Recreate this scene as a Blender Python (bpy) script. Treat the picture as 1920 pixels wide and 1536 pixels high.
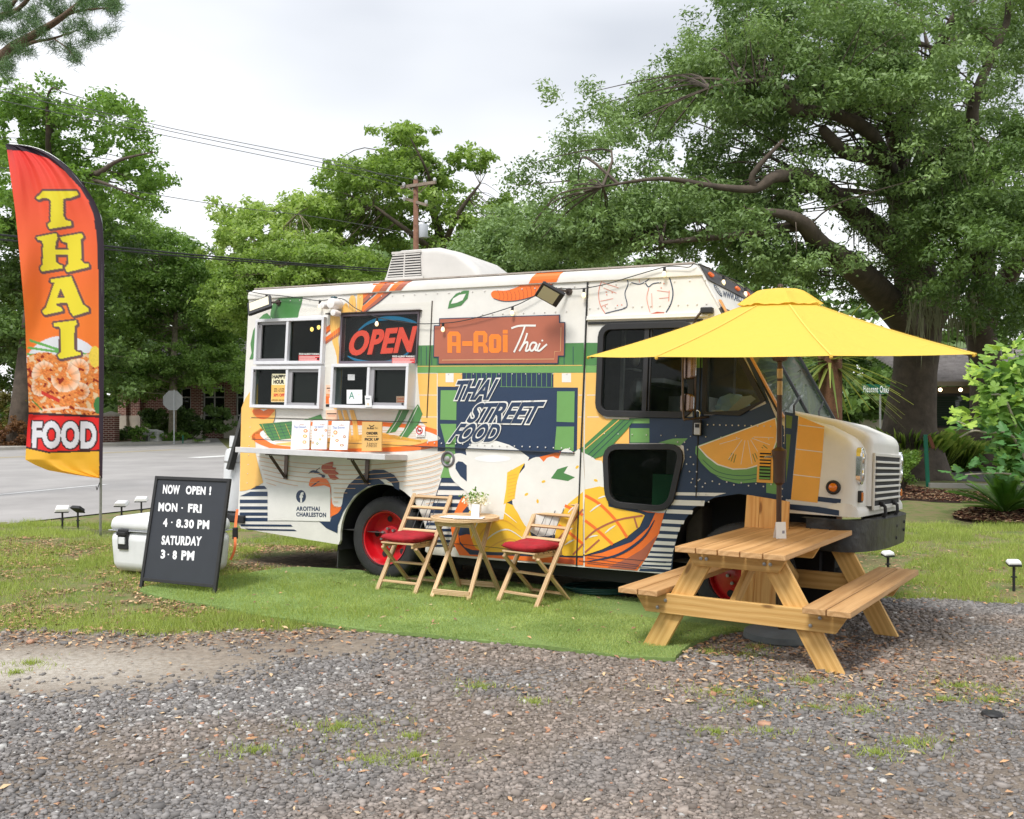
import bpy, bmesh, math, random
import numpy as np
from mathutils import Vector, Matrix, geometry
random.seed(7)
rng = np.random.default_rng(11)
R = math.radians
scene = bpy.context.scene
col = scene.collection
for o in list(bpy.data.objects): bpy.data.objects.remove(o)

# ---------------------------------------------------------------- camera, sky, sun, exposure
F = 1867.0; CAMH = 1.67
cam_data = bpy.data.cameras.new('camera'); cam = bpy.data.objects.new('camera', cam_data); col.objects.link(cam)
cam.location = (0, 0, CAMH); cam.rotation_euler = (R(90), 0, 0)
cam_data.sensor_width = 36; cam_data.lens = 36*F/1920; cam_data.clip_start = .1; cam_data.clip_end = 2000
scene.camera = cam
scene.view_settings.view_transform = 'Standard'; scene.view_settings.look = 'None'
scene.view_settings.gamma = 1; scene.view_settings.use_curve_mapping = False
scene.view_settings.exposure = 1.0
SUN_EL, SUN_AZ = 56, 205          # azimuth of the light's origin, clockwise from +Y
world = bpy.data.worlds.new('World'); scene.world = world; world.use_nodes = True
wt = world.node_tree; wt.nodes.clear()
def WN(t, **k):
    n = wt.nodes.new(t)
    for a, b in k.items(): setattr(n, a, b)
    return n
sky = WN('ShaderNodeTexSky', sky_type='NISHITA', sun_disc=False, sun_elevation=R(SUN_EL), sun_rotation=R(SUN_AZ))
bg1 = WN('ShaderNodeBackground'); bg1.inputs[1].default_value = 0.10
wt.links.new(sky.outputs[0], bg1.inputs[0])
tc = WN('ShaderNodeTexCoord'); mp = WN('ShaderNodeMapping'); mp.inputs['Scale'].default_value = (1.0, 1.0, 2.6)
mp.inputs['Location'].default_value = (0.35, 0.2, 0.15)
nz = WN('ShaderNodeTexNoise'); nz.inputs['Scale'].default_value = 1.55; nz.inputs['Detail'].default_value = 4; nz.inputs['Roughness'].default_value = .42
cr = WN('ShaderNodeValToRGB')
cr.color_ramp.elements[0].position = .38; cr.color_ramp.elements[0].color = (.31, .33, .365, 1)
cr.color_ramp.elements[1].position = .60; cr.color_ramp.elements[1].color = (.56, .57, .59, 1)
sp = WN('ShaderNodeSeparateXYZ'); mr = WN('ShaderNodeMapRange'); mr.inputs[1].default_value = 0.10; mr.inputs[2].default_value = .36
mr.inputs[3].default_value = 1.0; mr.inputs[4].default_value = 0.0
mx = WN('ShaderNodeMix', data_type='RGBA'); mx.inputs[7].default_value = (.66, .665, .67, 1)
bg2 = WN('ShaderNodeBackground'); bg2.inputs[1].default_value = 1.0
wt.links.new(tc.outputs['Generated'], mp.inputs[0]); wt.links.new(mp.outputs[0], nz.inputs[0]); wt.links.new(nz.outputs[0], cr.inputs[0])
wt.links.new(tc.outputs['Generated'], sp.inputs[0]); wt.links.new(sp.outputs[2], mr.inputs[0]); wt.links.new(mr.outputs[0], mx.inputs[0])
# an overcast sky is brighter towards the zenith
zr = WN('ShaderNodeMapRange'); zr.inputs[1].default_value = .35; zr.inputs[2].default_value = 1.0; zr.inputs[3].default_value = 1.0; zr.inputs[4].default_value = 1.75
wt.links.new(sp.outputs[2], zr.inputs[0]); wt.links.new(zr.outputs[0], bg2.inputs[1])
wt.links.new(cr.outputs[0], mx.inputs[6]); wt.links.new(mx.outputs[2], bg2.inputs[0])
ms = WN('ShaderNodeMixShader'); ms.inputs[0].default_value = .93
wo = WN('ShaderNodeOutputWorld')
wt.links.new(bg1.outputs[0], ms.inputs[1]); wt.links.new(bg2.outputs[0], ms.inputs[2]); wt.links.new(ms.outputs[0], wo.inputs[0])
sun_d = bpy.data.lights.new('sun', 'SUN'); sun = bpy.data.objects.new('sun', sun_d); col.objects.link(sun)
sun_d.energy = 1.5; sun_d.angle = R(14); sun_d.color = (1, .965, .91)
az = R(SUN_AZ); sdir = Vector((math.sin(az)*math.cos(R(SUN_EL)), math.cos(az)*math.cos(R(SUN_EL)), math.sin(R(SUN_EL))))
sun.rotation_euler = sdir.to_track_quat('Z', 'Y').to_euler()
scene.render.engine = 'CYCLES'
scene.cycles.max_bounces = 6; scene.cycles.transparent_max_bounces = 12

# ---------------------------------------------------------------- tags and materials
def tag(o, label=None, cat=None, group=None, kind=None):
    if label: o['label'] = label
    if cat: o['category'] = cat
    if group: o['group'] = group
    if kind: o['kind'] = kind
    return o
def empty(name, loc=(0, 0, 0), rz=0):
    o = bpy.data.objects.new(name, None); col.objects.link(o); o.location = loc; o.rotation_euler = (0, 0, rz)
    o.empty_display_size = .1
    return o
def lin(c):
    c = c/255
    return c/12.92 if c <= .04045 else ((c+.055)/1.055)**2.4
def rgb(r, g, b, k=1.0): return (lin(r)*k, lin(g)*k, lin(b)*k)
MATS = {}
def mat(name, color, rough=.6, metal=0, var=.0, vscale=8, bump=0, bscale=60, spec=.5, emit=None, estr=1, coat=0, attr=None, rand=0):
    if name in MATS: return MATS[name]
    m = bpy.data.materials.new(name); m.use_nodes = True; nt = m.node_tree; N = nt.nodes; L = nt.links
    b = N['Principled BSDF']
    b.inputs['Base Color'].default_value = (*color, 1); b.inputs['Roughness'].default_value = rough
    b.inputs['Metallic'].default_value = metal; b.inputs['Specular IOR Level'].default_value = spec
    if coat: b.inputs['Coat Weight'].default_value = coat; b.inputs['Coat Roughness'].default_value = .12
    if emit: b.inputs['Emission Color'].default_value = (*emit, 1); b.inputs['Emission Strength'].default_value = estr
    if var or bump or rand:
        t = N.new('ShaderNodeTexCoord')
    src = None
    if var:
        n = N.new('ShaderNodeTexNoise'); n.inputs['Scale'].default_value = vscale; n.inputs['Detail'].default_value = 6; n.inputs['Roughness'].default_value = .65
        L.new(t.outputs['Object'], n.inputs['Vector'])
        r = N.new('ShaderNodeMapRange'); r.inputs[1].default_value = .3; r.inputs[2].default_value = .7
        r.inputs[3].default_value = 1-var; r.inputs[4].default_value = 1+var*.6
        L.new(n.outputs[0], r.inputs[0]); src = r.outputs[0]
        rr = N.new('ShaderNodeMapRange'); rr.inputs[3].default_value = max(.02, rough-.08); rr.inputs[4].default_value = min(1, rough+.1)
        L.new(n.outputs[0], rr.inputs[0]); L.new(rr.outputs[0], b.inputs['Roughness'])
    if attr:
        a = N.new('ShaderNodeAttribute'); a.attribute_name = attr
        if src:
            q = N.new('ShaderNodeMath'); q.operation = 'MULTIPLY'; L.new(src, q.inputs[0]); L.new(a.outputs['Fac'], q.inputs[1]); src = q.outputs[0]
        else: src = a.outputs['Fac']
    if rand:
        oi = N.new('ShaderNodeObjectInfo'); r2 = N.new('ShaderNodeMapRange'); r2.inputs[3].default_value = 1-rand; r2.inputs[4].default_value = 1+rand
        L.new(oi.outputs['Random'], r2.inputs[0])
        if src:
            q = N.new('ShaderNodeMath'); q.operation = 'MULTIPLY'; L.new(src, q.inputs[0]); L.new(r2.outputs[0], q.inputs[1]); src = q.outputs[0]
        else: src = r2.outputs[0]
    if src:
        v = N.new('ShaderNodeVectorMath'); v.operation = 'SCALE'; v.inputs[0].default_value = color; L.new(src, v.inputs['Scale'])
        L.new(v.outputs[0], b.inputs['Base Color'])
    if bump:
        n2 = N.new('ShaderNodeTexNoise'); n2.inputs['Scale'].default_value = bscale; n2.inputs['Detail'].default_value = 3
        L.new(t.outputs['Object'], n2.inputs['Vector'])
        bp = N.new('ShaderNodeBump'); bp.inputs['Strength'].default_value = bump; bp.inputs['Distance'].default_value = .01 if bscale > 8 else .05
        L.new(n2.outputs[0], bp.inputs['Height']); L.new(bp.outputs[0], b.inputs['Normal'])
    MATS[name] = m
    return m
def wood(name, c1, c2, rings=55, knots=True, rough=.62):
    """solid wood: growth rings round an axis along local X, so ends show rings and faces show grain"""
    if name in MATS: return MATS[name]
    m = bpy.data.materials.new(name); m.use_nodes = True; nt = m.node_tree; N = nt.nodes; L = nt.links
    b = N['Principled BSDF']; b.inputs['Roughness'].default_value = rough; b.inputs['Specular IOR Level'].default_value = .3
    t = N.new('ShaderNodeTexCoord'); oi = N.new('ShaderNodeObjectInfo')
    cx = N.new('ShaderNodeCombineXYZ')
    for i, k in enumerate((7.0, .05, .035)):
        mm = N.new('ShaderNodeMath'); mm.operation = 'MULTIPLY_ADD'; mm.inputs[1].default_value = k*2; mm.inputs[2].default_value = (-k, -k+.012, .03)[i]
        L.new(oi.outputs['Random'], mm.inputs[0]); L.new(mm.outputs[0], cx.inputs[i])
    ad = N.new('ShaderNodeVectorMath'); ad.operation = 'ADD'; L.new(t.outputs['Object'], ad.inputs[0]); L.new(cx.outputs[0], ad.inputs[1])
    mpn = N.new('ShaderNodeMapping'); mpn.inputs['Scale'].default_value = (1.1, 6, 6); L.new(ad.outputs[0], mpn.inputs[0])
    n1 = N.new('ShaderNodeTexNoise'); n1.inputs['Scale'].default_value = 1.3; n1.inputs['Detail'].default_value = 3; L.new(mpn.outputs[0], n1.inputs[0])
    s = N.new('ShaderNodeSeparateXYZ'); L.new(ad.outputs[0], s.inputs[0])
    c2d = N.new('ShaderNodeCombineXYZ'); L.new(s.outputs[1], c2d.inputs[1]); L.new(s.outputs[2], c2d.inputs[2])
    ln = N.new('ShaderNodeVectorMath'); ln.operation = 'LENGTH'; L.new(c2d.outputs[0], ln.inputs[0])
    a1 = N.new('ShaderNodeMath'); a1.operation = 'MULTIPLY_ADD'; a1.inputs[1].default_value = .055; L.new(n1.outputs[0], a1.inputs[0]); L.new(ln.outputs['Value'], a1.inputs[2])
    a2 = N.new('ShaderNodeMath'); a2.operation = 'MULTIPLY'; a2.inputs[1].default_value = rings*6.28; L.new(a1.outputs[0], a2.inputs[0])
    a3 = N.new('ShaderNodeMath'); a3.operation = 'SINE'; L.new(a2.outputs[0], a3.inputs[0])
    mpf = N.new('ShaderNodeMapping'); mpf.inputs['Scale'].default_value = (3, 160, 160); L.new(ad.outputs[0], mpf.inputs[0])
    n2 = N.new('ShaderNodeTexNoise'); n2.inputs['Scale'].default_value = 1; n2.inputs['Detail'].default_value = 2; L.new(mpf.outputs[0], n2.inputs[0])
    a4 = N.new('ShaderNodeMath'); a4.operation = 'MULTIPLY_ADD'; a4.inputs[1].default_value = .28; L.new(a3.outputs[0], a4.inputs[0]); L.new(n2.outputs[0], a4.inputs[2])
    r = N.new('ShaderNodeValToRGB'); r.color_ramp.elements[0].position = .05; r.color_ramp.elements[0].color = (*c1, 1)
    r.color_ramp.elements[1].position = .95; r.color_ramp.elements[1].color = (*c2, 1); L.new(a4.outputs[0], r.inputs[0])
    out = r.outputs[0]
    if knots:
        mk = N.new('ShaderNodeMapping'); mk.inputs['Scale'].default_value = (2.2, 7, 7); L.new(ad.outputs[0], mk.inputs[0])
        vo = N.new('ShaderNodeTexVoronoi'); vo.inputs['Scale'].default_value = 1; L.new(mk.outputs[0], vo.inputs[0])
        kr = N.new('ShaderNodeMapRange'); kr.inputs[1].default_value = .07; kr.inputs[2].default_value = .13; kr.inputs[3].default_value = .75; kr.inputs[4].default_value = 0
        L.new(vo.outputs[0], kr.inputs[0])
        mxk = N.new('ShaderNodeMix'); mxk.data_type = 'RGBA'; mxk.inputs[7].default_value = (c1[0]*.28, c1[1]*.2, c1[2]*.18, 1)
        L.new(kr.outputs[0], mxk.inputs[0]); L.new(out, mxk.inputs[6]); out = mxk.outputs[2]
    r2 = N.new('ShaderNodeMapRange'); r2.inputs[3].default_value = .86; r2.inputs[4].default_value = 1.12; L.new(oi.outputs['Random'], r2.inputs[0])
    v = N.new('ShaderNodeVectorMath'); v.operation = 'SCALE'; L.new(out, v.inputs[0]); L.new(r2.outputs[0], v.inputs['Scale']); L.new(v.outputs[0], b.inputs['Base Color'])
    bp = N.new('ShaderNodeBump'); bp.inputs['Strength'].default_value = .25; bp.inputs['Distance'].default_value = .003; L.new(a4.outputs[0], bp.inputs['Height']); L.new(bp.outputs[0], b.inputs['Normal'])
    MATS[name] = m
    return m
def leafmat(name, dark, light, trans=.35, gloss=.45):
    """leaf: diffuse + light passing through; per-leaf tint attribute picks the leaf's own green"""
    if name in MATS: return MATS[name]
    m = bpy.data.materials.new(name); m.use_nodes = True; nt = m.node_tree; N = nt.nodes; L = nt.links
    b = N['Principled BSDF']; b.inputs['Roughness'].default_value = gloss; b.inputs['Specular IOR Level'].default_value = .35
    a = N.new('ShaderNodeAttribute'); a.attribute_name = 'tint'
    r = N.new('ShaderNodeValToRGB'); r.color_ramp.elements[0].color = (*dark, 1); r.color_ramp.elements[1].color = (*light, 1)
    L.new(a.outputs['Fac'], r.inputs[0]); L.new(r.outputs[0], b.inputs['Base Color'])
    tr = N.new('ShaderNodeBsdfTranslucent')
    v = N.new('ShaderNodeVectorMath'); v.operation = 'MULTIPLY'; v.inputs[1].default_value = (1.3, 1.35, .85); L.new(r.outputs[0], v.inputs[0]); L.new(v.outputs[0], tr.inputs[0])
    x = N.new('ShaderNodeMixShader'); x.inputs[0].default_value = trans
    L.new(b.outputs[0], x.inputs[1]); L.new(tr.outputs[0], x.inputs[2]); L.new(x.outputs[0], N['Material Output'].inputs[0])
    MATS[name] = m
    return m
def glassmat(name, tint=(.02, .025, .025), alpha=.5, rough=.03):
    """thin window glass: reflects the surroundings, lets part of what is behind through"""
    if name in MATS: return MATS[name]
    m = bpy.data.materials.new(name); m.use_nodes = True; nt = m.node_tree; N = nt.nodes; L = nt.links
    b = N['Principled BSDF']; b.inputs['Base Color'].default_value = (*tint, 1); b.inputs['Roughness'].default_value = rough
    b.inputs['IOR'].default_value = 1.5; b.inputs['Specular IOR Level'].default_value = .55
    tr = N.new('ShaderNodeBsdfTransparent'); tr.inputs[0].default_value = (.8, .86, .84, 1)
    x = N.new('ShaderNodeMixShader'); x.inputs[0].default_value = alpha
    L.new(b.outputs[0], x.inputs[1]); L.new(tr.outputs[0], x.inputs[2]); L.new(x.outputs[0], N['Material Output'].inputs[0])
    MATS[name] = m
    return m

# ---------------------------------------------------------------- mesh helpers
class MB:
    def __init__(s): s.v = []; s.f = []; s.m = []; s.mi = 0
    def add(s, vs, fs, mi=None):
        o = len(s.v); s.v += [tuple(v) for v in vs]
        for f in fs: s.f.append(tuple(i+o for i in f)); s.m.append(s.mi if mi is None else mi)
        return s
    def box(s, c, d, M=None, mi=None, taper=1):
        x, y, z = (k/2 for k in d); vs = []
        for dz in (-1, 1):
            t = taper if dz > 0 else 1
            for dx, dy in ((-1, -1), (1, -1), (1, 1), (-1, 1)): vs.append(Vector((dx*x*t, dy*y*t, dz*z)))
        if M is not None: vs = [M @ v for v in vs]
        vs = [v+Vector(c) for v in vs]
        return s.add(vs, [(3, 2, 1, 0), (4, 5, 6, 7), (0, 1, 5, 4), (1, 2, 6, 5), (2, 3, 7, 6), (3, 0, 4, 7)], mi)
    def box2(s, a, b, mi=None):
        return s.box([(p+q)/2 for p, q in zip(a, b)], [abs(q-p) for p, q in zip(a, b)], mi=mi)
    def beam(s, p0, p1, w, h, up=(0, 0, 1), mi=None):
        p0, p1, up = Vector(p0), Vector(p1), Vector(up); x = (p1-p0); l = x.length; x = x/l
        y = up.cross(x).normalized(); z = x.cross(y)
        M = Matrix((x, y, z)).transposed()
        return s.box((p0+p1)/2, (l, w, h), M, mi)
    def tube(s, pts, r, n=8, cap=True, mi=None):
        pts = [Vector(p) for p in pts]; k = len(pts); rs = r if isinstance(r, (list, tuple)) else [r]*k
        vs = []; up = None
        for i, p in enumerate(pts):
            t = (pts[min(i+1, k-1)]-pts[max(i-1, 0)]).normalized()
            if up is None: up = t.orthogonal().normalized()
            up = (up-t*up.dot(t)); up = up.normalized() if up.length > 1e-6 else t.orthogonal().normalized()
            w = t.cross(up)
            for j in range(n):
                a = 2*math.pi*j/n; vs.append(p+(up*math.cos(a)+w*math.sin(a))*rs[i])
        fs = [(i*n+j, i*n+(j+1) % n, (i+1)*n+(j+1) % n, (i+1)*n+j) for i in range(k-1) for j in range(n)]
        if cap: fs += [tuple(range(n-1, -1, -1)), tuple((k-1)*n+j for j in range(n))]
        return s.add(vs, fs, mi)
    def lathe(s, prof, c=(0, 0, 0), axis='Z', n=24, mi=None, sx=1, sy=1, cap=True):
        vs = []
        for r, h in prof:
            for j in range(n):
                a = 2*math.pi*j/n; x, y = r*math.cos(a)*sx, r*math.sin(a)*sy
                p = (x, y, h) if axis == 'Z' else ((x, h, y) if axis == 'Y' else (h, x, y))
                vs.append(Vector(p)+Vector(c))
        k = len(prof)
        fs = [(i*n+j, i*n+(j+1) % n, (i+1)*n+(j+1) % n, (i+1)*n+j) for i in range(k-1) for j in range(n)]
        if cap and prof[0][0] > 1e-5: fs.append(tuple(range(n-1, -1, -1)))
        if cap and prof[-1][0] > 1e-5: fs.append(tuple((k-1)*n+j for j in range(n)))
        return s.add(vs, fs, mi)
    def sphere(s, c, r, n=10, m=6, mi=None, sq=(1, 1, 1)):
        vs = []; fs = []
        for i in range(m+1):
            th = math.pi*i/m
            for j in range(n):
                a = 2*math.pi*j/n
                vs.append((c[0]+r*sq[0]*math.sin(th)*math.cos(a), c[1]+r*sq[1]*math.sin(th)*math.sin(a), c[2]+r*sq[2]*math.cos(th)))
        for i in range(m):
            for j in range(n): fs.append((i*n+j, (i+1)*n+j, (i+1)*n+(j+1) % n, i*n+(j+1) % n))
        return s.add(vs, fs, mi)
    def prism(s, poly, fn, d0, d1, mi=None):
        """poly: 2D points; fn(a,b,d)->3D; solid between d0 and d1"""
        n = len(poly); vs = [fn(a, b, d0) for a, b in poly]+[fn(a, b, d1) for a, b in poly]
        fs = [tuple(range(n)), tuple(range(2*n-1, n-1, -1))]+[(i, (i+1) % n, (i+1) % n+n, i+n) for i in range(n)]
        return s.add(vs, fs, mi)
    def flat(s, pts3, mi=None): return s.add(pts3, [tuple(range(len(pts3)))], mi)
    def strip(s, A, B, mi=None):
        n = len(A)
        return s.add(list(A)+list(B), [(i, i+1, n+i+1, n+i) for i in range(n-1)], mi)
    def build(s, name, mats, parent=None, smooth=False, bevel=0, seg=2, fix=True, M=None, auto=None):
        me = bpy.data.meshes.new(name); me.from_pydata(s.v, [], s.f); me.validate()
        if not isinstance(mats, (list, tuple)): mats = [mats]
        for m in mats: me.materials.append(m)
        if len(mats) > 1 and len(me.polygons) == len(s.m): me.polygons.foreach_set('material_index', s.m)
        if fix:
            bm = bmesh.new(); bm.from_mesh(me); bmesh.ops.recalc_face_normals(bm, faces=bm.faces); bm.to_mesh(me); bm.free()
        o = bpy.data.objects.new(name, me); col.objects.link(o)
        if M is not None: o.matrix_local = M
        if parent: o.parent = parent
        if smooth or auto:
            me.polygons.foreach_set('use_smooth', [True]*len(me.polygons))
            if auto:
                me.set_sharp_from_angle(angle=R(auto))
        if bevel:
            b = o.modifiers.new('bevel', 'BEVEL'); b.width = bevel; b.segments = seg; b.limit_method = 'ANGLE'; b.angle_limit = R(40)
        return o
def plank(name, p0, p1, w, h, up, m, parent, bevel=.004, cut0=0, cut1=0):
    """a board as its own object with local X along it; cut0/cut1 slant its ends (metres, in the height direction)"""
    p0, p1, up = Vector(p0), Vector(p1), Vector(up); x = p1-p0; l = x.length; x = x/l
    y = up.cross(x).normalized(); z = x.cross(y)
    mb = MB(); a, b_, c = l/2, w/2, h/2
    vs = [(-a+cut0, -b_, -c), (a-cut1, -b_, -c), (a-cut1, b_, -c), (-a+cut0, b_, -c), (-a, -b_, c), (a, -b_, c), (a, b_, c), (-a, b_, c)]
    mb.add(vs, [(3, 2, 1, 0), (4, 5, 6, 7), (0, 1, 5, 4), (1, 2, 6, 5), (2, 3, 7, 6), (3, 0, 4, 7)])
    M = Matrix((x, y, z)).transposed().to_4x4(); M.translation = (p0+p1)/2
    o = mb.build(name, m, None, bevel=bevel); o.matrix_local = M
    if parent: o.parent = parent
    return o
def npmesh(name, verts, faces, m, parent=None, tint=None, smooth=False, colors=None):
    verts = np.asarray(verts, dtype=np.float32).reshape(-1, 3); faces = np.asarray(faces, dtype=np.int32)
    k = faces.shape[1]; me = bpy.data.meshes.new(name)
    me.vertices.add(len(verts)); me.vertices.foreach_set('co', verts.ravel())
    me.loops.add(faces.size); me.loops.foreach_set('vertex_index', faces.ravel())
    me.polygons.add(len(faces)); me.polygons.foreach_set('loop_start', np.arange(0, faces.size, k, dtype=np.int32))
    me.polygons.foreach_set('loop_total', np.full(len(faces), k, dtype=np.int32))
    me.update(calc_edges=True)
    if tint is not None:
        a = me.attributes.new('tint', 'FLOAT', 'POINT'); a.data.foreach_set('value', np.asarray(tint, dtype=np.float32))
    if colors is not None:
        a = me.attributes.new('print', 'FLOAT_COLOR', 'POINT'); a.data.foreach_set('color', np.asarray(colors, dtype=np.float32).ravel())
    if smooth: me.polygons.foreach_set('use_smooth', np.ones(len(faces), dtype=bool))
    me.materials.append(m)
    o = bpy.data.objects.new(name, me); col.objects.link(o)
    if parent: o.parent = parent
    return o
def catmull(pts, k=5, closed=False):
    P = [Vector((*p, 0)) if len(p) == 2 else Vector(p) for p in pts]; n = len(P); out = []
    rg = range(n) if closed else range(n-1)
    for i in rg:
        if closed: a, b, c, d = P[(i-1) % n], P[i], P[(i+1) % n], P[(i+2) % n]
        else: a, b, c, d = P[max(i-1, 0)], P[i], P[i+1], P[min(i+2, n-1)]
        for j in range(k):
            t = j/k
            out.append(.5*((2*b)+(c-a)*t+(2*a-5*b+4*c-d)*t*t+(-a+3*b-3*c+d)*t*t*t))
    if not closed: out.append(P[-1])
    return [tuple(v[:2]) if len(pts[0]) == 2 else tuple(v) for v in out]
def copy_tree(o, parent=None):
    c = o.copy(); col.objects.link(c)
    if parent: c.parent = parent
    for ch in o.children: copy_tree(ch, c)
    return c

# the photograph's rays: used to find where traced outlines lie on real planes of the scene
def ray(u, v): return Vector(((u-960)/F, 1, (768-v)/F))
CAM = Vector((0, 0, CAMH))
def G(u, v, z=0.0):
    r = ray(u, v); t = (z-CAMH)/r.z; p = CAM+r*t
    return Vector((p.x, p.y, z))
def AT(u, v, d): return CAM+ray(u, v)*d
class Plane:
    """plane with local axes; px() takes a traced point to its local (a, b); w() gives world or parent coordinates"""
    def __init__(s, o, ex, ey):
        s.o = Vector(o); s.ex = Vector(ex).normalized(); s.n = s.ex.cross(Vector(ey)).normalized(); s.ey = s.n.cross(s.ex)
    def px(s, u, v):
        r = ray(u, v); t = (s.o-CAM).dot(s.n)/r.dot(s.n); p = CAM+r*t-s.o
        return (p.dot(s.ex), p.dot(s.ey))
    def w(s, a, b, d=0): return s.o+s.ex*a+s.ey*b+s.n*d
_tc = {}
def textmesh(txt, offset=0, shear=0, space=1):
    key = (txt, offset, shear, space)
    if key in _tc: return _tc[key]
    cu = bpy.data.curves.new('lettering', 'FONT'); cu.body = txt; cu.size = 1; cu.offset = offset; cu.shear = shear; cu.space_character = space
    cu.resolution_u = 4; cu.fill_mode = 'FRONT'
    o = bpy.data.objects.new('lettering', cu); col.objects.link(o)
    bpy.context.view_layer.update()
    me = bpy.data.meshes.new_from_object(o.evaluated_get(bpy.context.evaluated_depsgraph_get()))
    vs = [(v.co.x, v.co.y) for v in me.vertices]; fs = [tuple(p.vertices) for p in me.polygons]
    bpy.data.objects.remove(o); bpy.data.curves.remove(cu); bpy.data.meshes.remove(me)
    _tc[key] = (vs, fs)
    return vs, fs
def fit_text(mb, txt, quad, place, d, mi=0, offset=0, base=0, shear=0, space=1):
    """fit the text's box into quad (bl, br, tr, tl in plane coordinates)"""
    bv, _ = textmesh(txt, base, shear, space); xs = [v[0] for v in bv]; ys = [v[1] for v in bv]
    x0, x1, y0, y1 = min(xs), max(xs), min(ys), max(ys)
    vs, fs = textmesh(txt, offset, shear, space); bl, br, tr, tl = [Vector(q) for q in quad]
    out = []
    for x, y in vs:
        s, t = (x-x0)/(x1-x0), (y-y0)/(y1-y0)
        p = bl*(1-s)*(1-t)+br*s*(1-t)+tr*s*t+tl*(1-s)*t
        out.append(place(p.x, p.y, d))
    mb.add(out, fs, mi)
def ribbon(pts, w):
    """2D polyline to two edges; w constant or list"""
    P = [Vector(p) for p in pts]; n = len(P); ws = w if isinstance(w, (list, tuple)) else [w]*n; A = []; B = []
    for i in range(n):
        t = (P[min(i+1, n-1)]-P[max(i-1, 0)]).normalized(); q = Vector((-t.y, t.x))*ws[i]/2
        A.append(tuple(P[i]+q)); B.append(tuple(P[i]-q))
    return A, B
# ---------------------------------------------------------------- the ground and what lies on it
TX = Vector((0.86592354, -0.49990082, -0.01660088)); TY = Vector((0.49841778, 0.86518434, -0.05509793)); TZ = TX.cross(TY)
TO = Vector((-1.27736677, 9.77394984, 0.0))-TY*.03
def smooth(t):
    t = np.clip(t, 0, 1); return t*t*(3-2*t)
D_ROAD = np.array([.47, .883]); N_ROAD = np.array([-.883, .47]); P_ROAD = np.array([-7.9, 15.4])
BENDY = [19.8, 44, 110, 300]; BENDX = [-5.5, -12.5, -34, -95]
def road_off(x, y):
    o = (x-P_ROAD[0])*N_ROAD[0]+(y-P_ROAD[1])*N_ROAD[1]
    return np.where(y > 19.8, np.minimum(o, np.interp(y, BENDY, BENDX)-x), o)
def gh(x, y):
    x = np.asarray(x, dtype=float); y = np.asarray(y, dtype=float)
    dx, dy = x-TO.x, y-TO.y; Xt = dx*TX.x+dy*TX.y; Yt = dx*TY.x+dy*TY.y
    z = -.12*smooth((Yt-.15)/2.2)
    z = np.minimum(z, -.065*smooth((Xt-1.5)/2.)*smooth((Yt+.7)/.7))
    ro = road_off(x, y); z = np.where(ro > .25, np.minimum(z, -.13), np.where(ro > -.6, np.minimum(z, -.096), z))
    return z
def vnoise(x, y, s, seed=0):
    x = np.asarray(x)/s; y = np.asarray(y)/s; xi = np.floor(x).astype(int); yi = np.floor(y).astype(int); fx = x-xi; fy = y-yi
    fx = fx*fx*(3-2*fx); fy = fy*fy*(3-2*fy)
    def h(a, b):
        q = (a*374761393+b*668265263+seed*1442695041) & 0x7fffffff
        q = (q ^ (q >> 13))*1274126177 & 0x7fffffff
        return ((q ^ (q >> 16)) & 0xffff)/65535.
    return (h(xi, yi)*(1-fx)+h(xi+1, yi)*fx)*(1-fy)+(h(xi, yi+1)*(1-fx)+h(xi+1, yi+1)*fx)*fy
def fbm(x, y, s, seed=0): return .5*vnoise(x, y, s, seed)+.3*vnoise(x, y, s/2.1, seed+1)+.2*vnoise(x, y, s/4.3, seed+2)
BX = [-9, -5, -3.75, -2.74, -1.82, -1.2, 0.6, 1.3, 1.9, 2.4, 3.6, 4.7, 12]
BY = [7.8, 7.5, 7.3, 7.2, 7.35, 7.6, 7.9, 8.0, 8.3, 9.0, 9.3, 9.05, 9.0]
def zones(x, y):
    """lawn, gravel, sand weights"""
    yb = np.interp(x, BX, BY)+(fbm(x, y, .5, 5)-.5)*.35
    lawn = smooth((y-yb)/.25)
    dx, dy = x-TO.x, y-TO.y; Xt = dx*TX.x+dy*TX.y; Yt = dx*TY.x+dy*TY.y
    under = smooth((Xt+2.3)/.4)*smooth((4.3-Xt)/.4)*smooth((Yt+.1)/.4)*smooth((2.5-Yt)/.5)
    dirt_strip = smooth((y-yb+.75+1.0*fbm(x, y, 1.3, 71))/.5)*(1-lawn)*smooth((.3-x)/1.5)
    g = (1-lawn)*(1-.85*dirt_strip)
    sx, sy = (x+3.2)/1.5, (y-6.4)/.6
    sand = np.exp(-(sx*sx+sy*sy)*1.1)*(1-lawn)
    sand = np.maximum(sand, .45*dirt_strip*fbm(x, y, .6, 33))
    g = g*(1-.92*smooth(sand*2))*(1-.55*smooth((fbm(x, y, 1.5, 55)-.52)/.14))
    return lawn*(1-under), g*(1-under), sand
def spaced(a, b, s): return list(np.arange(a, b, s))
xs = [-400, -200, -110, -70, -45, -32, -24, -18, -13]+spaced(-10, -5, .25)+spaced(-5, 5.2, .06)+spaced(5.3, 10, .3)+[11, 14, 18, 24, 34, 50, 80, 150, 400]
ys = [-60, -20, -6, 0, 2]+spaced(3, 14, .06)+spaced(14.1, 26, .3)+[28, 32, 36, 42, 50, 60, 75, 100, 150, 260, 700]
gx, gy = np.meshgrid(xs, ys); gz = gh(gx, gy)
gz = gz+np.where((gx > -6) & (gx < 6) & (gy > 3) & (gy < 14), (fbm(gx, gy, .35, 3)-.5)*.022, 0)
nx, ny = len(xs), len(ys); idx = np.arange(nx*ny).reshape(ny, nx)
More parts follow.
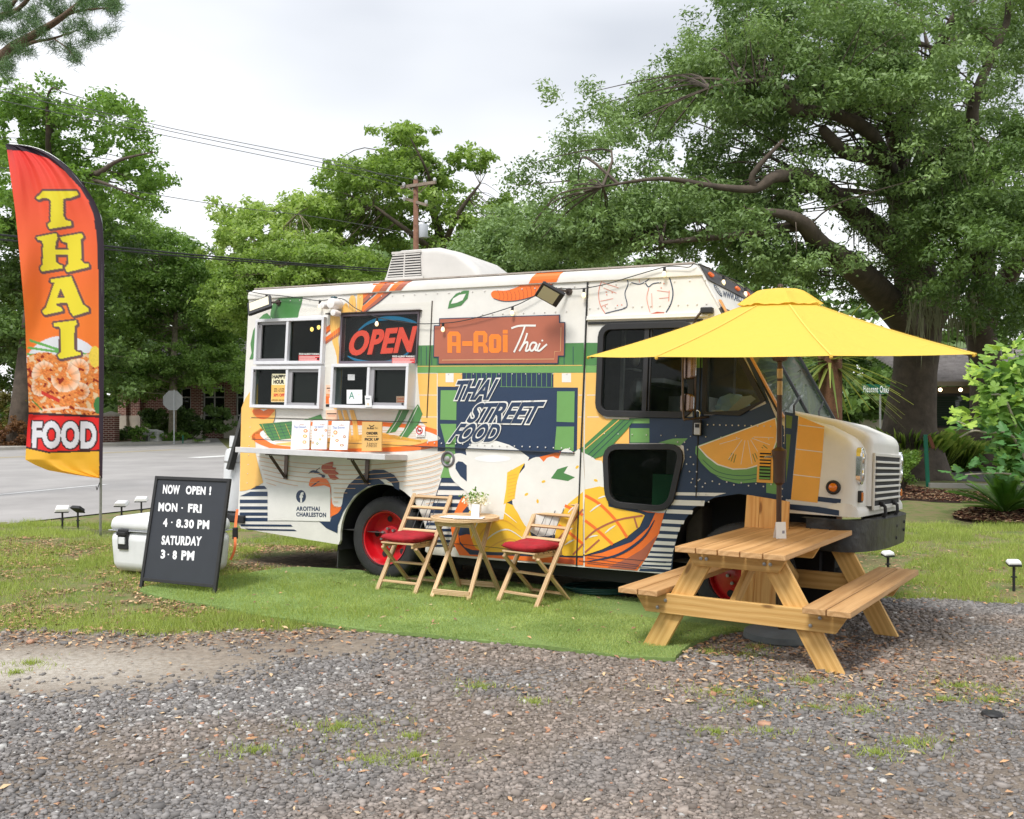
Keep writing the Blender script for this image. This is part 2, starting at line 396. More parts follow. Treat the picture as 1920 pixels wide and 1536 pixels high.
gf = np.stack([idx[:-1, :-1], idx[:-1, 1:], idx[1:, 1:], idx[1:, :-1]], -1).reshape(-1, 4)
zl, zg, zs = zones(gx, gy)
mg = bpy.data.materials.new('soil_gravel_and_lawn'); mg.use_nodes = True; nt = mg.node_tree; N = nt.nodes; L = nt.links
b = N['Principled BSDF']; b.inputs['Roughness'].default_value = .95; b.inputs['Specular IOR Level'].default_value = .2
at = N.new('ShaderNodeAttribute'); at.attribute_name = 'print'; sepc = N.new('ShaderNodeSeparateColor'); L.new(at.outputs['Color'], sepc.inputs[0])
tcg = N.new('ShaderNodeTexCoord')
def gnoise(s, d=6, r=.65):
    n = N.new('ShaderNodeTexNoise'); n.inputs['Scale'].default_value = s; n.inputs['Detail'].default_value = d; n.inputs['Roughness'].default_value = r
    L.new(tcg.outputs['Object'], n.inputs[0]); return n.outputs[0]
def gramp(src, stops):
    r = N.new('ShaderNodeValToRGB'); e = r.color_ramp.elements
    while len(e) < len(stops): e.new(.5)
    for q, (p, c) in zip(e, stops): q.position = p; q.color = (*c, 1)
    L.new(src, r.inputs[0]); return r.outputs[0]
def gmix(f, a, b_):
    m = N.new('ShaderNodeMix'); m.data_type = 'RGBA'; L.new(f, m.inputs[0]); L.new(a, m.inputs[6]); L.new(b_, m.inputs[7]); return m.outputs[2]
dirt = gramp(gnoise(14), [(.3, (.10, .075, .055)), (.5, (.19, .145, .105)), (.7, (.29, .23, .17))])
lawnc = gramp(gnoise(5, 8), [(.32, (.22, .165, .095)), (.46, (.21, .19, .085)), (.60, (.13, .175, .05)), (.75, (.10, .15, .04))])
grav = gramp(gnoise(70, 4, .7), [(.3, (.10, .088, .078)), (.5, (.21, .188, .168)), (.68, (.33, .30, .27))])
sandc = gramp(gnoise(24), [(.3, (.28, .24, .19)), (.6, (.50, .46, .40))])
c_ = gmix(sepc.outputs[0], dirt, lawnc); c_ = gmix(sepc.outputs[1], c_, grav); c_ = gmix(sepc.outputs[2], c_, sandc)
L.new(c_, b.inputs['Base Color'])
bp = N.new('ShaderNodeBump'); bp.inputs['Strength'].default_value = .7; bp.inputs['Distance'].default_value = .02; L.new(gnoise(55, 5), bp.inputs['Height']); L.new(bp.outputs[0], b.inputs['Normal'])
cols = np.stack([zl, zg, np.clip(zs, 0, 1), np.ones_like(zl)], -1).reshape(-1, 4)
ground = npmesh('ground', np.stack([gx, gy, gz], -1), gf, mg, colors=cols, smooth=True); tag(ground, kind='structure')

def crm(name, rough=.9, spec=.25):
    """material whose colour is each piece's own (stone, leaf, brick piece)"""
    m = bpy.data.materials.new(name); m.use_nodes = True; b = m.node_tree.nodes['Principled BSDF']; a = m.node_tree.nodes.new('ShaderNodeAttribute'); a.attribute_name = 'print'
    m.node_tree.links.new(a.outputs['Color'], b.inputs['Base Color']); b.inputs['Roughness'].default_value = rough; b.inputs['Specular IOR Level'].default_value = spec
    return m
def wedge(n, d0, d1, power=1.0, side=1.12):
    """random ground points in front of the camera between depths d0 and d1"""
    d = (d0**(power+1)+(d1**(power+1)-d0**(power+1))*rng.random(n))**(1/(power+1)); x = (rng.random(n)*2-1)*d*.515*side
    return x, d
def inpoly(x, y, P):
    r = np.zeros(len(x), bool); n = len(P); j = n-1
    for i in range(n):
        xi, yi = P[i]; xj, yj = P[j]
        if yi != yj: r ^= ((yi > y) != (yj > y)) & (x < (xj-xi)*(y-yi)/(yj-yi)+xi)
        j = i
    return r
MAT_PX = [(262, 1113), (330, 1096), (420, 1086), (480, 1077), (560, 1067), (640, 1071), (720, 1080), (850, 1090), (1000, 1100), (1150, 1118), (1260, 1123), (1400, 1130), (1440, 1150), (1405, 1178), (1330, 1200), (1285, 1222), (1268, 1238), (1248, 1242), (1100, 1228), (960, 1212), (820, 1199), (700, 1187), (600, 1175), (500, 1160), (380, 1138)]
# crushed stone: real stones, coloured one by one
x, y = wedge(250000, 3.45, 9.6, .35, 1.25)
_, g, s_ = zones(x, y); keep = rng.random(len(x)) < np.clip(g*1.1-.02, 0, 1)*np.clip(.25+1.45*fbm(x, y, .7, 8), .3, 1)
keep &= ~inpoly(x, y, [(p.x, p.y) for p in [G(*q) for q in MAT_PX]])
x, y = x[keep][:72000], y[keep][:72000]; n = len(x)
ico = np.array([[-1, -1, -1], [1, -1, -1], [1, 1, -1], [-1, 1, -1], [-1, -1, 1], [1, -1, 1], [1, 1, 1], [-1, 1, 1]], float)*.5
sf = np.array([[3, 2, 1], [3, 1, 0], [4, 5, 6], [4, 6, 7], [0, 1, 5], [0, 5, 4], [1, 2, 6], [1, 6, 5], [2, 3, 7], [2, 7, 6], [3, 0, 4], [3, 4, 7]])
size = (.0051+.0085*rng.random(n)**2.1)*(1+.07*(y-3.5)); size = size*np.where(rng.random(n) < .03, 1.7, 1)
V = ico[None]*(1+(rng.random((n, 8, 3))-.5)*.75)*(np.stack([1+.7*rng.random(n), .7+.5*rng.random(n), .5+.35*rng.random(n)], -1))[:, None, :]
an = rng.random(n)*6.283; ca, sa = np.cos(an)[:, None], np.sin(an)[:, None]; tl = (rng.random(n)-.5)[:, None]*.9
vx, vy, vz = V[..., 0], V[..., 1], V[..., 2]; vy, vz = vy*np.cos(tl)-vz*np.sin(tl), vy*np.sin(tl)+vz*np.cos(tl); vx, vy = vx*ca-vy*sa, vx*sa+vy*ca
z0 = gh(x, y)+(fbm(x, y, .35, 3)-.5)*.022
V = np.stack([vx, vy, vz], -1)*size[:, None, None]*1.5+np.stack([x, y, z0+size*.2], -1)[:, None, :]
base = (.125+.16*rng.random(n))[:, None]*np.array([[1.05, .985, .94]])
warm = smooth((fbm(x, y, 1.6, 21)-.42)/.25)[:, None]; base = base*(1-warm)+base*np.array([[1.12, 1.0, .9]])*1.12*warm
wh = rng.random(n) < .006+.11*np.exp(-(((x+1.9)/1.4)**2+((y-5.6)/.9)**2)); base = np.where(wh[:, None], (.38+.2*rng.random(n))[:, None]*np.array([[1, .97, .92]]), base)
rd = rng.random(n) < .02; base = np.where(rd[:, None], base*np.array([[1.7, 1.05, .75]]), base)
cc = np.concatenate([np.repeat(base[:, None, :], 8, 1), np.ones((n, 8, 1))], -1)
fc = sf[None]+(np.arange(n)*8)[:, None, None]
o = npmesh('gravel_stones', V, fc.reshape(-1, 3), crm('crushed_stone'), colors=cc.reshape(-1, 4)); tag(o, 'loose grey crushed stones spread over the parking area', 'gravel', kind='stuff')

# blades of grass and fallen leaves
def blades(name, label, cat, x, y, z, h, w, tint, m, lean=.5, kind='stuff'):
    n = len(x); a = rng.random(n)*6.283; la = rng.random(n)*6.283; ll = h*lean*rng.random(n)
    dx, dy = np.cos(a)*w/2, np.sin(a)*w/2
    V = np.stack([np.stack([x-dx, y-dy, z], -1), np.stack([x+dx, y+dy, z], -1), np.stack([x+np.cos(la)*ll, y+np.sin(la)*ll, z+h], -1)], 1)
    o = npmesh(name, V, np.arange(3*n).reshape(n, 3), m, tint=np.repeat(tint, 3))
    return tag(o, label, cat, kind=kind)
m_grass = leafmat('lawn_grass', rgb(116, 132, 64), rgb(186, 200, 108), .35, .6)
x, y = wedge(420000, 7.0, 15.5, .2)
l, g, s_ = zones(x, y)
pn = fbm(x, y, .55, 14); pn2 = fbm(x, y, 2.2, 41)
ro = road_off(x, y)
dens = l*np.where(x < 2, smooth((pn-.40)/.2)*(.25+.75*smooth((pn2-.35)/.25)), smooth((pn-.30)/.25)*.8)*(ro < -.12)
dxx, dyy = x-TO.x, y-TO.y; Xt = dxx*TX.x+dyy*TX.y; Yt = dxx*TY.x+dyy*TY.y
yb_ = np.interp(x, BX, BY); dens += l*.55*np.exp(-((y-yb_-.45)/.38)**2)*(x < -1)+l*.8*np.exp(-((x+2.3)/1.0)**2-((y-7.8)/.4)**2)
dens *= ~((Yt > 0) & (Xt > -2.1) & (Xt < 4.2) & (Yt < 5))
k = rng.random(len(x)) < dens
x, y = x[k][:150000], y[k][:150000]; n = len(x)
sc = 1+.03*(y-7)
blades('grass', 'short patchy green grass of the lawn', 'grass', x, y, gh(x, y), (.022+.055*rng.random(n)**1.7)*(.5+1.1*fbm(x, y, .35, 9))*sc, .0065*sc, np.clip(.25+.6*rng.random(n)+.5*(fbm(x, y, .8, 77)-.5), 0, 1), m_grass, 1.0)
# weeds in the gravel
wp = [(700, 1430, .28), (640, 1365, .35), (480, 1410, .2), (770, 1385, .1), (780, 1420, .12), (1345, 1300, .3), (1410, 1320, .2), (1510, 1280, .3), (1615, 1335, .25), (1800, 1290, .3), (1870, 1300, .2), (1715, 1395, .22), (1640, 1415, .18), (1860, 1315, .2), (1560, 1262, .08), (1340, 1375, .15), (1440, 1375, .1), (1770, 1315, .15), (60, 1245, .16), (30, 1262, .1), (500, 1075, .2), (1590, 1310, .1), (1530, 1330, .1), (1900, 1225, .15), (1400, 1230, .15), (1420, 1215, .2), (1330, 1225, .14), (900, 1290, .2), (1000, 1320, .12)]
X_, Y_ = [], []
for u, v, r in wp:
    p = G(u, v); q = int(1300*r); a = rng.random(q)*6.283; rr = np.abs(rng.normal(0, r*.55, q))*(1+.6*np.sin(a*3+u)); X_.append(p.x+np.cos(a)*rr*1.2); Y_.append(p.y+np.sin(a)*rr*.7)
x = np.concatenate(X_); y = np.concatenate(Y_); n = len(x)
blades('weeds', 'small tufts of weeds growing up through the gravel', 'weeds', x, y, gh(x, y), .012+.03*rng.random(n), .006, .2+.7*rng.random(n), m_grass, 1.3)
def litter(name, label, x, y, z, size, colours, m):
    n = len(x); a = rng.random(n)*6.283; t = (rng.random((n, 3))-.5)*np.array([.9, .9, .2]); e1 = np.stack([np.cos(a), np.sin(a), t[:, 0]*.6], -1); e2 = np.stack([-np.sin(a), np.cos(a), t[:, 1]*.9], -1)
    c = np.stack([x, y, z+size*.22], -1); s1 = size[:, None]*e1; s2 = (size*.38)[:, None]*e2; up = np.stack([0*x, 0*x, size*.25*rng.random(n)], -1)
    V = np.stack([c-s1, c-s2+up, c+s1, c+s2+up], 1); cc = np.concatenate([colours, np.ones((n, 1))], -1)
    o = npmesh(name, V, np.arange(4*n).reshape(n, 4), m, colors=np.repeat(cc, 4, 0)); return tag(o, label, 'leaves', kind='stuff')
x, y = wedge(120000, 3.5, 13, .25); l, g, s_ = zones(x, y)
dens = np.where(x < 0, 1.0*l*smooth((fbm(x, y, .8, 61)-.34)/.2)+.02*(1-l), .16*l+.016*(1-l))
dens += .75*np.exp(-(((x-1.75)/.9)**2+((y-7.1)/.55)**2))+.35*np.exp(-(((x-2.2)/1.2)**2+((y-6.0)/.5)**2))
dens += .5*np.exp(-((y-np.interp(x, BX, BY)+.05)/.22)**2)*(x < -.6)
dens = np.where(inpoly(x, y, [(p.x, p.y) for p in [G(*q) for q in MAT_PX]]), .012, dens)
k = (rng.random(len(x)) < dens) & (road_off(x, y) < -.1); x, y = x[k][:36000], y[k][:36000]; n = len(x)
pal = np.array([rgb(184, 146, 112), rgb(156, 122, 96), rgb(208, 178, 140), rgb(130, 98, 78), rgb(196, 152, 112)])
litter('fallen_leaves', 'dry brown leaves scattered over lawn and gravel', x, y, gh(x, y)+.008+.032*inpoly(x, y, [(p.x, p.y) for p in [G(*q) for q in MAT_PX]]), .011+.022*rng.random(n)**2, pal[rng.integers(0, 5, n)]*(.6+.5*rng.random((n, 1))), crm('dry_leaf'))

# artificial turf mat
mo = MAT_PX
mp_ = [G(u, v) for u, v in mo]; mpoly = [(p.x, p.y) for p in mp_]
turf = empty('turf_mat', (-.3, 7.8, 0)); tag(turf, 'bright green artificial grass mat laid out in front of the food truck', 'rug')
bmx = np.arange(-3.6, 2.2, .08); bmy = np.arange(6.4, 9.9, .08); mbt = MB(); gxm, gym = np.meshgrid(bmx, bmy)
pv = [(p.x, p.y) for p in mp_]; rim = catmull(pv, 4, True)
rp = [Vector((a, b_, float(gh(a, b_))+.026+.006*math.sin(a*7))) for a, b_ in rim]; cen = Vector((-.5, 7.9, .02))
nn = len(rp); mbt.add(rp+[Vector((p.x, p.y, p.z-.026)) for p in rp], [tuple(range(nn))]+[(i, (i+1) % nn, (i+1) % nn+nn, i+nn) for i in range(nn)])
ob = mbt.build('backing', mat('turf_backing', rgb(120, 144, 80), .9, var=.3, vscale=30), fix=False); ob.parent = turf; ob.matrix_parent_inverse = turf.matrix_world.inverted(); ob.location = -Vector(turf.location)*0
x = rng.random(230000)*5.9-3.6; y = rng.random(230000)*3.6+6.4; k = inpoly(x, y, rim); x, y = x[k], y[k]; n = len(x)
o = blades('turf_pile', None, None, x-turf.location.x, y-turf.location.y, gh(x, y)+.024, (.010+.012*rng.random(n))*(.65+.8*fbm(x, y, .22, 90)), np.full(n, .0055), np.clip(.15+.5*rng.random(n)+.9*(fbm(x, y, .3, 91)-.4)+.7*(fbm(x, y, .9, 19)-.5), 0, 1), leafmat('turf_fibre', rgb(124, 148, 82), rgb(188, 202, 128), .32, .6), .9)
o.parent = turf
ob.matrix_parent_inverse = Matrix.Translation(-Vector(turf.location))

# road, kerbs, markings
def rp2(s, off, z): p = P_ROAD+D_ROAD*s+N_ROAD*off; return (p[0], p[1], z)
m_road = mat('asphalt', rgb(172, 168, 165, .82), .85, var=.2, vscale=.5, bump=.25, bscale=90)
mb = MB(); mb.flat([rp2(-60, 0, -.10), (-5.5, 19.8, -.10), (-12.5, 44, -.10), (-34, 110, -.10), (-95, 300, -.10), (-125, 300, -.10), (-52, 112, -.10), (-26, 70, -.10), rp2(30, 25.5, -.10), rp2(-60, 25.5, -.10)]); road = mb.build('road', m_road); tag(road, kind='structure')
m_white = mat('road_paint', rgb(225, 225, 222), .7, var=.12, vscale=6)
def mark(name, s0, s1, o0, o1, m=m_white):
    mb = MB(); mb.flat([rp2(s0, o0, -.095), rp2(s1, o0, -.095), rp2(s1, o1, -.095), rp2(s0, o1, -.095)]); o = mb.build(name, m, road); return o
def offs(u, v):
    p = G(u, v, -.095); q = np.array([p.x, p.y])-P_ROAD; return float(q@D_ROAD), float(q@N_ROAD)
s1, o1 = offs(200, 908); s0, o0 = offs(0, 927)
mb = MB(); A_, B_ = rp2(s0-2, o0-.3, -.095), rp2(s1, o1, -.095); mb.add([(A_[0]-.06, A_[1], A_[2]), (A_[0]+.06, A_[1], A_[2]), (B_[0]+.07, B_[1], B_[2]), (B_[0]-.07, B_[1], B_[2])], [(0, 1, 2, 3)]); mb.build('lane_line', m_white, road)
sa_, oa_ = offs(352, 858)
mark('turn_arrow', sa_, sa_+6.5, oa_-.6, oa_+.05); mark('lane_line', sa_+1.0, sa_+8, oa_-1.6, oa_-1.35)
for q in (19.2, 19.6): mark('centre_line', -50, 22, q, q+.12, mat('yellow_paint', rgb(205, 185, 130), .8))
m_conc = mat('concrete', rgb(186, 181, 172, .8), .9, var=.14, vscale=2.5, bump=.1)
mb = MB(); mb.add([rp2(-60, 25.5, -.10), rp2(30, 25.5, -.10), rp2(30, 25.52, .03), rp2(-60, 25.52, .03), rp2(-60, 25.75, .035), rp2(30, 25.75, .035), (-26, 70, -.1), (-26, 70, .03), (-26.2, 70, .035)], [(0, 1, 2, 3), (3, 2, 5, 4), (1, 6, 7, 2), (2, 7, 8, 5)]); k_ = mb.build('kerb', m_conc); tag(k_, kind='structure')
mb = MB(); mb.add([rp2(-60, 25.75, .031), rp2(30, 25.75, .031), rp2(30, 27.2, .031), rp2(-60, 27.2, .031)], [(0, 1, 2, 3)]); k_ = mb.build('pavement', m_conc); tag(k_, kind='structure')
mb = MB(); mb.add([rp2(-60, 27.2, .027), rp2(29, 27.2, .027), (-24, 69, .03), (-50, 112, .03), rp2(60, 75, .1), rp2(-60, 60, .1)], [(0, 1, 2, 3, 4, 5)]); k_ = mb.build('verge', mat('verge_soil', rgb(120, 95, 66), .95, var=.5, vscale=2)); tag(k_, kind='structure')
# right-hand side: drive, kerb and mulch beds (placed on the lower ground)
def gpoly(name, pts, m, z=-.11, kind='structure', h=0, sm=True):
    P = [G(u, v, z) for u, v in pts]; P = [(p.x, p.y) for p in P]
    if sm: P = catmull(P, 4, True)
    mb = MB()
    if h: mb.prism(P, lambda a, b, d: (a, b, z+d), -.05, h)
    else: mb.flat([(a, b, z) for a, b in P])
    o = mb.build(name, m); tag(o, kind=kind); return o, P
gpoly('drive', [(1660, 880), (1760, 872), (2100, 862), (2400, 880), (2400, 905), (1900, 905), (1700, 898)], mat('drive_asphalt', rgb(112, 108, 106, .6), .95, var=.2, vscale=1.5), -.112, sm=False)
mb = MB(); a, b_ = G(1742, 914, -.12), G(2300, 925, -.12); mb.beam((a.x, a.y, -.08), (b_.x, b_.y, -.08), .2, .12); k_ = mb.build('kerb', m_conc); tag(k_, kind='structure')
mulch_m = mat('mulch_soil', rgb(70, 48, 38), .95, var=.4, vscale=12)
beds = []
for pts in ([(1640, 905), (1700, 912), (1760, 922), (1830, 925), (1950, 930), (2200, 940), (2200, 960), (1900, 945), (1830, 944), (1760, 942), (1700, 938), (1640, 942)], [(1788, 968), (1820, 956), (1900, 950), (2050, 950), (2100, 975), (1950, 985), (1850, 982), (1800, 976)]):
    o, P = gpoly('mulch_bed', pts, mulch_m, -.115); beds.append(P)
X_, Y_ = [], []
for P in beds:
    xa = [p[0] for p in P]; ya = [p[1] for p in P]; q = 26000
    x = rng.random(q)*(min(max(xa), 12)-min(xa))+min(xa); y = rng.random(q)*(max(ya)-min(ya))+min(ya); k = inpoly(x, y, P); X_.append(x[k]); Y_.append(y[k])
x = np.concatenate(X_); y = np.concatenate(Y_); n = len(x)
pal = np.array([rgb(104, 62, 46), rgb(80, 50, 40), rgb(150, 112, 84), rgb(66, 44, 36), rgb(176, 150, 118)])
o = litter('mulch_chips', 'brown bark chips and dry leaves covering the planting beds', x, y, np.full(n, -.10)+.03*rng.random(n), .02+.035*rng.random(n), pal[rng.integers(0, 5, n)]*(.6+.5*rng.random((n, 1))), crm('bark')); o['category'] = 'mulch'
# ---------------------------------------------------------------- trees and plants
def leaf_quads(c, size, asp, up=.55, fold=.18, outward=None):
    n = len(c); nr = rng.normal(size=(n, 3)); nr /= np.linalg.norm(nr, axis=1, keepdims=True)
    nr = nr*.8+np.array([0, 0, up])
    if outward is not None: nr = nr+outward*.5
    nr /= np.linalg.norm(nr, axis=1, keepdims=True)
    t = rng.normal(size=(n, 3)); a = np.cross(nr, t); a /= np.linalg.norm(a, axis=1, keepdims=True)+1e-9; b = np.cross(nr, a)
    s = size[:, None]
    return np.stack([c-a*s, c-b*s*asp+nr*s*fold, c+a*s, c+b*s*asp+nr*s*fold], 1)
def sample_poly(P, n, rs):
    xa = [p[0] for p in P]; ya = [p[1] for p in P]; out = np.zeros((0, 2))
    while len(out) < n:
        x = rng.random(n*3)*(max(xa)-min(xa))+min(xa); y = rng.random(n*3)*(max(ya)-min(ya))+min(ya); k = inpoly(x, y, P)
        out = np.concatenate([out, np.stack([x[k], y[k]], -1)])
    return out[:n]
def crown(poly, depth, thick, nclump, nleaf, cr, leaf, asp=.42, holes=(), rag=1.0, flat=.6, edge=None):
    """clumps of leaves filling a crown volume whose outline was traced at its own distance"""
    nb = max(6, nclump//7); PB_ = sample_poly(poly, nb, cr); db = depth+(rng.random(nb)*2-1)*thick
    B_ = np.stack([(PB_[:, 0]-960)/F*db, db, CAMH+(768-PB_[:, 1])/F*db], -1); RB = cr*(1.5+1.3*rng.random(nb)); tb_ = rng.random(nb)
    nclump = int(nclump*2.45); ib = rng.integers(0, nb, nclump); dv = rng.normal(size=(nclump, 3)); dv[:, 2] = dv[:, 2]*.9+.45; dv /= np.linalg.norm(dv, axis=1, keepdims=True)
    C_ = B_[ib]+dv*(RB[ib]*(.45+.6*rng.random(nclump)))[:, None]*np.array([1, 1, .5])
    uc = 960+F*C_[:, 0]/C_[:, 1]; vc = 768-F*(C_[:, 2]-CAMH)/C_[:, 1]; sh = 9
    ok = inpoly(uc, vc, poly) | (rng.random(nclump) < .22); C_ = C_[ok]; ib = ib[ok]; nclump = len(C_)
    rr = cr*.56*(.6+.7*rng.random(nclump))
    k = np.maximum(8, nleaf*.5*(rr/(cr*.56))**2).astype(int); ids = np.repeat(np.arange(nclump), k); n = len(ids)
    dirs = rng.normal(size=(n, 3)); dirs /= np.linalg.norm(dirs, axis=1, keepdims=True)
    rad = (.25+.75*rng.random(n)**.6)*(1+rng.normal(0, .22*rag, n)); dirs[:, 2] = dirs[:, 2]*flat+.15
    tw = rng.normal(0, .05*cr, (n, 3))
    pts = C_[ids]+dirs*(rr[ids]*rad)[:, None]+tw
    u = 960+F*pts[:, 0]/pts[:, 1]; v = 768-F*(pts[:, 2]-CAMH)/pts[:, 1]
    keep = pts[:, 2] > .0
    for hu, hv, hw, hh in holes:
        q = ((u-hu)/hw)**2+((v-hv)/hh)**2
        keep &= ~((q < 1+.6*(rng.random(n)-.5)) & (rng.random(n) < .93))
    pts = pts[keep]; ids = ids[keep]; n = len(pts); outw = dirs[keep]
    size = leaf*(.65+.7*rng.random(n))
    Q = leaf_quads(pts, size, asp, outward=outw)
    ct = rng.random(nclump); t = np.clip(.30*tb_[ib][ids]+.28*ct[ids]+.38*rng.random(n)+.06, 0, 1)
    return Q, t, C_
def limb_px(mb, pts, radii, n=8, k=4):
    W = [tuple(AT(u, v, d)) for u, v, d in pts]; W = catmull(W, k); rs = list(np.interp(np.linspace(0, 1, len(W)), np.linspace(0, 1, len(radii)), radii))
    mb.tube(W, rs, n)
def bark(name, c, sc=1): return mat(name, c, .95, var=.45, vscale=3.5*sc, bump=1.0, bscale=14*sc)
b_oak = bark('oak_bark', rgb(84, 74, 64)); b_pale = bark('pale_bark', rgb(140, 130, 112), 2); b_pine = bark('pine_bark', rgb(104, 84, 68), 2)
l_oak = leafmat('oak_leaf', rgb(58, 88, 42), rgb(146, 172, 108), .28)
l_mid = leafmat('broad_leaf', rgb(62, 98, 34), rgb(142, 176, 82), .38)
l_lime = leafmat('lime_leaf', rgb(78, 112, 42), rgb(158, 182, 96), .42)
l_dark = leafmat('dark_leaf', rgb(46, 74, 34), rgb(122, 150, 82), .3)
l_pine = leafmat('pine_needle', rgb(44, 76, 40), rgb(110, 140, 88), .15)
def tree(name, label, polys, leafm, barkm, trunk, limbs=(), group=None, twigs=True):
    """polys: list of crown() argument dicts; trunk and limbs: ([(u, v, depth)...], [radius...])"""
    t0 = trunk[0][0]; base = AT(*t0); z0 = float(gh(base.x, base.y)); root = empty(name, (base.x, base.y, z0)); tag(root, label, 'tree', group)
    off = Vector(root.location)
    mb = MB(); pts = list(trunk[0]); W = [AT(*p) for p in pts]; W[0] = Vector((base.x, base.y, z0-.1)); W = catmull([tuple(p) for p in W], 5)
    rs = list(np.interp(np.linspace(0, 1, len(W)), np.linspace(0, 1, len(trunk[1])), trunk[1])); mb.tube(W, rs, 14); mb.v = [tuple(Vector(v)-off) for v in mb.v]
    mb.build('trunk', barkm, root, smooth=True)
    for pts, rr in limbs:
        mb = MB(); limb_px(mb, pts, rr); mb.v = [tuple(Vector(v)-off) for v in mb.v]; mb.build('limb', barkm, root, smooth=True)
    allC = []
    Qs, ts = [], []
    for kw in polys:
        Q, t, C_ = crown(**kw); Qs.append(Q); ts.append(t); allC.append(C_)
    Q = np.concatenate(Qs); t = np.concatenate(ts); n = len(Q)
    o = npmesh('crown', Q-np.array(off), np.arange(4*n).reshape(n, 4), leafm, root, tint=np.repeat(t, 4)); o['kind'] = 'stuff'
    if twigs:
        mb = MB(); dense = [Vector(p) for p in W[len(W)//2:]]
        for pts, _ in limbs: dense += [Vector(p) for p in catmull([tuple(AT(*p)) for p in pts[1:]], 6)] if len(pts) > 2 else [AT(*p) for p in pts[1:]]
        AC = np.concatenate(allC); DN = np.array([tuple(p) for p in dense]); lim = 9*polys[0]['cr']
        for c in AC[::5]:
            dd = np.linalg.norm(DN-c, axis=1); q = int(dd.argmin()); ln_ = dd[q]
            if ln_ < .3 or ln_ > lim: continue
            c = Vector(c); s = dense[q]; side_ = Vector((random.uniform(-1, 1), random.uniform(-1, 1), random.uniform(-.2, 1)))*ln_*.16
            P = catmull([tuple(s-off), tuple(s.lerp(c, .35)+side_-off), tuple(s.lerp(c, .7)+side_*.7-off), tuple(c-off)], 3)
            r0 = min(.035, .008+.006*ln_); mb.tube(P, [r0*(1-.8*i/(len(P)-1)) for i in range(len(P))], 4, False)
        if mb.v: o = mb.build('twigs', barkm, root, fix=False); o['kind'] = 'stuff'
    return root
# the great live oak on the right
oak_poly = [(1335, -60), (1310, 40), (1255, 90), (1270, 110), (1195, 145), (1205, 160), (1110, 185), (1100, 215), (1055, 215), (1060, 265), (1045, 300), (1010, 285), (985, 300), (955, 330), (945, 400), (965, 440), (940, 480), (1010, 500), (1120, 490), (1270, 480), (1400, 530), (1480, 570), (1540, 560), (1600, 600), (1700, 590), (1760, 560), (1960, 600), (1960, -60)]
holes = [(1560, 425, 22, 18), (1535, 400, 20, 8), (1590, 255, 22, 14), (1275, 290, 12, 26), (1305, 425, 24, 10), (1830, 150, 10, 14), (1800, 200, 14, 8), (1480, 145, 16, 9), (1445, 108, 10, 8), (1735, 85, 14, 30), (1668, 262, 12, 18), (1380, 280, 12, 8), (1805, 130, 9, 22), (1780, 40, 12, 10), (1510, 385, 14, 10), (1320, 478, 8, 10), (1615, 225, 20, 7)]
oak = tree('oak_tree', 'huge spreading live oak with a thick trunk beside the low house', [
    dict(poly=oak_poly, depth=23.5, thick=4.5, nclump=1010, nleaf=190, cr=.58, leaf=.052, holes=holes),
    dict(poly=[(1230, 120), (1340, 60), (1560, 40), (1700, 120), (1600, 240), (1400, 230), (1250, 300), (1130, 330), (1100, 250)], depth=20.5, thick=1.5, nclump=130, nleaf=200, cr=.55, leaf=.055, holes=holes),
    dict(poly=[(1000, 420), (1150, 380), (1400, 400), (1500, 470), (1560, 500), (1500, 560), (1380, 520), (1260, 475), (1050, 480), (960, 470)], depth=19.5, thick=1.6, nclump=150, nleaf=200, cr=.5, leaf=.052, holes=holes)],
    l_oak, b_oak, ([(1705, 890, 26), (1705, 800, 26), (1715, 700, 26), (1722, 600, 26), (1712, 480, 25.5), (1700, 370, 25)], [1.15, .68, .55, .6, .5, .45]),
    [([(1715, 640, 26), (1790, 520, 25), (1860, 430, 24)], [.5, .35, .2]),
     ([(1700, 400, 25), (1735, 311, 22), (1814, 263, 20.5), (1826, 192, 20), (1857, 110, 20), (1888, 40, 20), (1890, -30, 20)], [.28, .15, .13, .12, .09, .07, .05]),
     ([(1696, 380, 25), (1642, 300, 22), (1584, 285, 20.5), (1541, 240, 20)], [.34, .2, .15, .09]),
     ([(1690, 390, 25), (1640, 262, 21), (1565, 215, 20), (1490, 205, 19.5), (1475, 170, 19.3), (1417, 153, 19.2), (1330, 165, 19)], [.3, .16, .12, .14, .1, .06, .03]),
     ([(1715, 620, 26), (1620, 520, 22), (1541, 462, 20), (1508, 422, 19.3), (1469, 402, 19), (1400, 395, 18.8)], [.45, .3, .2, .16, .1, .05]),
     ([(1700, 480, 25), (1540, 350, 21), (1460, 330, 19), (1417, 354, 18.8), (1340, 350, 18.6), (1240, 335, 18.4), (1130, 350, 18.3)], [.35, .2, .12, .085, .06, .04, .02]),
     ([(1417, 354, 18.8), (1412, 326, 18.7), (1469, 262, 18.6)], [.07, .06, .03]),
     ([(1690, 380, 25), (1685, 250, 23), (1740, 130, 22), (1790, 30, 21)], [.3, .2, .14, .09]),
     ([(1508, 422, 19.5), (1380, 440, 19), (1240, 455, 18.8)], [.12, .08, .03])])
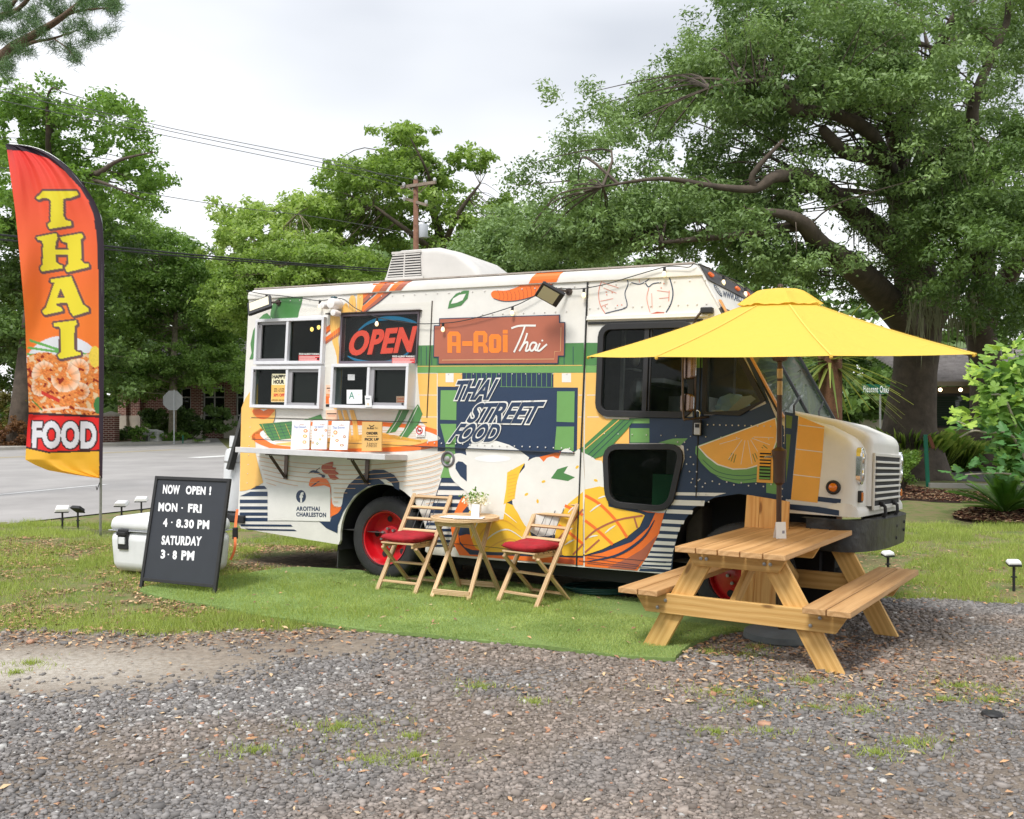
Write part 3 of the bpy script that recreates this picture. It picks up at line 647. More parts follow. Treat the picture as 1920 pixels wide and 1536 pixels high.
# spanish moss hanging from the limbs
mq = 300; P2 = np.concatenate([sample_poly([(1690, 520), (1830, 520), (1840, 600), (1700, 600)], mq, 0), sample_poly([(1560, 300), (1900, 300), (1900, 420), (1600, 450)], 260, 0)])
d = 21+3*rng.random(len(P2)); x = (P2[:, 0]-960)/F*d; z = CAMH+(768-P2[:, 1])/F*d; Lh = .25+.9*rng.random(len(P2))**2; w = .008+.016*rng.random(len(P2)); a = rng.random(len(P2))*3.14
dx, dy = np.cos(a)*w, np.sin(a)*w; sw = rng.normal(0, .05, len(P2))
V = np.stack([np.stack([x-dx, d-dy, z], -1), np.stack([x+dx, d+dy, z], -1), np.stack([x+dx*.8+sw, d+dy*.8, z-Lh*.5], -1), np.stack([x+sw*2, d, z-Lh], -1), np.stack([x-dx*.8+sw, d-dy*.8, z-Lh*.5], -1)], 1)
o = npmesh('hanging_moss', V-np.array(oak.location), (np.arange(len(P2))*5)[:, None]+np.arange(5)[None], mat('moss', rgb(120, 122, 96), .95), oak); o['kind'] = 'stuff'
tree('oak_tree', 'dark oak at the right edge, above the fig shrub', [
    dict(poly=[(1740, 330), (1960, 200), (1960, 640), (1890, 650), (1800, 620), (1740, 560), (1700, 440)], depth=20.5, thick=2.5, nclump=150, nleaf=230, cr=.55, leaf=.052, holes=())],
    l_dark, b_oak, ([(1855, 870, 29), (1850, 700, 29), (1835, 600, 28), (1850, 480, 24)], [.6, .45, .4, .2]), [([(1840, 620, 28.5), (1900, 500, 26), (1960, 400, 24)], [.35, .25, .15])], twigs=True)
# trees across the road, behind the truck
tree('deciduous_tree', 'tall light green tree rising behind the power pole above the truck roof', [
    dict(poly=[(590, 330), (640, 300), (700, 310), (720, 250), (765, 235), (790, 262), (800, 300), (815, 265), (835, 290), (870, 275), (930, 285), (950, 350), (960, 420), (960, 520), (560, 520), (600, 440), (585, 370)], depth=51, thick=4, nclump=300, nleaf=110, cr=.8, leaf=.12, asp=.5, holes=[(905, 400, 26, 10), (925, 360, 10, 12), (880, 345, 8, 8), (745, 470, 12, 6), (690, 395, 8, 10), (835, 470, 10, 10), (650, 440, 9, 9), (795, 320, 8, 18)]), dict(poly=[(700, 320), (715, 255), (762, 236), (792, 262), (800, 300), (830, 285), (920, 285), (935, 340), (800, 360)], depth=50, thick=1.5, nclump=70, nleaf=100, cr=.6, leaf=.12, asp=.5)],
    l_lime, b_oak, ([(840, 800, 51), (830, 560, 51), (820, 420, 51), (760, 300, 50)], [.5, .35, .22, .06]),
    [([(828, 470, 51), (860, 400, 49), (900, 345, 48.5)], [.2, .12, .05]), ([(825, 480, 51), (760, 430, 48), (700, 385, 47.5)], [.2, .12, .05]), ([(815, 370, 50.5), (800, 320, 48), (770, 260, 47.5)], [.12, .07, .03])])
tree('deciduous_tree', 'thin pale green tree with bare twigs left of the power pole', [
    dict(poly=[(450, 400), (480, 385), (540, 390), (560, 360), (600, 370), (620, 430), (600, 540), (400, 545), (430, 470), (410, 440)], depth=50, thick=4, nclump=260, nleaf=95, cr=.75, leaf=.12, asp=.5, holes=[(500, 430, 10, 12), (470, 450, 14, 8), (555, 420, 8, 12), (430, 470, 10, 10)])],
    leafmat('pale_leaf', rgb(112, 144, 66), rgb(186, 204, 122), .45), b_pale, ([(505, 830, 50), (500, 560, 50), (497, 470, 50), (480, 400, 49)], [.3, .2, .12, .04]),
    [([(499, 500, 50), (470, 460, 48), (430, 430, 47)], [.1, .06, .02]), ([(498, 480, 50), (530, 430, 48), (560, 400, 47)], [.1, .06, .02])])
tree('deciduous_tree', 'lime green roadside tree just above the rear end of the truck roof', [
    dict(poly=[(400, 500), (440, 478), (520, 460), (600, 472), (720, 480), (720, 560), (560, 600), (440, 640), (400, 600)], depth=44, thick=2.5, nclump=230, nleaf=120, cr=.7, leaf=.1, asp=.5)],
    l_lime, b_pale, ([(537, 800, 44), (540, 600, 44), (538, 480, 44)], [.14, .1, .05]))
tree('deciduous_tree', 'dark green tree filling the gap between power pole and oak', [
    dict(poly=[(850, 420), (960, 380), (1060, 420), (1240, 470), (1240, 560), (860, 540)], depth=33, thick=3, nclump=200, nleaf=150, cr=.75, leaf=.085)],
    l_oak, b_oak, ([(1000, 800, 33), (1000, 560, 33), (1010, 480, 33)], [.4, .3, .15]))
tree('deciduous_tree', 'leafy branching tree behind the top of the feather flag', [
    dict(poly=[(-40, 175), (80, 180), (130, 200), (175, 205), (185, 170), (200, 182), (235, 185), (265, 205), (262, 225), (318, 235), (300, 270), (325, 270), (295, 300), (270, 300), (300, 370), (265, 400), (200, 380), (180, 420), (-40, 460)], depth=46, thick=4, nclump=240, nleaf=120, cr=.9, leaf=.115, asp=.5, holes=[(215, 290, 18, 16), (165, 275, 14, 12), (240, 350, 20, 14), (25, 250, 12, 30), (215, 345, 14, 10), (120, 255, 10, 8), (255, 325, 12, 8), (10, 400, 14, 16), (180, 230, 8, 14)])],
    l_mid, b_oak, ([(30, 842, 46), (60, 600, 46), (90, 400, 46), (95, 240, 45)], [.5, .4, .3, .1]),
    [([(90, 420, 46), (160, 335, 43), (185, 325, 42.5), (225, 300, 42), (290, 285, 42)], [.28, .16, .12, .07, .02]), ([(92, 380, 46), (90, 230, 43), (88, 190, 42.5), (98, 165, 42), (115, 172, 42)], [.2, .09, .06, .04, .015]),
     ([(160, 335, 43), (200, 345, 42), (270, 375, 42)], [.1, .06, .02]), ([(90, 200, 42.5), (70, 175, 42), (40, 160, 42)], [.04, .03, .01])])
tree('deciduous_tree', 'broad green tree spreading over the brick building and the stop sign', [
    dict(poly=[(190, 390), (270, 400), (310, 430), (340, 445), (380, 480), (460, 500), (470, 700), (440, 725), (360, 715), (300, 745), (215, 755), (190, 700)], depth=57, thick=3.5, nclump=440, nleaf=150, cr=.95, leaf=.115, asp=.5, holes=()),
    dict(poly=[(230, 660), (330, 640), (450, 650), (440, 722), (380, 738), (345, 726), (300, 728), (210, 755)], depth=53.5, thick=1, nclump=80, nleaf=130, cr=.7, leaf=.1, asp=.5)],
    leafmat('street_leaf', rgb(66, 102, 42), rgb(150, 180, 96), .38), b_pale, ([(322, 832, 54), (324, 790, 54), (325, 720, 54), (330, 560, 56)], [.24, .2, .2, .1]))
tree('deciduous_tree', 'dark tree mass left of the feather flag pole', [
    dict(poly=[(-60, 400), (60, 420), (210, 420), (230, 720), (150, 740), (60, 730), (-60, 740)], depth=49, thick=3, nclump=280, nleaf=130, cr=1.0, leaf=.12, asp=.5)],
    l_dark, b_oak, ([(60, 835, 49), (70, 650, 49), (80, 520, 49)], [.4, .35, .25]))
# pine branches reaching in at the top left corner
def pine():
    root_p = AT(-160, 830, 19); root = empty('pine_tree', (root_p.x, root_p.y, -.12)); tag(root, 'pine tree whose needle branches reach into the top left corner', 'tree'); off = Vector(root.location)
    mb = MB(); mb.tube([(0, 0, 0), (0, 0, 7), (.1, 0, 12)], [.3, .25, .15], 12); mb.build('trunk', b_pine, root, smooth=True)
    L_ = [([(-150, 260, 19), (0, 110, 17), (60, 68, 16.5), (120, 30, 16), (200, -40, 16)], [.13, .10, .07, .045, .02]), ([(0, 105, 17), (60, 80, 16.5), (100, 72, 16.3), (150, 55, 16)], [.05, .03, .02, .01]), ([(-60, 30, 17), (20, 25, 16.5), (60, -10, 16)], [.05, .04, .03]),
          ([(-150, 120, 19), (-20, 50, 17), (30, 0, 16.5)], [.06, .05, .03]), ([(100, 40, 16.3), (150, 20, 16), (215, 15, 16)], [.03, .02, .008]), ([(100, 72, 16.3), (125, 90, 16), (140, 108, 16)], [.015, .01, .006]), ([(0, 95, 17), (-10, 120, 16.8), (5, 132, 16.8)], [.03, .02, .008])]
    tips = []
    for pts, rr in L_:
        mb = MB(); limb_px(mb, pts, rr, 7); mb.v = [tuple(Vector(v)-off) for v in mb.v]; mb.build('limb', b_pine, root, smooth=True)
    tu = [(u+random.gauss(0, 8), v+random.gauss(0, 6)) for u, v, k in [(10, 8, 6), (30, 30, 5), (60, 20, 6), (70, 45, 5), (95, 10, 6), (120, 25, 6), (150, 10, 7), (175, 5, 7), (200, 12, 6), (215, 18, 5), (150, 50, 5), (165, 62, 4), (195, 60, 3), (185, 68, 3), (120, 60, 4), (100, 80, 3), (140, 105, 5), (130, 95, 4), (50, 92, 4), (35, 95, 4), (15, 115, 4), (8, 130, 4), (5, 138, 3), (160, 82, 3), (5, 60, 5), (20, 70, 5), (-10, 30, 6), (45, 60, 4), (80, 60, 4), (210, -5, 5), (40, -10, 6), (90, -15, 6)] for _ in range(k)]
    V = []; tt = []
    for u, v in tu:
        c = np.array(AT(u, v, 16+random.uniform(-.6, .8)))-np.array(off); n = 95; dr = rng.normal(size=(n, 3)); dr /= np.linalg.norm(dr, axis=1, keepdims=True); dr[:, 2] += .15
        s = c+rng.normal(0, .045, (n, 3)); e = s+dr*(.09+.07*rng.random((n, 1))); w = np.cross(dr, rng.normal(size=(n, 3))); w = w/np.linalg.norm(w, axis=1, keepdims=True)*.004
        V.append(np.stack([s-w, s+w, e], 1)); tt.append(np.repeat(rng.random(n), 3))
    V = np.concatenate(V); n = len(V); o = npmesh('crown', V, np.arange(3*n).reshape(n, 3), l_pine, root, tint=np.concatenate(tt)); o['kind'] = 'stuff'
pine()
# far woods that read as one mass
def far_wood():
    Qs, ts = [], []
    for d, poly in ((75, [(-1100, 600), (-300, 560), (200, 480), (330, 450), (430, 470), (600, 440), (900, 470), (1300, 500), (1500, 560), (1700, 600), (1900, 580), (2300, 560), (3100, 600), (3100, 845), (-1100, 845)]), (64, [(1380, 640), (1700, 640), (1700, 840), (1380, 840)])):
        Q, t, _ = crown(poly=poly, depth=d, thick=5, nclump=1150 if d == 75 else 220, nleaf=70, cr=2.0 if d == 75 else 1.4, leaf=.42 if d == 75 else .24, asp=.6); Qs.append(Q); ts.append(t)
    Q = np.concatenate(Qs); t = np.concatenate(ts); n = len(Q); o = npmesh('distant_woods', Q, np.arange(4*n).reshape(n, 4), l_dark, tint=np.repeat(t, 4)); tag(o, 'distant dark green woodland closing the view behind road and houses', 'woods', kind='stuff')
far_wood()
def reflection_wood():
    # unseen tree belt, added and gapped to darken and mottle reflections in the glass
    nb = 150; bx = rng.random(nb)*120-60; bz = .8+rng.random(nb)**1.4*8; br = 1.2+1.6*rng.random(nb); ids = np.repeat(np.arange(nb), 180); n = len(ids); dv = rng.normal(size=(n, 3)); dv /= np.linalg.norm(dv, axis=1, keepdims=True)
    x = bx[ids]+dv[:, 0]*br[ids]*1.4; z = np.abs(bz[ids]+dv[:, 2]*br[ids]*.8); y = -26-rng.random(nb)[ids]*4+dv[:, 1]*br[ids]
    Q = leaf_quads(np.stack([x, y, z], -1), .35+.3*rng.random(n), .6); o = npmesh('reflection_woods', Q, np.arange(4*n).reshape(n, 4), l_dark, tint=np.repeat(rng.random(n), 4)); tag(o, 'unseen belt of trees added behind the viewer for reflections in the glass', 'woods', kind='stuff')
reflection_wood()
# hedges and shrubs across the road
def shrub(name, label, poly, d, th, nc, nl, cr, leaf, m, cat='shrub', asp=.5, group=None):
    Q, t, C_ = crown(poly=poly, depth=d, thick=th, nclump=nc, nleaf=nl, cr=cr, leaf=leaf, asp=asp); n = len(Q); c = C_.mean(0); off = np.array([c[0], c[1], float(gh(c[0], c[1]))])
    root = empty(name, off); tag(root, label, cat, group); o = npmesh('foliage', Q-off, np.arange(4*n).reshape(n, 4), m, root, tint=np.repeat(t, 4)); o['kind'] = 'stuff'
    mb = MB()
    for c in C_[:: max(1, len(C_)//9)]: mb.tube([(0, 0, 0), tuple((c-off)*.5+np.array([0, 0, .1])), tuple(c-off)], [.03, .02, .008], 5, False)
    o = mb.build('stems', b_oak, root, fix=False); o['kind'] = 'stuff'
    return root
shrub('hedge', 'clipped dark hedge under the windows of the brick building', [(265, 768), (440, 768), (440, 812), (272, 815)], 56, 1.0, 130, 110, .4, .09, l_dark, 'hedge')
shrub('shrub', 'low shrub beside the foot of the stop sign post', [(300, 815), (380, 815), (385, 838), (300, 840)], 52.5, .8, 40, 80, .25, .07, l_mid)
shrub('shrub', 'weedy plant at the left of the grey utility box', [(240, 812), (275, 800), (280, 836), (240, 838)], 51.5, .6, 22, 80, .25, .07, l_mid)
shrub('shrub', 'dark ground cover between brick pillar and utility box', [(205, 815), (262, 806), (262, 822), (205, 830)], 53, .6, 24, 90, .3, .08, l_dark)
shrub('shrub', 'brownish climbing bush at the left edge behind the flag', [(-30, 740), (60, 735), (70, 830), (-30, 838)], 47, 1, 60, 110, .5, .09, leafmat('rust_leaf', rgb(84, 64, 36), rgb(128, 132, 62), .3))
shrub('shrub', 'bush of dry reddish stems left of the brick pillar', [(-30, 800), (75, 790), (80, 842), (-30, 845)], 45.5, .6, 40, 90, .35, .07, leafmat('red_leaf', rgb(88, 52, 34), rgb(142, 106, 70), .3))
# fig shrub: large lobed leaves, each a leaf of its own
def fig():
    d0 = 15.5; root_p = G(1920, 925, -.12); root = empty('fig_shrub', (root_p.x+.9, d0+.3, -.12)); tag(root, 'light green fig shrub with large lobed leaves at the right edge', 'shrub'); off = Vector(root.location)
    lobe = [(0, -.05), (.18, .0), (.42, .04), (.50, .20), (.34, .30), (.48, .50), (.42, .68), (.22, .60), (.20, .86), (0, 1.0), (-.20, .86), (-.22, .60), (-.42, .68), (-.48, .50), (-.34, .30), (-.50, .20), (-.42, .04), (-.18, .0)]
    ms_ = []
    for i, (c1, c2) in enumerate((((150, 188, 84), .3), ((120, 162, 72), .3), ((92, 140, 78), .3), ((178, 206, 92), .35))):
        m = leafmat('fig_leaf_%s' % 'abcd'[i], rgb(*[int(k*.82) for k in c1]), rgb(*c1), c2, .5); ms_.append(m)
    meshes = []
    for i in range(4):
        mb = MB(); cen = (0, .35, .03); vs = [(x, y, -.28*abs(x)+.10*math.sin(3*y+i)-.12*max(0, y-.5)) for x, y in lobe]+[cen]; n = len(lobe)
        mb.add(vs, [(j, (j+1) % n, n) for j in range(n)]); me = bpy.data.meshes.new('leaf'); me.from_pydata(mb.v, [], mb.f)
        a = me.attributes.new('tint', 'FLOAT', 'POINT'); a.data.foreach_set('value', [.2+.25*i]*len(mb.v)); me.materials.append(ms_[i]); meshes.append(me)
    up_poly = [(1885, 640), (1925, 625), (1938, 640), (1938, 900), (1900, 905), (1850, 895), (1790, 905), (1770, 885), (1830, 860), (1850, 830), (1800, 815), (1770, 800), (1790, 770), (1810, 740), (1815, 700), (1840, 670)]
    cs = []
    P2 = sample_poly(up_poly, 330, 0)
    for u, v in P2:
        if 812 < v < 858 and u < 1850: continue
        d = d0+random.uniform(-.8, .9)-(.3 if v > 820 else 0); cs.append((u, v, d))
    cs = cs[:292]
    for i, (u, v, d) in enumerate(cs):
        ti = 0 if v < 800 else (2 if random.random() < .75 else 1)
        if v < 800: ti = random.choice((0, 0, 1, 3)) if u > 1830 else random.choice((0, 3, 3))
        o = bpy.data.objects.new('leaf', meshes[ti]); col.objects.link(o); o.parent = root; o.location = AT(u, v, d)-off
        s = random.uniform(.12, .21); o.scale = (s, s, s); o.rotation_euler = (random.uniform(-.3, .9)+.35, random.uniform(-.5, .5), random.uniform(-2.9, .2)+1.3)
    # inner leaves too dense to pick apart
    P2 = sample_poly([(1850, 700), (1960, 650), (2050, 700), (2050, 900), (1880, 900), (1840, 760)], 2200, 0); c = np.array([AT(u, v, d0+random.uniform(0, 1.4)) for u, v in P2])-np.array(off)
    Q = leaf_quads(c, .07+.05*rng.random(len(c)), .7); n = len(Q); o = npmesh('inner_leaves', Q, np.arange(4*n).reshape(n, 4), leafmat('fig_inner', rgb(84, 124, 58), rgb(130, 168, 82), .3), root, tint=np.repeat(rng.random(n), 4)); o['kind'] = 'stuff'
    for pts, r in ([(1950, 930, d0), (1900, 820, d0), (1850, 812, d0-.4), (1825, 808, d0-.5), (1800, 820, d0-.6)], .018), ([(1950, 930, d0), (1890, 760, d0), (1860, 740, d0-.3)], .02), ([(1960, 930, d0), (1900, 890, d0-.2), (1810, 890, d0-.5)], .016), ([(1825, 808, d0-.5), (1812, 797, d0-.5), (1795, 790, d0-.5)], .01), ([(1960, 930, d0), (1930, 720, d0), (1925, 650, d0)], .022):
        mb = MB(); limb_px(mb, pts, [r*1.4, r*.6], 6); mb.v = [tuple(Vector(v)-off) for v in mb.v]; mb.build('branch', mat('fig_bark', rgb(158, 150, 136), .8, var=.15), root, smooth=True)
fig()
# feathery sago palm and strap-leaved plants
def fronds(name, label, cat, c, n, ln, w, m, rise=(.2, 1.3), leaflets=0, droop=.5, trunk=None, seg=7, az=(0, 6.283), group=None, stemm=None, rise_fn=None):
    root = empty(name, c); tag(root, label, cat, group)
    for i in range(n):
        a = az[0]+(az[1]-az[0])*(i+random.random()*.7)/n; e = random.uniform(*rise); l = ln*random.uniform(.75, 1.1); z0 = trunk or 0
        P = []
        for j in range(seg+1):
            t = j/seg; r = l*t*math.cos(e)*(1+.15*t); z = z0+l*(t*math.sin(e)-droop*t*t*.8); P.append(Vector((math.cos(a)*r, math.sin(a)*r, z)))
        mb = MB(); side = Vector((-math.sin(a), math.cos(a), 0))
        if leaflets:
            mb.tube(P, [.008, *([.006]*(seg-1)), .002], 4, False)
            for j in range(leaflets):
                t = .15+.85*j/leaflets; k = min(int(t*seg), seg-1); p = P[k].lerp(P[k+1], t*seg-k); tg = (P[k+1]-P[k]).normalized(); lw = w*math.sin(math.pi*(.12+.86*t))**.6
                for sg in (-1, 1):
                    tip = p+side*sg*lw+tg*lw*.7+Vector((0, 0, lw*.35)); q = tg*.012; mb.add([p-q, p+q, tip], [(0, 1, 2)])
        else:
            A = [p+side*w*(1-.85*j/seg)*.5 for j, p in enumerate(P)]; B = [p-side*w*(1-.85*j/seg)*.5+Vector((0, 0, w*.1)) for j, p in enumerate(P)]
            mb.strip(A, B)
        o = mb.build('frond' if leaflets else 'blade', m, root, fix=False)
        at = o.data.attributes.new('tint', 'FLOAT', 'POINT'); at.data.foreach_set('value', [random.random()]*len(o.data.vertices))
    return root
l_sago = leafmat('sago_leaf', rgb(58, 104, 34), rgb(116, 160, 62), .3)
p = G(1885, 965, -.12); fronds('sago_palm', 'bright green sago palm on the mulch bed below the fig shrub', 'palm', (p.x, p.y, -.1), 34, .95, .14, l_sago, (.35, 1.35), 34, .25)
p = G(1965, 955, -.12); fronds('sago_palm', 'second sago palm half cut off by the right edge', 'palm', (p.x, p.y, -.1), 26, .9, .14, l_sago, (.35, 1.3), 30, .25)
l_palm = leafmat('palm_leaf', rgb(74, 104, 44), rgb(166, 170, 92), .35)
pp = TO+TX*3.62+TY*3.1
rt = fronds('yucca_palm', 'tall spiky palm standing behind the windscreen of the truck', 'palm', (pp.x, pp.y, -.12), 120, .82, .04, l_palm, (-.75, 1.15), 0, .30, trunk=2.3, seg=6)
mb = MB(); mb.tube([(0, 0, 0), (.03, 0, 1.1), (0, 0, 2.5)], [.13, .10, .13], 12); mb.build('trunk', mat('palm_trunk', rgb(112, 78, 54, .8), .95, var=.4, vscale=12, bump=.8, bscale=30), rt, smooth=True)
l_tall = leafmat('reed_leaf', rgb(84, 118, 44), rgb(158, 172, 88), .4)
for i, (u, v, d, h, w, lab) in enumerate([(1700, 905, 26, 1.25, 1.2, 'tall ornamental grass clump at the foot of the big oak, nearest the truck'), (1750, 900, 27.5, 1.15, 1.0, 'ornamental grass clump behind the green post'), (1795, 890, 28.5, .9, 1.0, 'ornamental grass clump in front of the house window'), (1670, 905, 24.5, .8, .8, 'low grass clump showing just past the truck headlight')]):
    c = AT(u, 768, d); root = empty('ornamental_grass', (c.x, c.y, -.12)); tag(root, lab, 'ornamental grass', 'ornamental grasses by the oak')
    n = 2600; a = rng.random(n)*6.283; r = .25*rng.random(n)**.5; x, y = np.cos(a)*r*w, np.sin(a)*r; hh = h*(.6+.5*rng.random(n)); ll = hh*.55*rng.random(n); wd = .018
    b2 = a+rng.normal(0, .6, n); V = np.stack([np.stack([x-wd, y, 0*x], -1), np.stack([x+wd, y, 0*x], -1), np.stack([x+np.cos(b2)*ll*.5+wd*.8, y+np.sin(b2)*ll*.5, hh*.75], -1), np.stack([x+np.cos(b2)*ll*1.4, y+np.sin(b2)*ll*1.4, hh*(.75+.25*rng.random(n))], -1)], 1)
    o = npmesh('blades', V, np.arange(4*n).reshape(n, 4), l_tall, root, tint=np.repeat(rng.random(n), 4)); o['kind'] = 'stuff'
shrub('shrub', 'small round shrub behind the truck headlight, at the edge of the mulch', [(1672, 850), (1712, 850), (1720, 895), (1675, 900)], 21, .4, 24, 100, .2, .035, l_mid)
# ---------------------------------------------------------------- the food truck (local X = length, Y = width away from us, Z = up)
MT = Matrix((TX, TY, TZ)).transposed().to_4x4(); MT.translation = TO
truck = empty('food_truck'); truck.matrix_world = MT
tag(truck, 'cream step van food truck with colourful mural of bowls, mango and rooster', 'food truck')
_pl = {}
def sp_(u, v, y=0.0):
    if y not in _pl: _pl[y] = Plane(TO+TY*y, TX, TZ)
    return _pl[y].px(u, v)
def SL(a, b, d=0): return (a, -d, b)      # plane coordinates -> truck coordinates, d = proud of the side
W = 2.2; XR = -1.95; ZR = 2.88
paint = mat('cream_paint', rgb(242, 239, 232, .88), .36, var=.09, vscale=3.2, spec=.5, bump=.12, bscale=3)
m_alu = mat('white_aluminium', rgb(232, 232, 236, .92), .35, var=.05, vscale=6)
m_black = mat('black_rubber', (.018, .018, .02), .55, var=.2, vscale=15)
m_dark = mat('dark_interior', (.02, .02, .022), .8)
m_in = mat('interior_steel', (.16, .16, .155), .45, .3, var=.3, vscale=4)
m_steel = mat('bare_steel', (.42, .42, .41), .38, .8, var=.2, vscale=9)
m_brown = mat('weathered_metal', (.13, .10, .085), .35, .8, var=.4, vscale=20)
g_win = glassmat('window_glass', (.004, .006, .006), .74)
g_cab = glassmat('cab_glass', (.004, .007, .006), .66)
def arc(cx, cz, r, a0, a1, n=16): return [(cx+r*math.cos(R(a0+(a1-a0)*i/n)), cz+r*math.sin(R(a0+(a1-a0)*i/n))) for i in range(n+1)]
def rrect(x0, x1, z0, z1, r, n=4): return arc(x1-r, z0+r, r, -90, 0, n)+arc(x1-r, z1-r, r, 0, 90, n)+arc(x0+r, z1-r, r, 90, 180, n)+arc(x0+r, z0+r, r, 180, 270, n)
side_out = [(XR, .42), (XR+.06, .36)]+[(-.9, .315)]+[(-.54, .30)]+arc(0, .41, .525, 187, -9, 22)+[(.56, .30), (1.05, .306), (2.1, .33), (2.97, .35)]+arc(3.56, .46, .60, 190, 60, 16)+[(3.86, 1.684), (3.842, 1.70), (3.336, 2.578), (3.16, ZR), (XR, ZR)]
side_out = [p for i, p in enumerate(side_out) if i == 0 or (Vector(p)-Vector(side_out[i-1])).length > .004]
dw = [sp_(u, v) for u, v in ((1128, 615), (1297, 615), (1297, 782), (1128, 782))]
dwx0, dwx1, dwz0, dwz1 = 2.285, 3.125, 1.675, 2.43
lowr = []
lp = [sp_(u, v) for u, v in ((1141, 945), (1136, 838), (1282, 838), (1256, 955))]   # bl, tl, tr, br
def round_poly(P, r, n=5):
    out = []
    for i in range(len(P)):
        p, a, b = Vector(P[i]), Vector(P[i-1]), Vector(P[(i+1) % len(P)]); d1, d2 = (a-p).normalized(), (b-p).normalized()
        for j in range(n+1):
            t = j/n; q = p+d1*r*(1-t)**2+d2*r*t**2; out.append((q.x, q.y))
    return out
lowr = round_poly(lp, .13)
qp = [sp_(1322, 775), (3.235, 2.42), (3.375, 2.42), sp_(1432, 752), sp_(1387, 775)]
doorw = rrect(dwx0, dwx1, dwz0, dwz1, .09)
WINS = [(-1.79, -.835, 2.125, 2.61), (-1.795, -.825, 1.66, 2.10), (-.63, .335, 2.128, 2.63), (-.64, .32, 1.672, 2.115)]
rect = lambda a, b, c, d: [(a, c), (b, c), (b, d), (a, d)]
holes_ = [rect(a+.02, b-.02, c+.02, d-.02) for a, b, c, d in WINS]+[doorw, lowr, qp]
def holed(name, outer, holes, place, m, parent, thick=.03):
    loops = [[Vector((a, b, 0)) for a, b in outer]]+[[Vector((a, b, 0)) for a, b in h] for h in holes]
    tri = geometry.tessellate_polygon(loops); pts = [p for l in loops for p in l]; n = len(pts)
    vs = [place(p.x, p.y, 0) for p in pts]+[place(p.x, p.y, -thick) for p in pts]; fs = [tuple(t) for t in tri]+[tuple(i+n for i in reversed(t)) for t in tri]
    s = 0
    for l in loops:
        k = len(l); fs += [(s+i, s+(i+1) % k, s+(i+1) % k+n, s+i+n) for i in range(k)]; s += k
    mb = MB(); mb.add(vs, fs); o = mb.build(name, m, parent, fix=True); return o
holed('side_panel', side_out, holes_, SL, paint, truck)
mb = MB(); mb.flat([(XR, 0, .4), (XR, W, .4), (XR, W, ZR), (XR, 0, ZR)]); mb.build('rear_wall', paint, truck)
mb = MB(); mb.prism([(x, z) for x, z in side_out], lambda a, b, d: (a, W+d, b), 0, .03); mb.build('far_side_panel', paint, truck)
# rounded roof cap with a gutter lip
prof = [(-.004, 2.835), (-.018, 2.84), (-.02, 2.875), (-.012, 2.91), (.03, 2.945), (.10, 2.963), (.25, 2.97)]
full = prof+[(W-y, z) for y, z in reversed(prof)]
def capx(y, z, end): return XR-.012 if end < 0 else (3.16-(z-2.88)*.58+.01)
mb = MB(); nA = [(XR+.0+(.0 if z < 2.93 else .05), y, z) for y, z in full]; nB = [(3.165-(z-2.88)*.58, y, z) for y, z in full]
mb.strip(nA, nB); mb.flat(nA); mb.build('roof', paint, truck, auto=30)
mb = MB(); mb.beam((XR+.05, .03, 2.955), (3.1, .03, 2.955), .02, .014); mb.build('roof_edge_trim', mat('old_sealant', rgb(170, 160, 150), .8, var=.3), truck)
# interior so that the windows look into a room
mb = MB(); mb.flat([(XR+.05, 1.5, .9), (3.0, 1.5, .9), (3.0, 1.5, 2.8), (XR+.05, 1.5, 2.8)]); mb.flat([(XR+.05, .03, 2.75), (3.2, .03, 2.75), (3.2, W-.05, 2.75), (XR+.05, W-.05, 2.75)]); mb.flat([(XR+.05, .06, .45), (3.7, .06, .45), (3.7, W-.05, .45), (XR+.05, W-.05, .45)])
mb.flat([(XR+.05, .05, .5), (XR+.05, W, .5), (XR+.05, W, 2.75), (XR+.05, .05, 2.75)]); mb.build('interior_lining', m_in, truck, fix=False)
mb = MB(); mb.box2((-1.9, .9, 1.35), (.9, 1.48, 1.45)); mb.box2((-1.6, 1.2, 2.1), (-.4, 1.48, 2.4)); mb.box2((1.0, .9, .5), (1.6, 1.48, 2.5)); mb.box2((2.5, 1.1, .5), (2.9, 1.4, 1.9)); mb.box2((2.35, .7, 2.0), (2.6, 1.4, 2.04)); mb.box2((sp_(1163, 700, .4)[0], .4, 1.5), (sp_(1169, 700, .4)[0], .43, 2.5)); mb.box2((sp_(1170, 692, .5)[0], .5, sp_(1170, 694, .5)[1]), (sp_(1188, 692, .5)[0], .7, sp_(1170, 690, .5)[1])); mb.sphere((sp_(1197, 730, .6)[0], .6, sp_(1197, 735, .6)[1]), .11, 12, 8, sq=(.8, .5, 1.2)); mb.sphere((sp_(1190, 680, .6)[0], .6, sp_(1190, 672, .6)[1]), .07, 12, 8, sq=(.8, .5, 1.2)); mb.box2((-.3, .5, 1.5), (-.05, .7, 2.4)); mb.build('kitchen_fittings', m_steel, truck)
for x, z in ((-1.70, 2.60), (-1.60, 2.62), (-1.5, 2.60)):
    mb = MB(); mb.sphere((x, .75, z), .02, 8, 5, sq=(1, 1, 1.3)); mb.build('interior_lamp', mat('warm_lamp', (.9, .6, .2), .4, emit=(1, .6, .15), estr=2.5), truck)
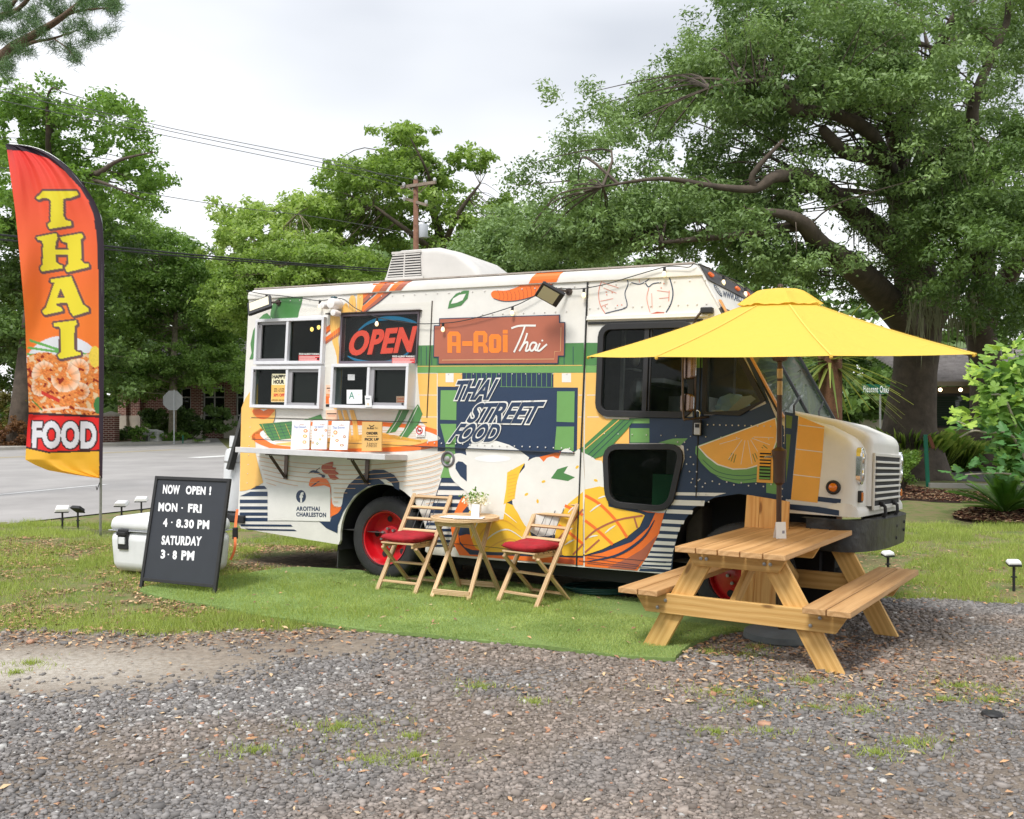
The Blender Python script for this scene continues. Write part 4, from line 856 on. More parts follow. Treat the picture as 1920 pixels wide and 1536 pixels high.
# service windows
def service_window(x0, x1, z0, z1, out, mid, left_in, label=None):
    mb = MB(); w = .032
    for a, b in (((x0, z1-w), (x1, z1)), ((x0, z0), (x1, z0+w)), ((x0, z0+w), (x0+w, z1-w)), ((x1-w, z0+w), (x1, z1-w))): mb.box2((a[0], -out, a[1]), (b[0], .02, b[1]))
    xm = x0+(x1-x0)*mid; mb.box2((xm-.016, -out+.006, z0+w), (xm+.016, .015, z1-w))
    fr = mb.build('service_window', m_alu, truck, bevel=.003)
    # sliding sash
    sx0, sx1 = (x0+w, xm-.016) if left_in else (xm+.016, x1-w)
    mb = MB(); s = .03
    for a, b in (((sx0, z1-w-s), (sx1, z1-w)), ((sx0, z0+w), (sx1, z0+w+s)), ((sx0, z0+w+s), (sx0+s*1.6, z1-w-s)), ((sx1-s*.5, z0+w+s), (sx1, z1-w-s))): mb.box2((a[0]+.001, -out+.022, a[1]+.001), (b[0]-.001, -out+.04, b[1]-.001))
    mb.build('sash', mat('grey_aluminium', rgb(176, 174, 178, .8), .4), fr)
    for a, b in ((x0+w, xm-.016), (xm+.016, x1-w)):
        mb = MB(); mb.box2((a, -out+.045, z0+w), (b, -out+.049, z1-w)); mb.build('pane', g_win, fr)
    # insect screen on the sash half
    mb = MB(); mb.flat([(sx0+.02, -out+.052, z0+w+.02), (sx1-.01, -out+.052, z0+w+.02), (sx1-.01, -out+.052, z1-w-.02), (sx0+.02, -out+.052, z1-w-.02)]); mb.build('insect_screen', mat('screen_mesh', (.05, .043, .041), .8, var=.35, vscale=5), fr)
    mb = MB()
    for (cx, cz) in ((x0+.05, z1-.05), (x1-.05, z0+.05)): mb.lathe([(.012, -out-.004), (.012, -out+.002)], (cx, 0, cz), 'Y', 10); 
    mb.build('latch', m_black, fr)
    return fr
w1 = service_window(*WINS[0], .05, .475, True); w2 = service_window(*WINS[1], .07, .52, False)
x0, x1, z0, z1 = WINS[2]; mb = MB(); w = .022
for a, b in (((x0, z1-w), (x1, z1)), ((x0, z0), (x1, z0+w)), ((x0, z0+w), (x0+w, z1-w)), ((x1-.008, z0+w), (x1, z1-w))): mb.box2((a[0], -.03, a[1]), (b[0], .02, b[1]))
w3 = mb.build('display_window', mat('purple_grey_trim', rgb(120, 108, 118, .8), .5), truck)
mb = MB(); mb.box2((x0+w, -.024, z0+w), (x1-.008, -.020, z1-w)); mb.build('pane', glassmat('clear_glass', (.03, .03, .03), .78), w3)
mb = MB(); mb.flat([(x0+w, .12, z0+w), (x1-.008, .12, z0+w), (x1-.008, .12, z1-w), (x0+w, .12, z1-w)]); mb.build('sign_backing', mat('smoky_backing', rgb(70, 66, 74, .6), .6, var=.4, vscale=4), w3)
w4 = service_window(*WINS[3], .13, .49, False)
# diamond-plate panel round the service hatch
def plate(name, x0, x1, z0, z1):
    mb = MB(); mb.box2((x0, -.004, z0), (x1, -.0005, z1)); return mb
tread = bpy.data.materials.new('tread_plate'); tread.use_nodes = True; nt = tread.node_tree; N = nt.nodes; L = nt.links; b = N['Principled BSDF']
b.inputs['Base Color'].default_value = (*rgb(240, 236, 226, .86), 1); b.inputs['Roughness'].default_value = .35
t = N.new('ShaderNodeTexCoord'); q = N.new('ShaderNodeMapping'); q.inputs['Rotation'].default_value = (0, R(45), 0); q.inputs['Scale'].default_value = (28, 28, 28); k = N.new('ShaderNodeTexChecker'); k.inputs['Scale'].default_value = 1
L.new(t.outputs['Object'], q.inputs[0]); L.new(q.outputs[0], k.inputs[0]); bp = N.new('ShaderNodeBump'); bp.inputs['Strength'].default_value = .5; bp.inputs['Distance'].default_value = .006; L.new(k.outputs[1], bp.inputs['Height']); L.new(bp.outputs[0], b.inputs['Normal'])
hx0, hx1, hz0, hz1 = XR+.13, .48, 1.56, 2.74
mb = MB()
for a in ((-.825, -.64, 1.58, 2.66), (.345, hx1, hz0, 2.66), (hx0, -.645, 2.64, 2.72), (-.64, hx1, 2.66, 2.72), (-1.8, .34, hz0, 1.65)): mb.box2((a[0], -.0022, a[2]), (a[1], -.0002, a[3]))
mb.build('tread_plate', tread, truck)
mb = MB(); mb.box2((.47, -.010, 1.6), (.478, 0, 2.73)); mb.box2((hx0, -.008, 1.552), (.478, 0, 1.557)); mb.box2((-.82, -.05, 2.635), (.36, 0, 2.645)); mb.build('hatch_edge', mat('seam_dark', rgb(90, 76, 66, .5), .6), truck)

# ---- the printed mural: flat vinyl films laid over each other
PAL = dict(yellow=rgb(252, 198, 106, .93), green=rgb(120, 174, 98, .85), dgreen=rgb(84, 142, 80, .85), navy=rgb(42, 64, 96, .75), orange=rgb(252, 124, 48, .92), brown=rgb(188, 108, 82, .85), white=rgb(244, 242, 236, .89), mango=rgb(252, 202, 62, .93), gold=rgb(240, 180, 70, .9), tan=rgb(226, 178, 128, .9), letter=rgb(250, 136, 42, .95), dred=rgb(196, 84, 48, .85), shade=rgb(226, 226, 228, .95), hood=rgb(250, 184, 78, .92), olive=rgb(112, 138, 60, .75), black=rgb(40, 38, 40, .6), red=rgb(214, 50, 50, .9), blue=rgb(80, 110, 190), paper=rgb(250, 250, 250, .92), pale=rgb(232, 128, 96, .9))
def pm(k): return mat('vinyl_'+k, PAL[k], .34, var=.07, vscale=3.5, bump=.12, bscale=3)
class Art:
    def __init__(s, name, place=SL, pxf=None, parent=truck, mats=None): s.name = name; s.mb = MB(); s.keys = []; s.place = place; s.pxf = pxf or (lambda u, v: sp_(u, v)); s.parent = parent; s.base = .003; s.step = .0012; s.mats = mats or pm
    def mi(s, k):
        if k not in s.keys: s.keys.append(k)
        return s.keys.index(k)
    def poly(s, pts, k, layer=0, sm=0, local=False):
        P = [p if local else s.pxf(*p) for p in pts]
        if sm: P = catmull(P, sm, True)
        s.mb.flat([s.place(a, b, s.base+layer*s.step) for a, b in P], s.mi(k)); return s
    def line(s, pts, w, k, layer=0, sm=4, local=False, taper=False, keep=None):
        if sm: pts = catmull(pts, sm)
        segs = [pts]
        if keep:
            segs = []; cur = []
            for p in pts:
                if keep(*p): cur.append(p)
                else:
                    if len(cur) > 1: segs.append(cur)
                    cur = []
            if len(cur) > 1: segs.append(cur)
        for sg in segs:
            P = [p if local else s.pxf(*p) for p in sg]; n = len(P)
            ws = [w*(.25+.75*math.sin(math.pi*i/(n-1))) if taper else w for i in range(n)]
            A, B = ribbon(P, ws); d = s.base+layer*s.step
            s.mb.strip([s.place(a, b, d+i*.00002) for i, (a, b) in enumerate(A)], [s.place(a, b, d+i*.00002) for i, (a, b) in enumerate(B)], s.mi(k))
        return s
    def ell(s, u, v, ru, rv, k, layer=0, rot=0, n=16):
        c, q = math.cos(rot), math.sin(rot); return s.poly([(u+ru*math.cos(a)*c-rv*math.sin(a)*q, v+ru*math.cos(a)*q+rv*math.sin(a)*c) for a in [2*math.pi*i/n for i in range(n)]], k, layer)
    def text(s, txt, quad, k, layer=0, offset=0, base=None, space=1):
        fit_text(s.mb, txt, [s.pxf(*p) for p in quad], s.place, s.base+layer*s.step, s.mi(k), offset, offset if base is None else base, 0, space); return s
    def done(s, smooth=False): return s.mb.build(s.name, [s.mats(k) for k in s.keys] or pm('white'), s.parent, fix=False)
ARCH1 = lambda u, v: ((u-719)/99)**2+((v-1002)/97)**2 < 1
bg = Art('painted_wall_graphic')
bg.poly([(783, 648), (1095, 643), (1095, 685), (783, 687)], 'dgreen', 0).poly([(1098, 643), (1128, 643), (1128, 685), (1098, 685)], 'dgreen', 0)
bg.poly([(783, 687.5), (1095, 685.5), (1095, 699), (783, 699.5)], 'green', 0).poly([(1098, 685.5), (1128, 685.5), (1128, 699), (1098, 699)], 'green', 0)
for x in [790, 800, 810]+list(range(820, 1092, 17)): bg.line([(x, 650), (x, 685)], .006, 'navy', 1, 0)
bg.line([(783, 687), (1092, 685.3)], .006, 'yellow', 1, 0)
bg.poly([(783, 700), (1095, 699.3), (1094, 862), (1040, 862), (843, 862), (838, 812), (800, 800), (790, 790)], 'yellow', 0)
bg.poly([(1098, 699.3), (1124, 699), (1124, 775), (1136, 785), (1180, 786), (1180, 832), (1137, 832), (1133, 905), (1096, 905)], 'yellow', 0)
for y in (741, 782): bg.line([(783, y), (820, y)], .006, 'white', 1, 0).line([(1085, y), (1092, y), ], .006, 'white', 1, 0).line([(1101, y), (1123, y)], .006, 'white', 1, 0)
bg.line([(783, 700), (820, 700)], .004, 'white', 1, 0)
bg.poly([(821, 725), (1084, 727), (1082, 848), (821, 846)], 'navy', 1).poly([(867, 699.5), (1038, 699.5), (1038, 727), (867, 725.5)], 'navy', 1)
for i in range(18): bg.line([(875+9.4*i, 700), (875+9.4*i, 725)], .005, 'green', 2, 0)
bg.line([(938, 725.3), (1038, 726.3)], .004, 'green', 2, 0).line([(820.5, 700), (820.5, 826)], .008, 'white', 2, 0)
for P in ([(836, 700), (851, 700), (851, 717), (836, 717)], [(1054, 700), (1071, 700), (1071, 717), (1054, 717)]): bg.poly(P, 'white', 1)
for P in ([(827, 732), (857, 732), (856, 788), (826, 787)], [(826, 795), (856, 795), (855, 834), (836, 834)], [(1045, 734), (1078, 734), (1077, 792), (1044, 791)], [(1044, 800), (1077, 800), (1076, 846), (1040, 843)], [(836, 829), (853, 829), (855, 866), (860, 896), (826, 896), (834, 872)]): bg.poly(P, 'green', 2)
bg.poly([(853, 846), (1083, 848), (1083, 900), (960, 900), (856, 905)], 'navy', 1)
bg.done()
st = Art('navy_stripes_graphic')
for a, b in ((922, 930.5), (937, 943.5), (949.5, 955.5), (961, 967), (971, 977.5)): st.poly([(450 if a > 930 else 470, a), (502, a), (502, b), (450 if a > 930 else 450, b)], 'navy', 0)
st.poly([(481, 911), (496, 911), (501, 917), (470, 918)], 'navy', 0).poly([(452, 982.5), (538, 976), (548, 985), (452, 987.5)][0:0] or [(452, 983), (546, 984), (549, 987.5), (452, 987)], 'navy', 0).poly([(460, 991), (552, 993), (557, 996), (466, 994)], 'navy', 0)
ys_ = [(896, 905), (911, 918.5), (928, 936), (943, 950), (956, 962), (968, 973.5), (979.5, 985), (991, 996), (1002, 1006.5), (1012, 1016), (1021, 1025), (1030, 1033)]
for a, b in ys_:
    L_ = lambda y: 829-(y-896)*.335
    if b < 1032: st.poly([(max(L_(a), 796 if a > 985 else 0), a), (877, a+1), (877, b+1), (max(L_(b), 796 if a > 985 else 0), b)], 'navy', 0)
navyP = [(1180, 784), (1316, 781), (1440, 766), (1456, 784), (1470, 800), (1474, 935), (1468, 958), (1450, 943), (1420, 931), (1385, 926), (1340, 933), (1300, 953), (1274, 990), (1263, 1035), (1260, 1074), (1198, 1071), (1222, 1030), (1246, 962), (1262, 938), (1284, 860), (1282, 836), (1270, 831), (1180, 831)]
st.poly(navyP, 'navy', 0)
for (a, b, r) in ((923, 928.5, 1362), (937, 947, 1322), (955, 962.5, 1300), (974, 981, 1284), (987, 995, 1276), (1001, 1008, 1271), (1014, 1021, 1267), (1026, 1033, 1264), (1037, 1042, 1262), (1046, 1051, 1261), (1054, 1058.5, 1260), (1062, 1066, 1259)):
    l0 = np.interp(a, [923, 962, 1072], [1259, 1249, 1199]); l1 = np.interp(b, [923, 962, 1072], [1259, 1249, 1199]); st.poly([(l0, a), (r, a+(1.5 if a < 930 else 2)), (r-2 if a > 930 else r-22, b+2), (l1, b)], 'white', 1)
st.poly([(1299, 643), (1320, 643), (1320, 690), (1299, 690)], 'green', 1).poly([(1299, 690), (1320, 690), (1320, 784), (1299, 784)], 'navy', 1).poly([(1316, 779), (1388, 779), (1437, 757), (1398, 668), (1407, 668), (1452, 776), (1457, 786), (1316, 790)], 'navy', 1)
st.poly([(1182, 785), (1218, 785), (1218, 794), (1182, 794)], 'green', 1).poly([(1182, 803), (1218, 803), (1218, 830), (1182, 830)], 'green', 1).poly([(1235, 830), (1262, 822.5), (1290, 822), (1275, 836)], 'green', 1)
st.poly([(1437, 880), (1463, 884), (1463, 928), (1437, 924)], 'green', 1)
st.done()
tan = Art('noodle_bowl_graphic')
tan.poly([(452, 1)] and [(453, 765), (460, 748), (470, 733), (484, 720), (484, 765), (517, 767), (516, 782), (511, 800), (500, 812), (478, 815), (480, 853), (486, 877), (494, 905), (478, 915), (461, 920), (450, 921), (451, 850)], 'yellow', 0)
tan.poly([(475, 768), (479, 780), (490, 786), (502, 784), (511, 775), (513, 768)], 'orange', 1, 3).poly([(488, 767), (495, 771), (503, 767)], 'white', 2)
tan.line([(517, 768), (517, 780), (512, 797)], .006, 'navy', 2)
tan.poly([(472, 818), (480, 829), (500, 838), (530, 845), (640, 847), (740, 847), (800, 842), (835, 832), (842, 822), (835, 812), (810, 803), (780, 797), (700, 790), (655, 788), (560, 793), (500, 801), (484, 807)], 'orange', 0, 4)
tan.poly([(488, 814), (500, 826), (530, 836), (640, 841), (740, 838), (790, 830), (823, 825), (822, 818), (800, 809), (770, 803), (650, 797), (560, 800), (500, 806)], 'white', 1, 4)
for i in range(6): tan.line([(500+i*4, 812+i*4), (650, 806+i*5), (780+i*3, 810+i*3)], .004, 'tan', 2)
tan.poly([(520, 834), (545, 829), (600, 824), (650, 818), (720, 812), (745, 824), (800, 824), (790, 832), (740, 838), (640, 841)], 'yellow', 2, 4)
for i in range(6): tan.line([(560, 834-i), (650, 829-i*2), (720, 822-i*1.5), (790, 829-i*.5)], .004, 'gold', 3)
tan.poly([(486, 795), (512, 793), (548, 790), (549, 822), (530, 824), (511, 827), (498, 812)], 'dgreen', 3).poly([(570, 787.5), (588, 782), (602, 777), (607, 787.5)], 'dgreen', 3)
for i in range(5): tan.line([(492+i*11, 795), (504+i*11, 823)], .004, 'navy' if i % 2 else 'yellow', 4, 0); tan.line([(497, 822-i*6), (548, 815-i*6)], .003, 'navy', 4, 0)
tan.poly([(749, 769), (768, 769), (760, 785), (742, 810), (724, 813), (740, 790)], 'dgreen', 3).poly([(776, 769), (784, 758), (788, 764), (793, 776), (785, 795), (765, 820), (744, 824), (757, 808), (768, 785)], 'dgreen', 3)
tan.line([(755, 770), (745, 790), (730, 812)], .006, 'white', 4).line([(784, 762), (768, 795), (752, 822)], .006, 'white', 4)
for i, (a, b) in enumerate(((633, 640), (643, 651), (656, 665))): tan.poly([(a, 769), (b-1, 769), (b+5, 788), (b+9, 825), (a+8, 828), (a+6, 795)], 'yellow', 3); tan.line([((a+b)/2, 770), ((a+b)/2+6, 795), ((a+b)/2+9, 826)], .004, 'gold', 4)
tan.poly([(620, 592), (637, 592), (637, 625), (634, 640), (641, 668), (642, 700), (636, 762), (624, 762), (632, 720), (632, 670), (622, 635)], 'yellow', 1, 3)
for i in range(3): tan.line([(624+4*i, 594), (627+4*i, 640), (635+2*i, 690), (628+4*i, 760)], .004, 'gold', 2)
tan.poly([(657, 590), (655, 562), (661, 554), (667, 560), (667, 590)], 'yellow', 3, 3).poly([(670, 590), (671, 550), (676, 544), (681, 550), (681, 572), (676, 589)], 'yellow', 3, 3).poly([(640, 590), (645, 572), (652, 570), (655, 590)], 'yellow', 2, 3)
tan.line([(661, 560), (662, 588)], .004, 'gold', 4, 0).line([(676, 550), (675, 586)], .004, 'gold', 4, 0)
tan.poly([(701, 532), (713, 532), (681, 562), (680, 551)], 'orange', 1).poly([(713, 532), (725, 531), (679, 573), (680, 562)], 'brown', 1).poly([(731, 531), (742, 531), (690, 576), (677, 589), (661, 590), (687, 569)], 'orange', 1).poly([(742, 531), (755, 531), (706, 571), (679, 590), (676, 590), (690, 576)], 'brown', 1)
tan.line([(725, 531), (679, 573)], .008, 'navy', 2, 0).line([(755, 531), (706, 571), (679, 590)], .008, 'navy', 2, 0)
tan.poly([(607, 617), (622, 607), (622, 616), (607, 627)], 'orange', 0).poly([(607, 627), (622, 616), (622, 619), (607, 631)], 'brown', 0).poly([(607, 636), (638, 613), (638, 622), (607, 643)], 'orange', 2).poly([(607, 643), (638, 622), (638, 628), (607, 648)], 'brown', 2)
BL = lambda u, v: (not ARCH1(u, v)) and not (500 < u < 622 and v > 911) and v < 1000 and (u < 830-(v-896)*.34 if v > 896 else True)
for k in range(15): tan.line([(484+k*2.8, 856+8.2*k), (560, 868+8.6*k), (660, 873+8.6*k), (740, 868+9*k), (800, 858+9.6*k), (836-k*2.2, 846+10.5*k)], .0055, 'tan', 6, 12, keep=BL)
tan.line([(829, 896), (793, 1004)], .006, 'navy', 1, 0)
tan.done()
ro = Art('rooster_graphic'); ro.base = .0035
ro.poly([(603, 879), (605, 872), (615, 868), (625, 866), (624, 876), (631, 877), (629, 883), (636, 888), (629, 892), (636, 897), (628, 900), (620, 898), (615, 890), (607, 886)], 'dred', 1, 2)
ro.line([(579, 888), (587, 884), (597, 887), (608, 893)], .028, 'navy', 1, 4, taper=True).line([(592, 886), (595, 881), (601, 877)], .014, 'navy', 1, 3, taper=True).ell(607, 893, 3.5, 3, 'navy', 2)
ro.poly([(581, 903), (585, 897), (598, 895), (612, 898), (620, 912), (622, 935), (624, 945), (631, 951), (641, 951), (634, 962), (622, 968), (619, 968), (619, 914), (583, 913)], 'orange', 1, 3).line([(584, 913), (592, 907), (600, 902)], .014, 'navy', 2, 3, taper=True)
ro.poly([(597, 976), (620, 978), (622, 969), (635, 962), (642, 945), (645, 925), (655, 908), (675, 891), (700, 881), (720, 881), (740, 891), (749, 904), (749, 920), (741, 916), (734, 905), (724, 899), (711, 898), (719, 904), (722, 908), (712, 908), (690, 912), (664, 930), (644, 960), (634, 985), (633, 1000), (612, 990)], 'navy', 1)
ro.done()
fb = Art('contact_lettering'); fb.base = .008
fb.poly([(503, 914), (620, 916), (620, 978), (540, 976), (503, 976)], 'white', 0).ell(565.5, 931, 9.3, 12, 'navy', 1, n=24).text('f', [(563, 942.5), (570, 942.5), (570.5, 923), (563, 923)], 'white', 2, .05)
fb.text('AROITHAI', [(556.5, 958), (600.5, 958.5), (600.5, 950), (556.5, 949.5)], 'navy', 1, .045, space=1.1).text('CHARLESTON', [(556.5, 968.5), (612.5, 970), (612.5, 961.5), (556.5, 960.5)], 'navy', 1, .045, space=1.1)
fb.done()
sg = Art('shop_name_panel'); sg.base = .009
P = [(826, 599), (1049, 592), (1049, 606), (1059, 606), (1058, 667), (1047, 667), (1046, 681), (824, 682), (824, 669), (815, 669), (816, 612), (826, 612)]
c = Vector((937, 637)); sg.poly([tuple(Vector(p)+Vector((1.8 if p[0] > 937 else -1.8, 1.8 if p[1] > 637 else -1.8))) for p in P], 'navy', 0).poly(P, 'brown', 1)
sg.line([(830, 675.5), (1040, 673.5), (1041, 659.5), (1052, 659), (1053, 614)], .006, 'tan', 2, 0)
sg.poly([(840, 662), (840, 628), (844, 622), (860, 622), (865, 628), (865, 662), (857, 662), (857, 649), (849, 649), (849, 662)], 'letter', 2).poly([(849, 630), (857, 630), (857, 642), (849, 642)], 'brown', 3)
sg.poly([(868, 640), (887, 640), (887, 649), (868, 649)], 'letter', 2).poly([(889, 662), (889, 626), (893, 621), (910, 621), (915, 627), (915, 641), (911, 645), (916, 652), (916, 662), (908, 662), (907, 650), (898, 650), (898, 662)], 'letter', 2).poly([(898, 629), (907, 629), (907, 642), (898, 642)], 'brown', 3)
sg.poly([(918, 658), (918, 632), (922, 627), (936, 627), (941, 632), (941, 657), (936, 662), (922, 662)], 'letter', 2).poly([(927, 636), (932, 636), (932, 653), (927, 653)], 'brown', 3).poly([(944, 628), (953, 628), (953, 661), (944, 661)], 'letter', 2).poly([(944, 619), (953, 619), (953, 626), (944, 626)], 'letter', 2)
for i, pts in enumerate(([(960, 616), (972, 612), (985, 611), (1006, 611)], [(986, 610), (981, 625), (974, 642), (965, 661)], [(990, 625), (984, 642), (975, 659)], [(977, 656), (984, 645), (990, 642), (990, 648), (987, 658), (992, 657), (996, 652)], [(1007, 644), (1000, 643), (995, 650), (996, 657), (1001, 657), (1008, 645), (1005, 656), (1009, 657)], [(1014, 644), (1009, 656), (1013, 658), (1020, 652), (1027, 646)])): sg.line(pts, .018, 'white', 3+i*.3, 5)
sg.ell(1018, 639, 1.8, 1.8, 'white', 3); sg.done()
sl = Art('slogan_lettering'); sl.base = .010
for i, (t, q) in enumerate((('THAI', [(846, 750), (917, 750), (937, 711), (860, 714)]), ('STREET', [(874, 793), (1003, 795), (1024, 753), (896, 756)]), ('FOOD', [(840, 830), (930, 829), (944, 795), (866, 794)]))):
    sl.text(t, q, 'white', 1+i*.1, .085, base=.03, space=.98).text(t, q, 'navy', 3+i*.1, .03, base=.03, space=.98)
sl.done()
cu = Art('tea_cup_graphic'); cu.base = .0068
cu.poly([(877, 855), (864, 850), (851, 853), (842, 870), (845, 892), (856, 907), (870, 918), (882, 922), (884, 860)], 'white', 0, 3).poly([(860, 865), (868, 866), (876, 873), (876, 903), (864, 893), (855, 879), (855, 870)], 'navy', 1)
cu.poly([(874, 843), (885, 832), (900, 827.5), (932, 827), (955, 834), (974, 844), (993, 858), (990, 866), (975, 876), (958, 882), (953, 905), (950, 940), (944, 975), (900, 975), (880, 955), (878, 900), (876, 860)], 'white', 1).ell(925, 860, 34, 7, 'paper', 2)
cu.poly([(952, 886), (985, 868), (976, 884), (970, 905), (966, 935), (945, 946), (950, 915)], 'mango', 2)
for i in range(8): cu.line([(953, 893+i*6.5), (970-i*.5, 889+i*6.5)], .005, 'gold', 3, 0)
cu.done()
mg_ = Art('mango_rice_graphic'); mg_.base = .0055
mg_.poly([(867, 931), (853, 960), (846, 990), (850, 1018), (862, 1041), (900, 1044), (1000, 1053), (1094, 1060), (1094, 868), (1083, 848), (1050, 847), (993, 862), (980, 900), (900, 925)], 'orange', 0)
mg_.poly([(1097, 868), (1128, 868), (1138, 905), (1142, 948), (1235, 962), (1246, 962), (1236, 1000), (1215, 1042), (1195, 1070), (1097, 1062)], 'orange', 0)
mg_.poly([(885, 940), (869, 958), (858, 990), (863, 1020), (882, 1040), (1000, 1043), (1094, 1046), (1094, 900), (950, 900)], 'navy', 1).poly([(1097, 900), (1140, 940), (1215, 961), (1229, 962), (1217, 988), (1185, 1016), (1130, 1036), (1097, 1043)], 'navy', 1)
mg_.poly([(880, 985), (880, 960), (900, 945), (935, 940), (970, 952), (990, 985), (1003, 1025), (1006, 1038), (960, 1036), (900, 1032), (885, 1010)], 'mango', 2, 4)
for i in range(4): mg_.line([(885+i*8, 1010+i*8), (900+i*12, 975+i*14), (935+i*9, 957+i*18), (970+i*7, 980+i*16)], .014, 'gold' if i % 2 else 'white', 3+i*.1, 5, taper=True)
mg_.poly([(862, 1005), (892, 1003), (905, 1018), (900, 1032), (872, 1026)], 'orange', 1.6, 2)
mg_.poly([(985, 876), (984, 867), (992, 864), (1000, 859), (1012, 857), (1020, 866), (1026, 859), (1038, 856), (1048, 860), (1054, 845), (1066, 841), (1077, 849), (1094, 850), (1094, 985), (1050, 1000), (1010, 1006), (985, 985), (972, 962), (962, 945), (962, 922), (970, 908), (972, 892)], 'white', 3, 2)
mg_.poly([(1097, 850), (1113, 858), (1118, 863), (1129, 864), (1133, 876), (1140, 882), (1138, 935), (1097, 940)], 'white', 3)
mg_.poly([(1034, 897), (1046, 880), (1066, 874), (1058, 887), (1079, 895), (1066, 902)], 'dgreen', 4)
for u, v, r in ((1020, 903, -.3), (1118, 901, .3), (1083, 876, -.8), (988, 927, -.6), (1009, 940, 1.5)): mg_.ell(u, v, 4, 2.4, 'mango', 4, r, 8)
M1 = [(1042, 1000), (1050, 968), (1066, 945), (1094, 922), (1094, 1042), (1060, 1042), (1040, 1036)]; M2 = [(1097, 918), (1125, 912), (1138, 915), (1142, 950), (1200, 962), (1210, 966), (1200, 988), (1175, 1008), (1130, 1030), (1097, 1041)]
mg_.poly(M1, 'mango', 4).poly(M2, 'mango', 4)
for pts in ([(1098, 929), (1125, 945), (1155, 975), (1177, 1008)], [(1060, 948), (1080, 957), (1094, 966)], [(1098, 976), (1120, 993), (1150, 1021)], [(1048, 985), (1070, 1000), (1094, 1020)]): mg_.line(pts, .026, 'orange', 5, 4)
for pts in ([(1098, 1012), (1120, 993), (1160, 975), (1206, 967)], [(1190, 970), (1196, 990)], [(1045, 1015), (1070, 985), (1094, 955)], [(1075, 1040), (1085, 1030), (1094, 1020)], [(1098, 1036), (1125, 1012)]): mg_.line(pts, .016, 'brown', 5.3, 4)
for a, b in (((1066, 962), (1078, 950)), ((1107, 960), (1128, 945)), ((1135, 1000), (1155, 985)), ((1105, 1008), (1122, 1004)), ((1060, 1000), (1075, 990)), ((1122, 935), (1140, 930)), ((1060, 1022), (1078, 1012))): mg_.line([a, ((a[0]+b[0])/2, (a[1]+b[1])/2-1), b], .014, 'white', 5.6, 3, taper=True)
mg_.poly([(1140, 1064), (1190, 1069), (1213, 1043), (1233, 1003), (1205, 1030), (1175, 1048)], 'brown', 2).poly([(1036, 1044), (1078, 1050), (1078, 1058), (1036, 1053)], 'dred', 3)
mg_.line([(1102, 1053), (1160, 1040), (1205, 1010), (1228, 975)], .022, 'navy', 3, 6, taper=True).line([(1102, 1046), (1199, 1060)], .004, 'navy', 4, 0).line([(1102, 1056), (1195, 1066)], .004, 'navy', 4, 0)
mg_.poly([(1150, 786), (1190, 787), (1175, 807), (1130, 855), (1113, 861), (1097, 858), (1097, 834)], 'dgreen', 2).poly([(1078, 846), (1094, 838), (1094, 862), (1076, 858)], 'dgreen', 2)
mg_.line([(1162, 787), (1098, 842)], .007, 'yellow', 3, 0).line([(1172, 787), (1103, 853)], .005, 'navy', 3, 0).line([(1182, 788), (1110, 858)], .005, 'navy', 3, 0)
mg_.done()
le = Art('lemon_slice_graphic'); le.base = .006
le.poly([(1305, 837), (1304, 850), (1315, 868), (1332, 885), (1355, 900), (1385, 907), (1420, 904), (1462, 886), (1463, 790), (1455, 783)], 'green', 0).poly([(1308, 837), (1455, 783), (1459, 805), (1457, 828), (1448, 855), (1430, 872), (1400, 880), (1375, 881), (1345, 872), (1325, 857)], 'white', 1).poly([(1311, 838), (1453.5, 785.5), (1456.5, 805), (1455, 828), (1446, 853), (1429, 869), (1400, 878), (1375, 878.5), (1347, 870), (1328, 856)], 'hood', 2)
for a in (12, 32, 55, 78, 100, 125, 150): le.line([(1400+14*math.cos(R(a)), 818+8*math.sin(R(a))), (1400+(52 if a < 90 else 58)*math.cos(R(a)), 812+(60 if 50 < a < 130 else 42)*math.sin(R(a)))], .004, 'white', 3, 0)
for a in (60, 66, 110, 116, 121, 30, 36): le.line([(1395+42*math.cos(R(a)), 815+40*math.sin(R(a))), (1395+54*math.cos(R(a)), 815+56*math.sin(R(a)))], .006, 'olive', 3, 0, taper=False)
le.line([(1308, 868), (1340, 890), (1385, 900), (1425, 895), (1460, 878)], .004, 'navy', 1, 5).line([(1318, 862), (1345, 884), (1385, 892), (1425, 888), (1458, 872)], .004, 'navy', 1, 5)
le.done()
up = Art('leaf_and_prawn_graphic')
up.poly([(511, 598), (509, 580), (515, 566), (535, 553), (557, 544), (566, 549), (567, 563), (561, 585), (554, 598)], 'dgreen', 0, 3).poly([(486, 598), (494, 590), (501, 587), (507, 593), (509, 598)], 'dgreen', 0).poly([(484, 604), (475, 620), (470, 645), (472, 662), (468, 674), (474, 674), (480, 664), (484, 660)], 'dgreen', 0)
up.poly([(921, 551), (926, 560), (945, 565), (975, 563), (1010, 552), (1035, 535), (1048, 516), (993, 520), (975, 536), (950, 545), (928, 545)], 'orange', 0, 4)
for i in range(14): up.line([(935+i*7.4, 547-max(0, i-4)*2.6), (938+i*7.4, 556-max(0, i-4)*2.2), (936+i*7.6, 563-max(0, i-5)*2.4)], .004, 'dred', 1, 3)
up.line([(926, 560), (945, 565), (975, 563), (1010, 552), (1035, 535), (1046, 518)], .006, 'navy', 1, 5)
up.poly([(826, 527), (841, 535), (836, 542), (824, 534)], 'orange', 0).poly([(840, 579), (843, 565), (855, 551), (870, 545), (880, 545), (877, 560), (865, 573), (850, 577)], 'dgreen', 0).poly([(846, 570), (850, 560), (862, 553), (874, 551), (868, 563), (857, 568)], 'white', 1)
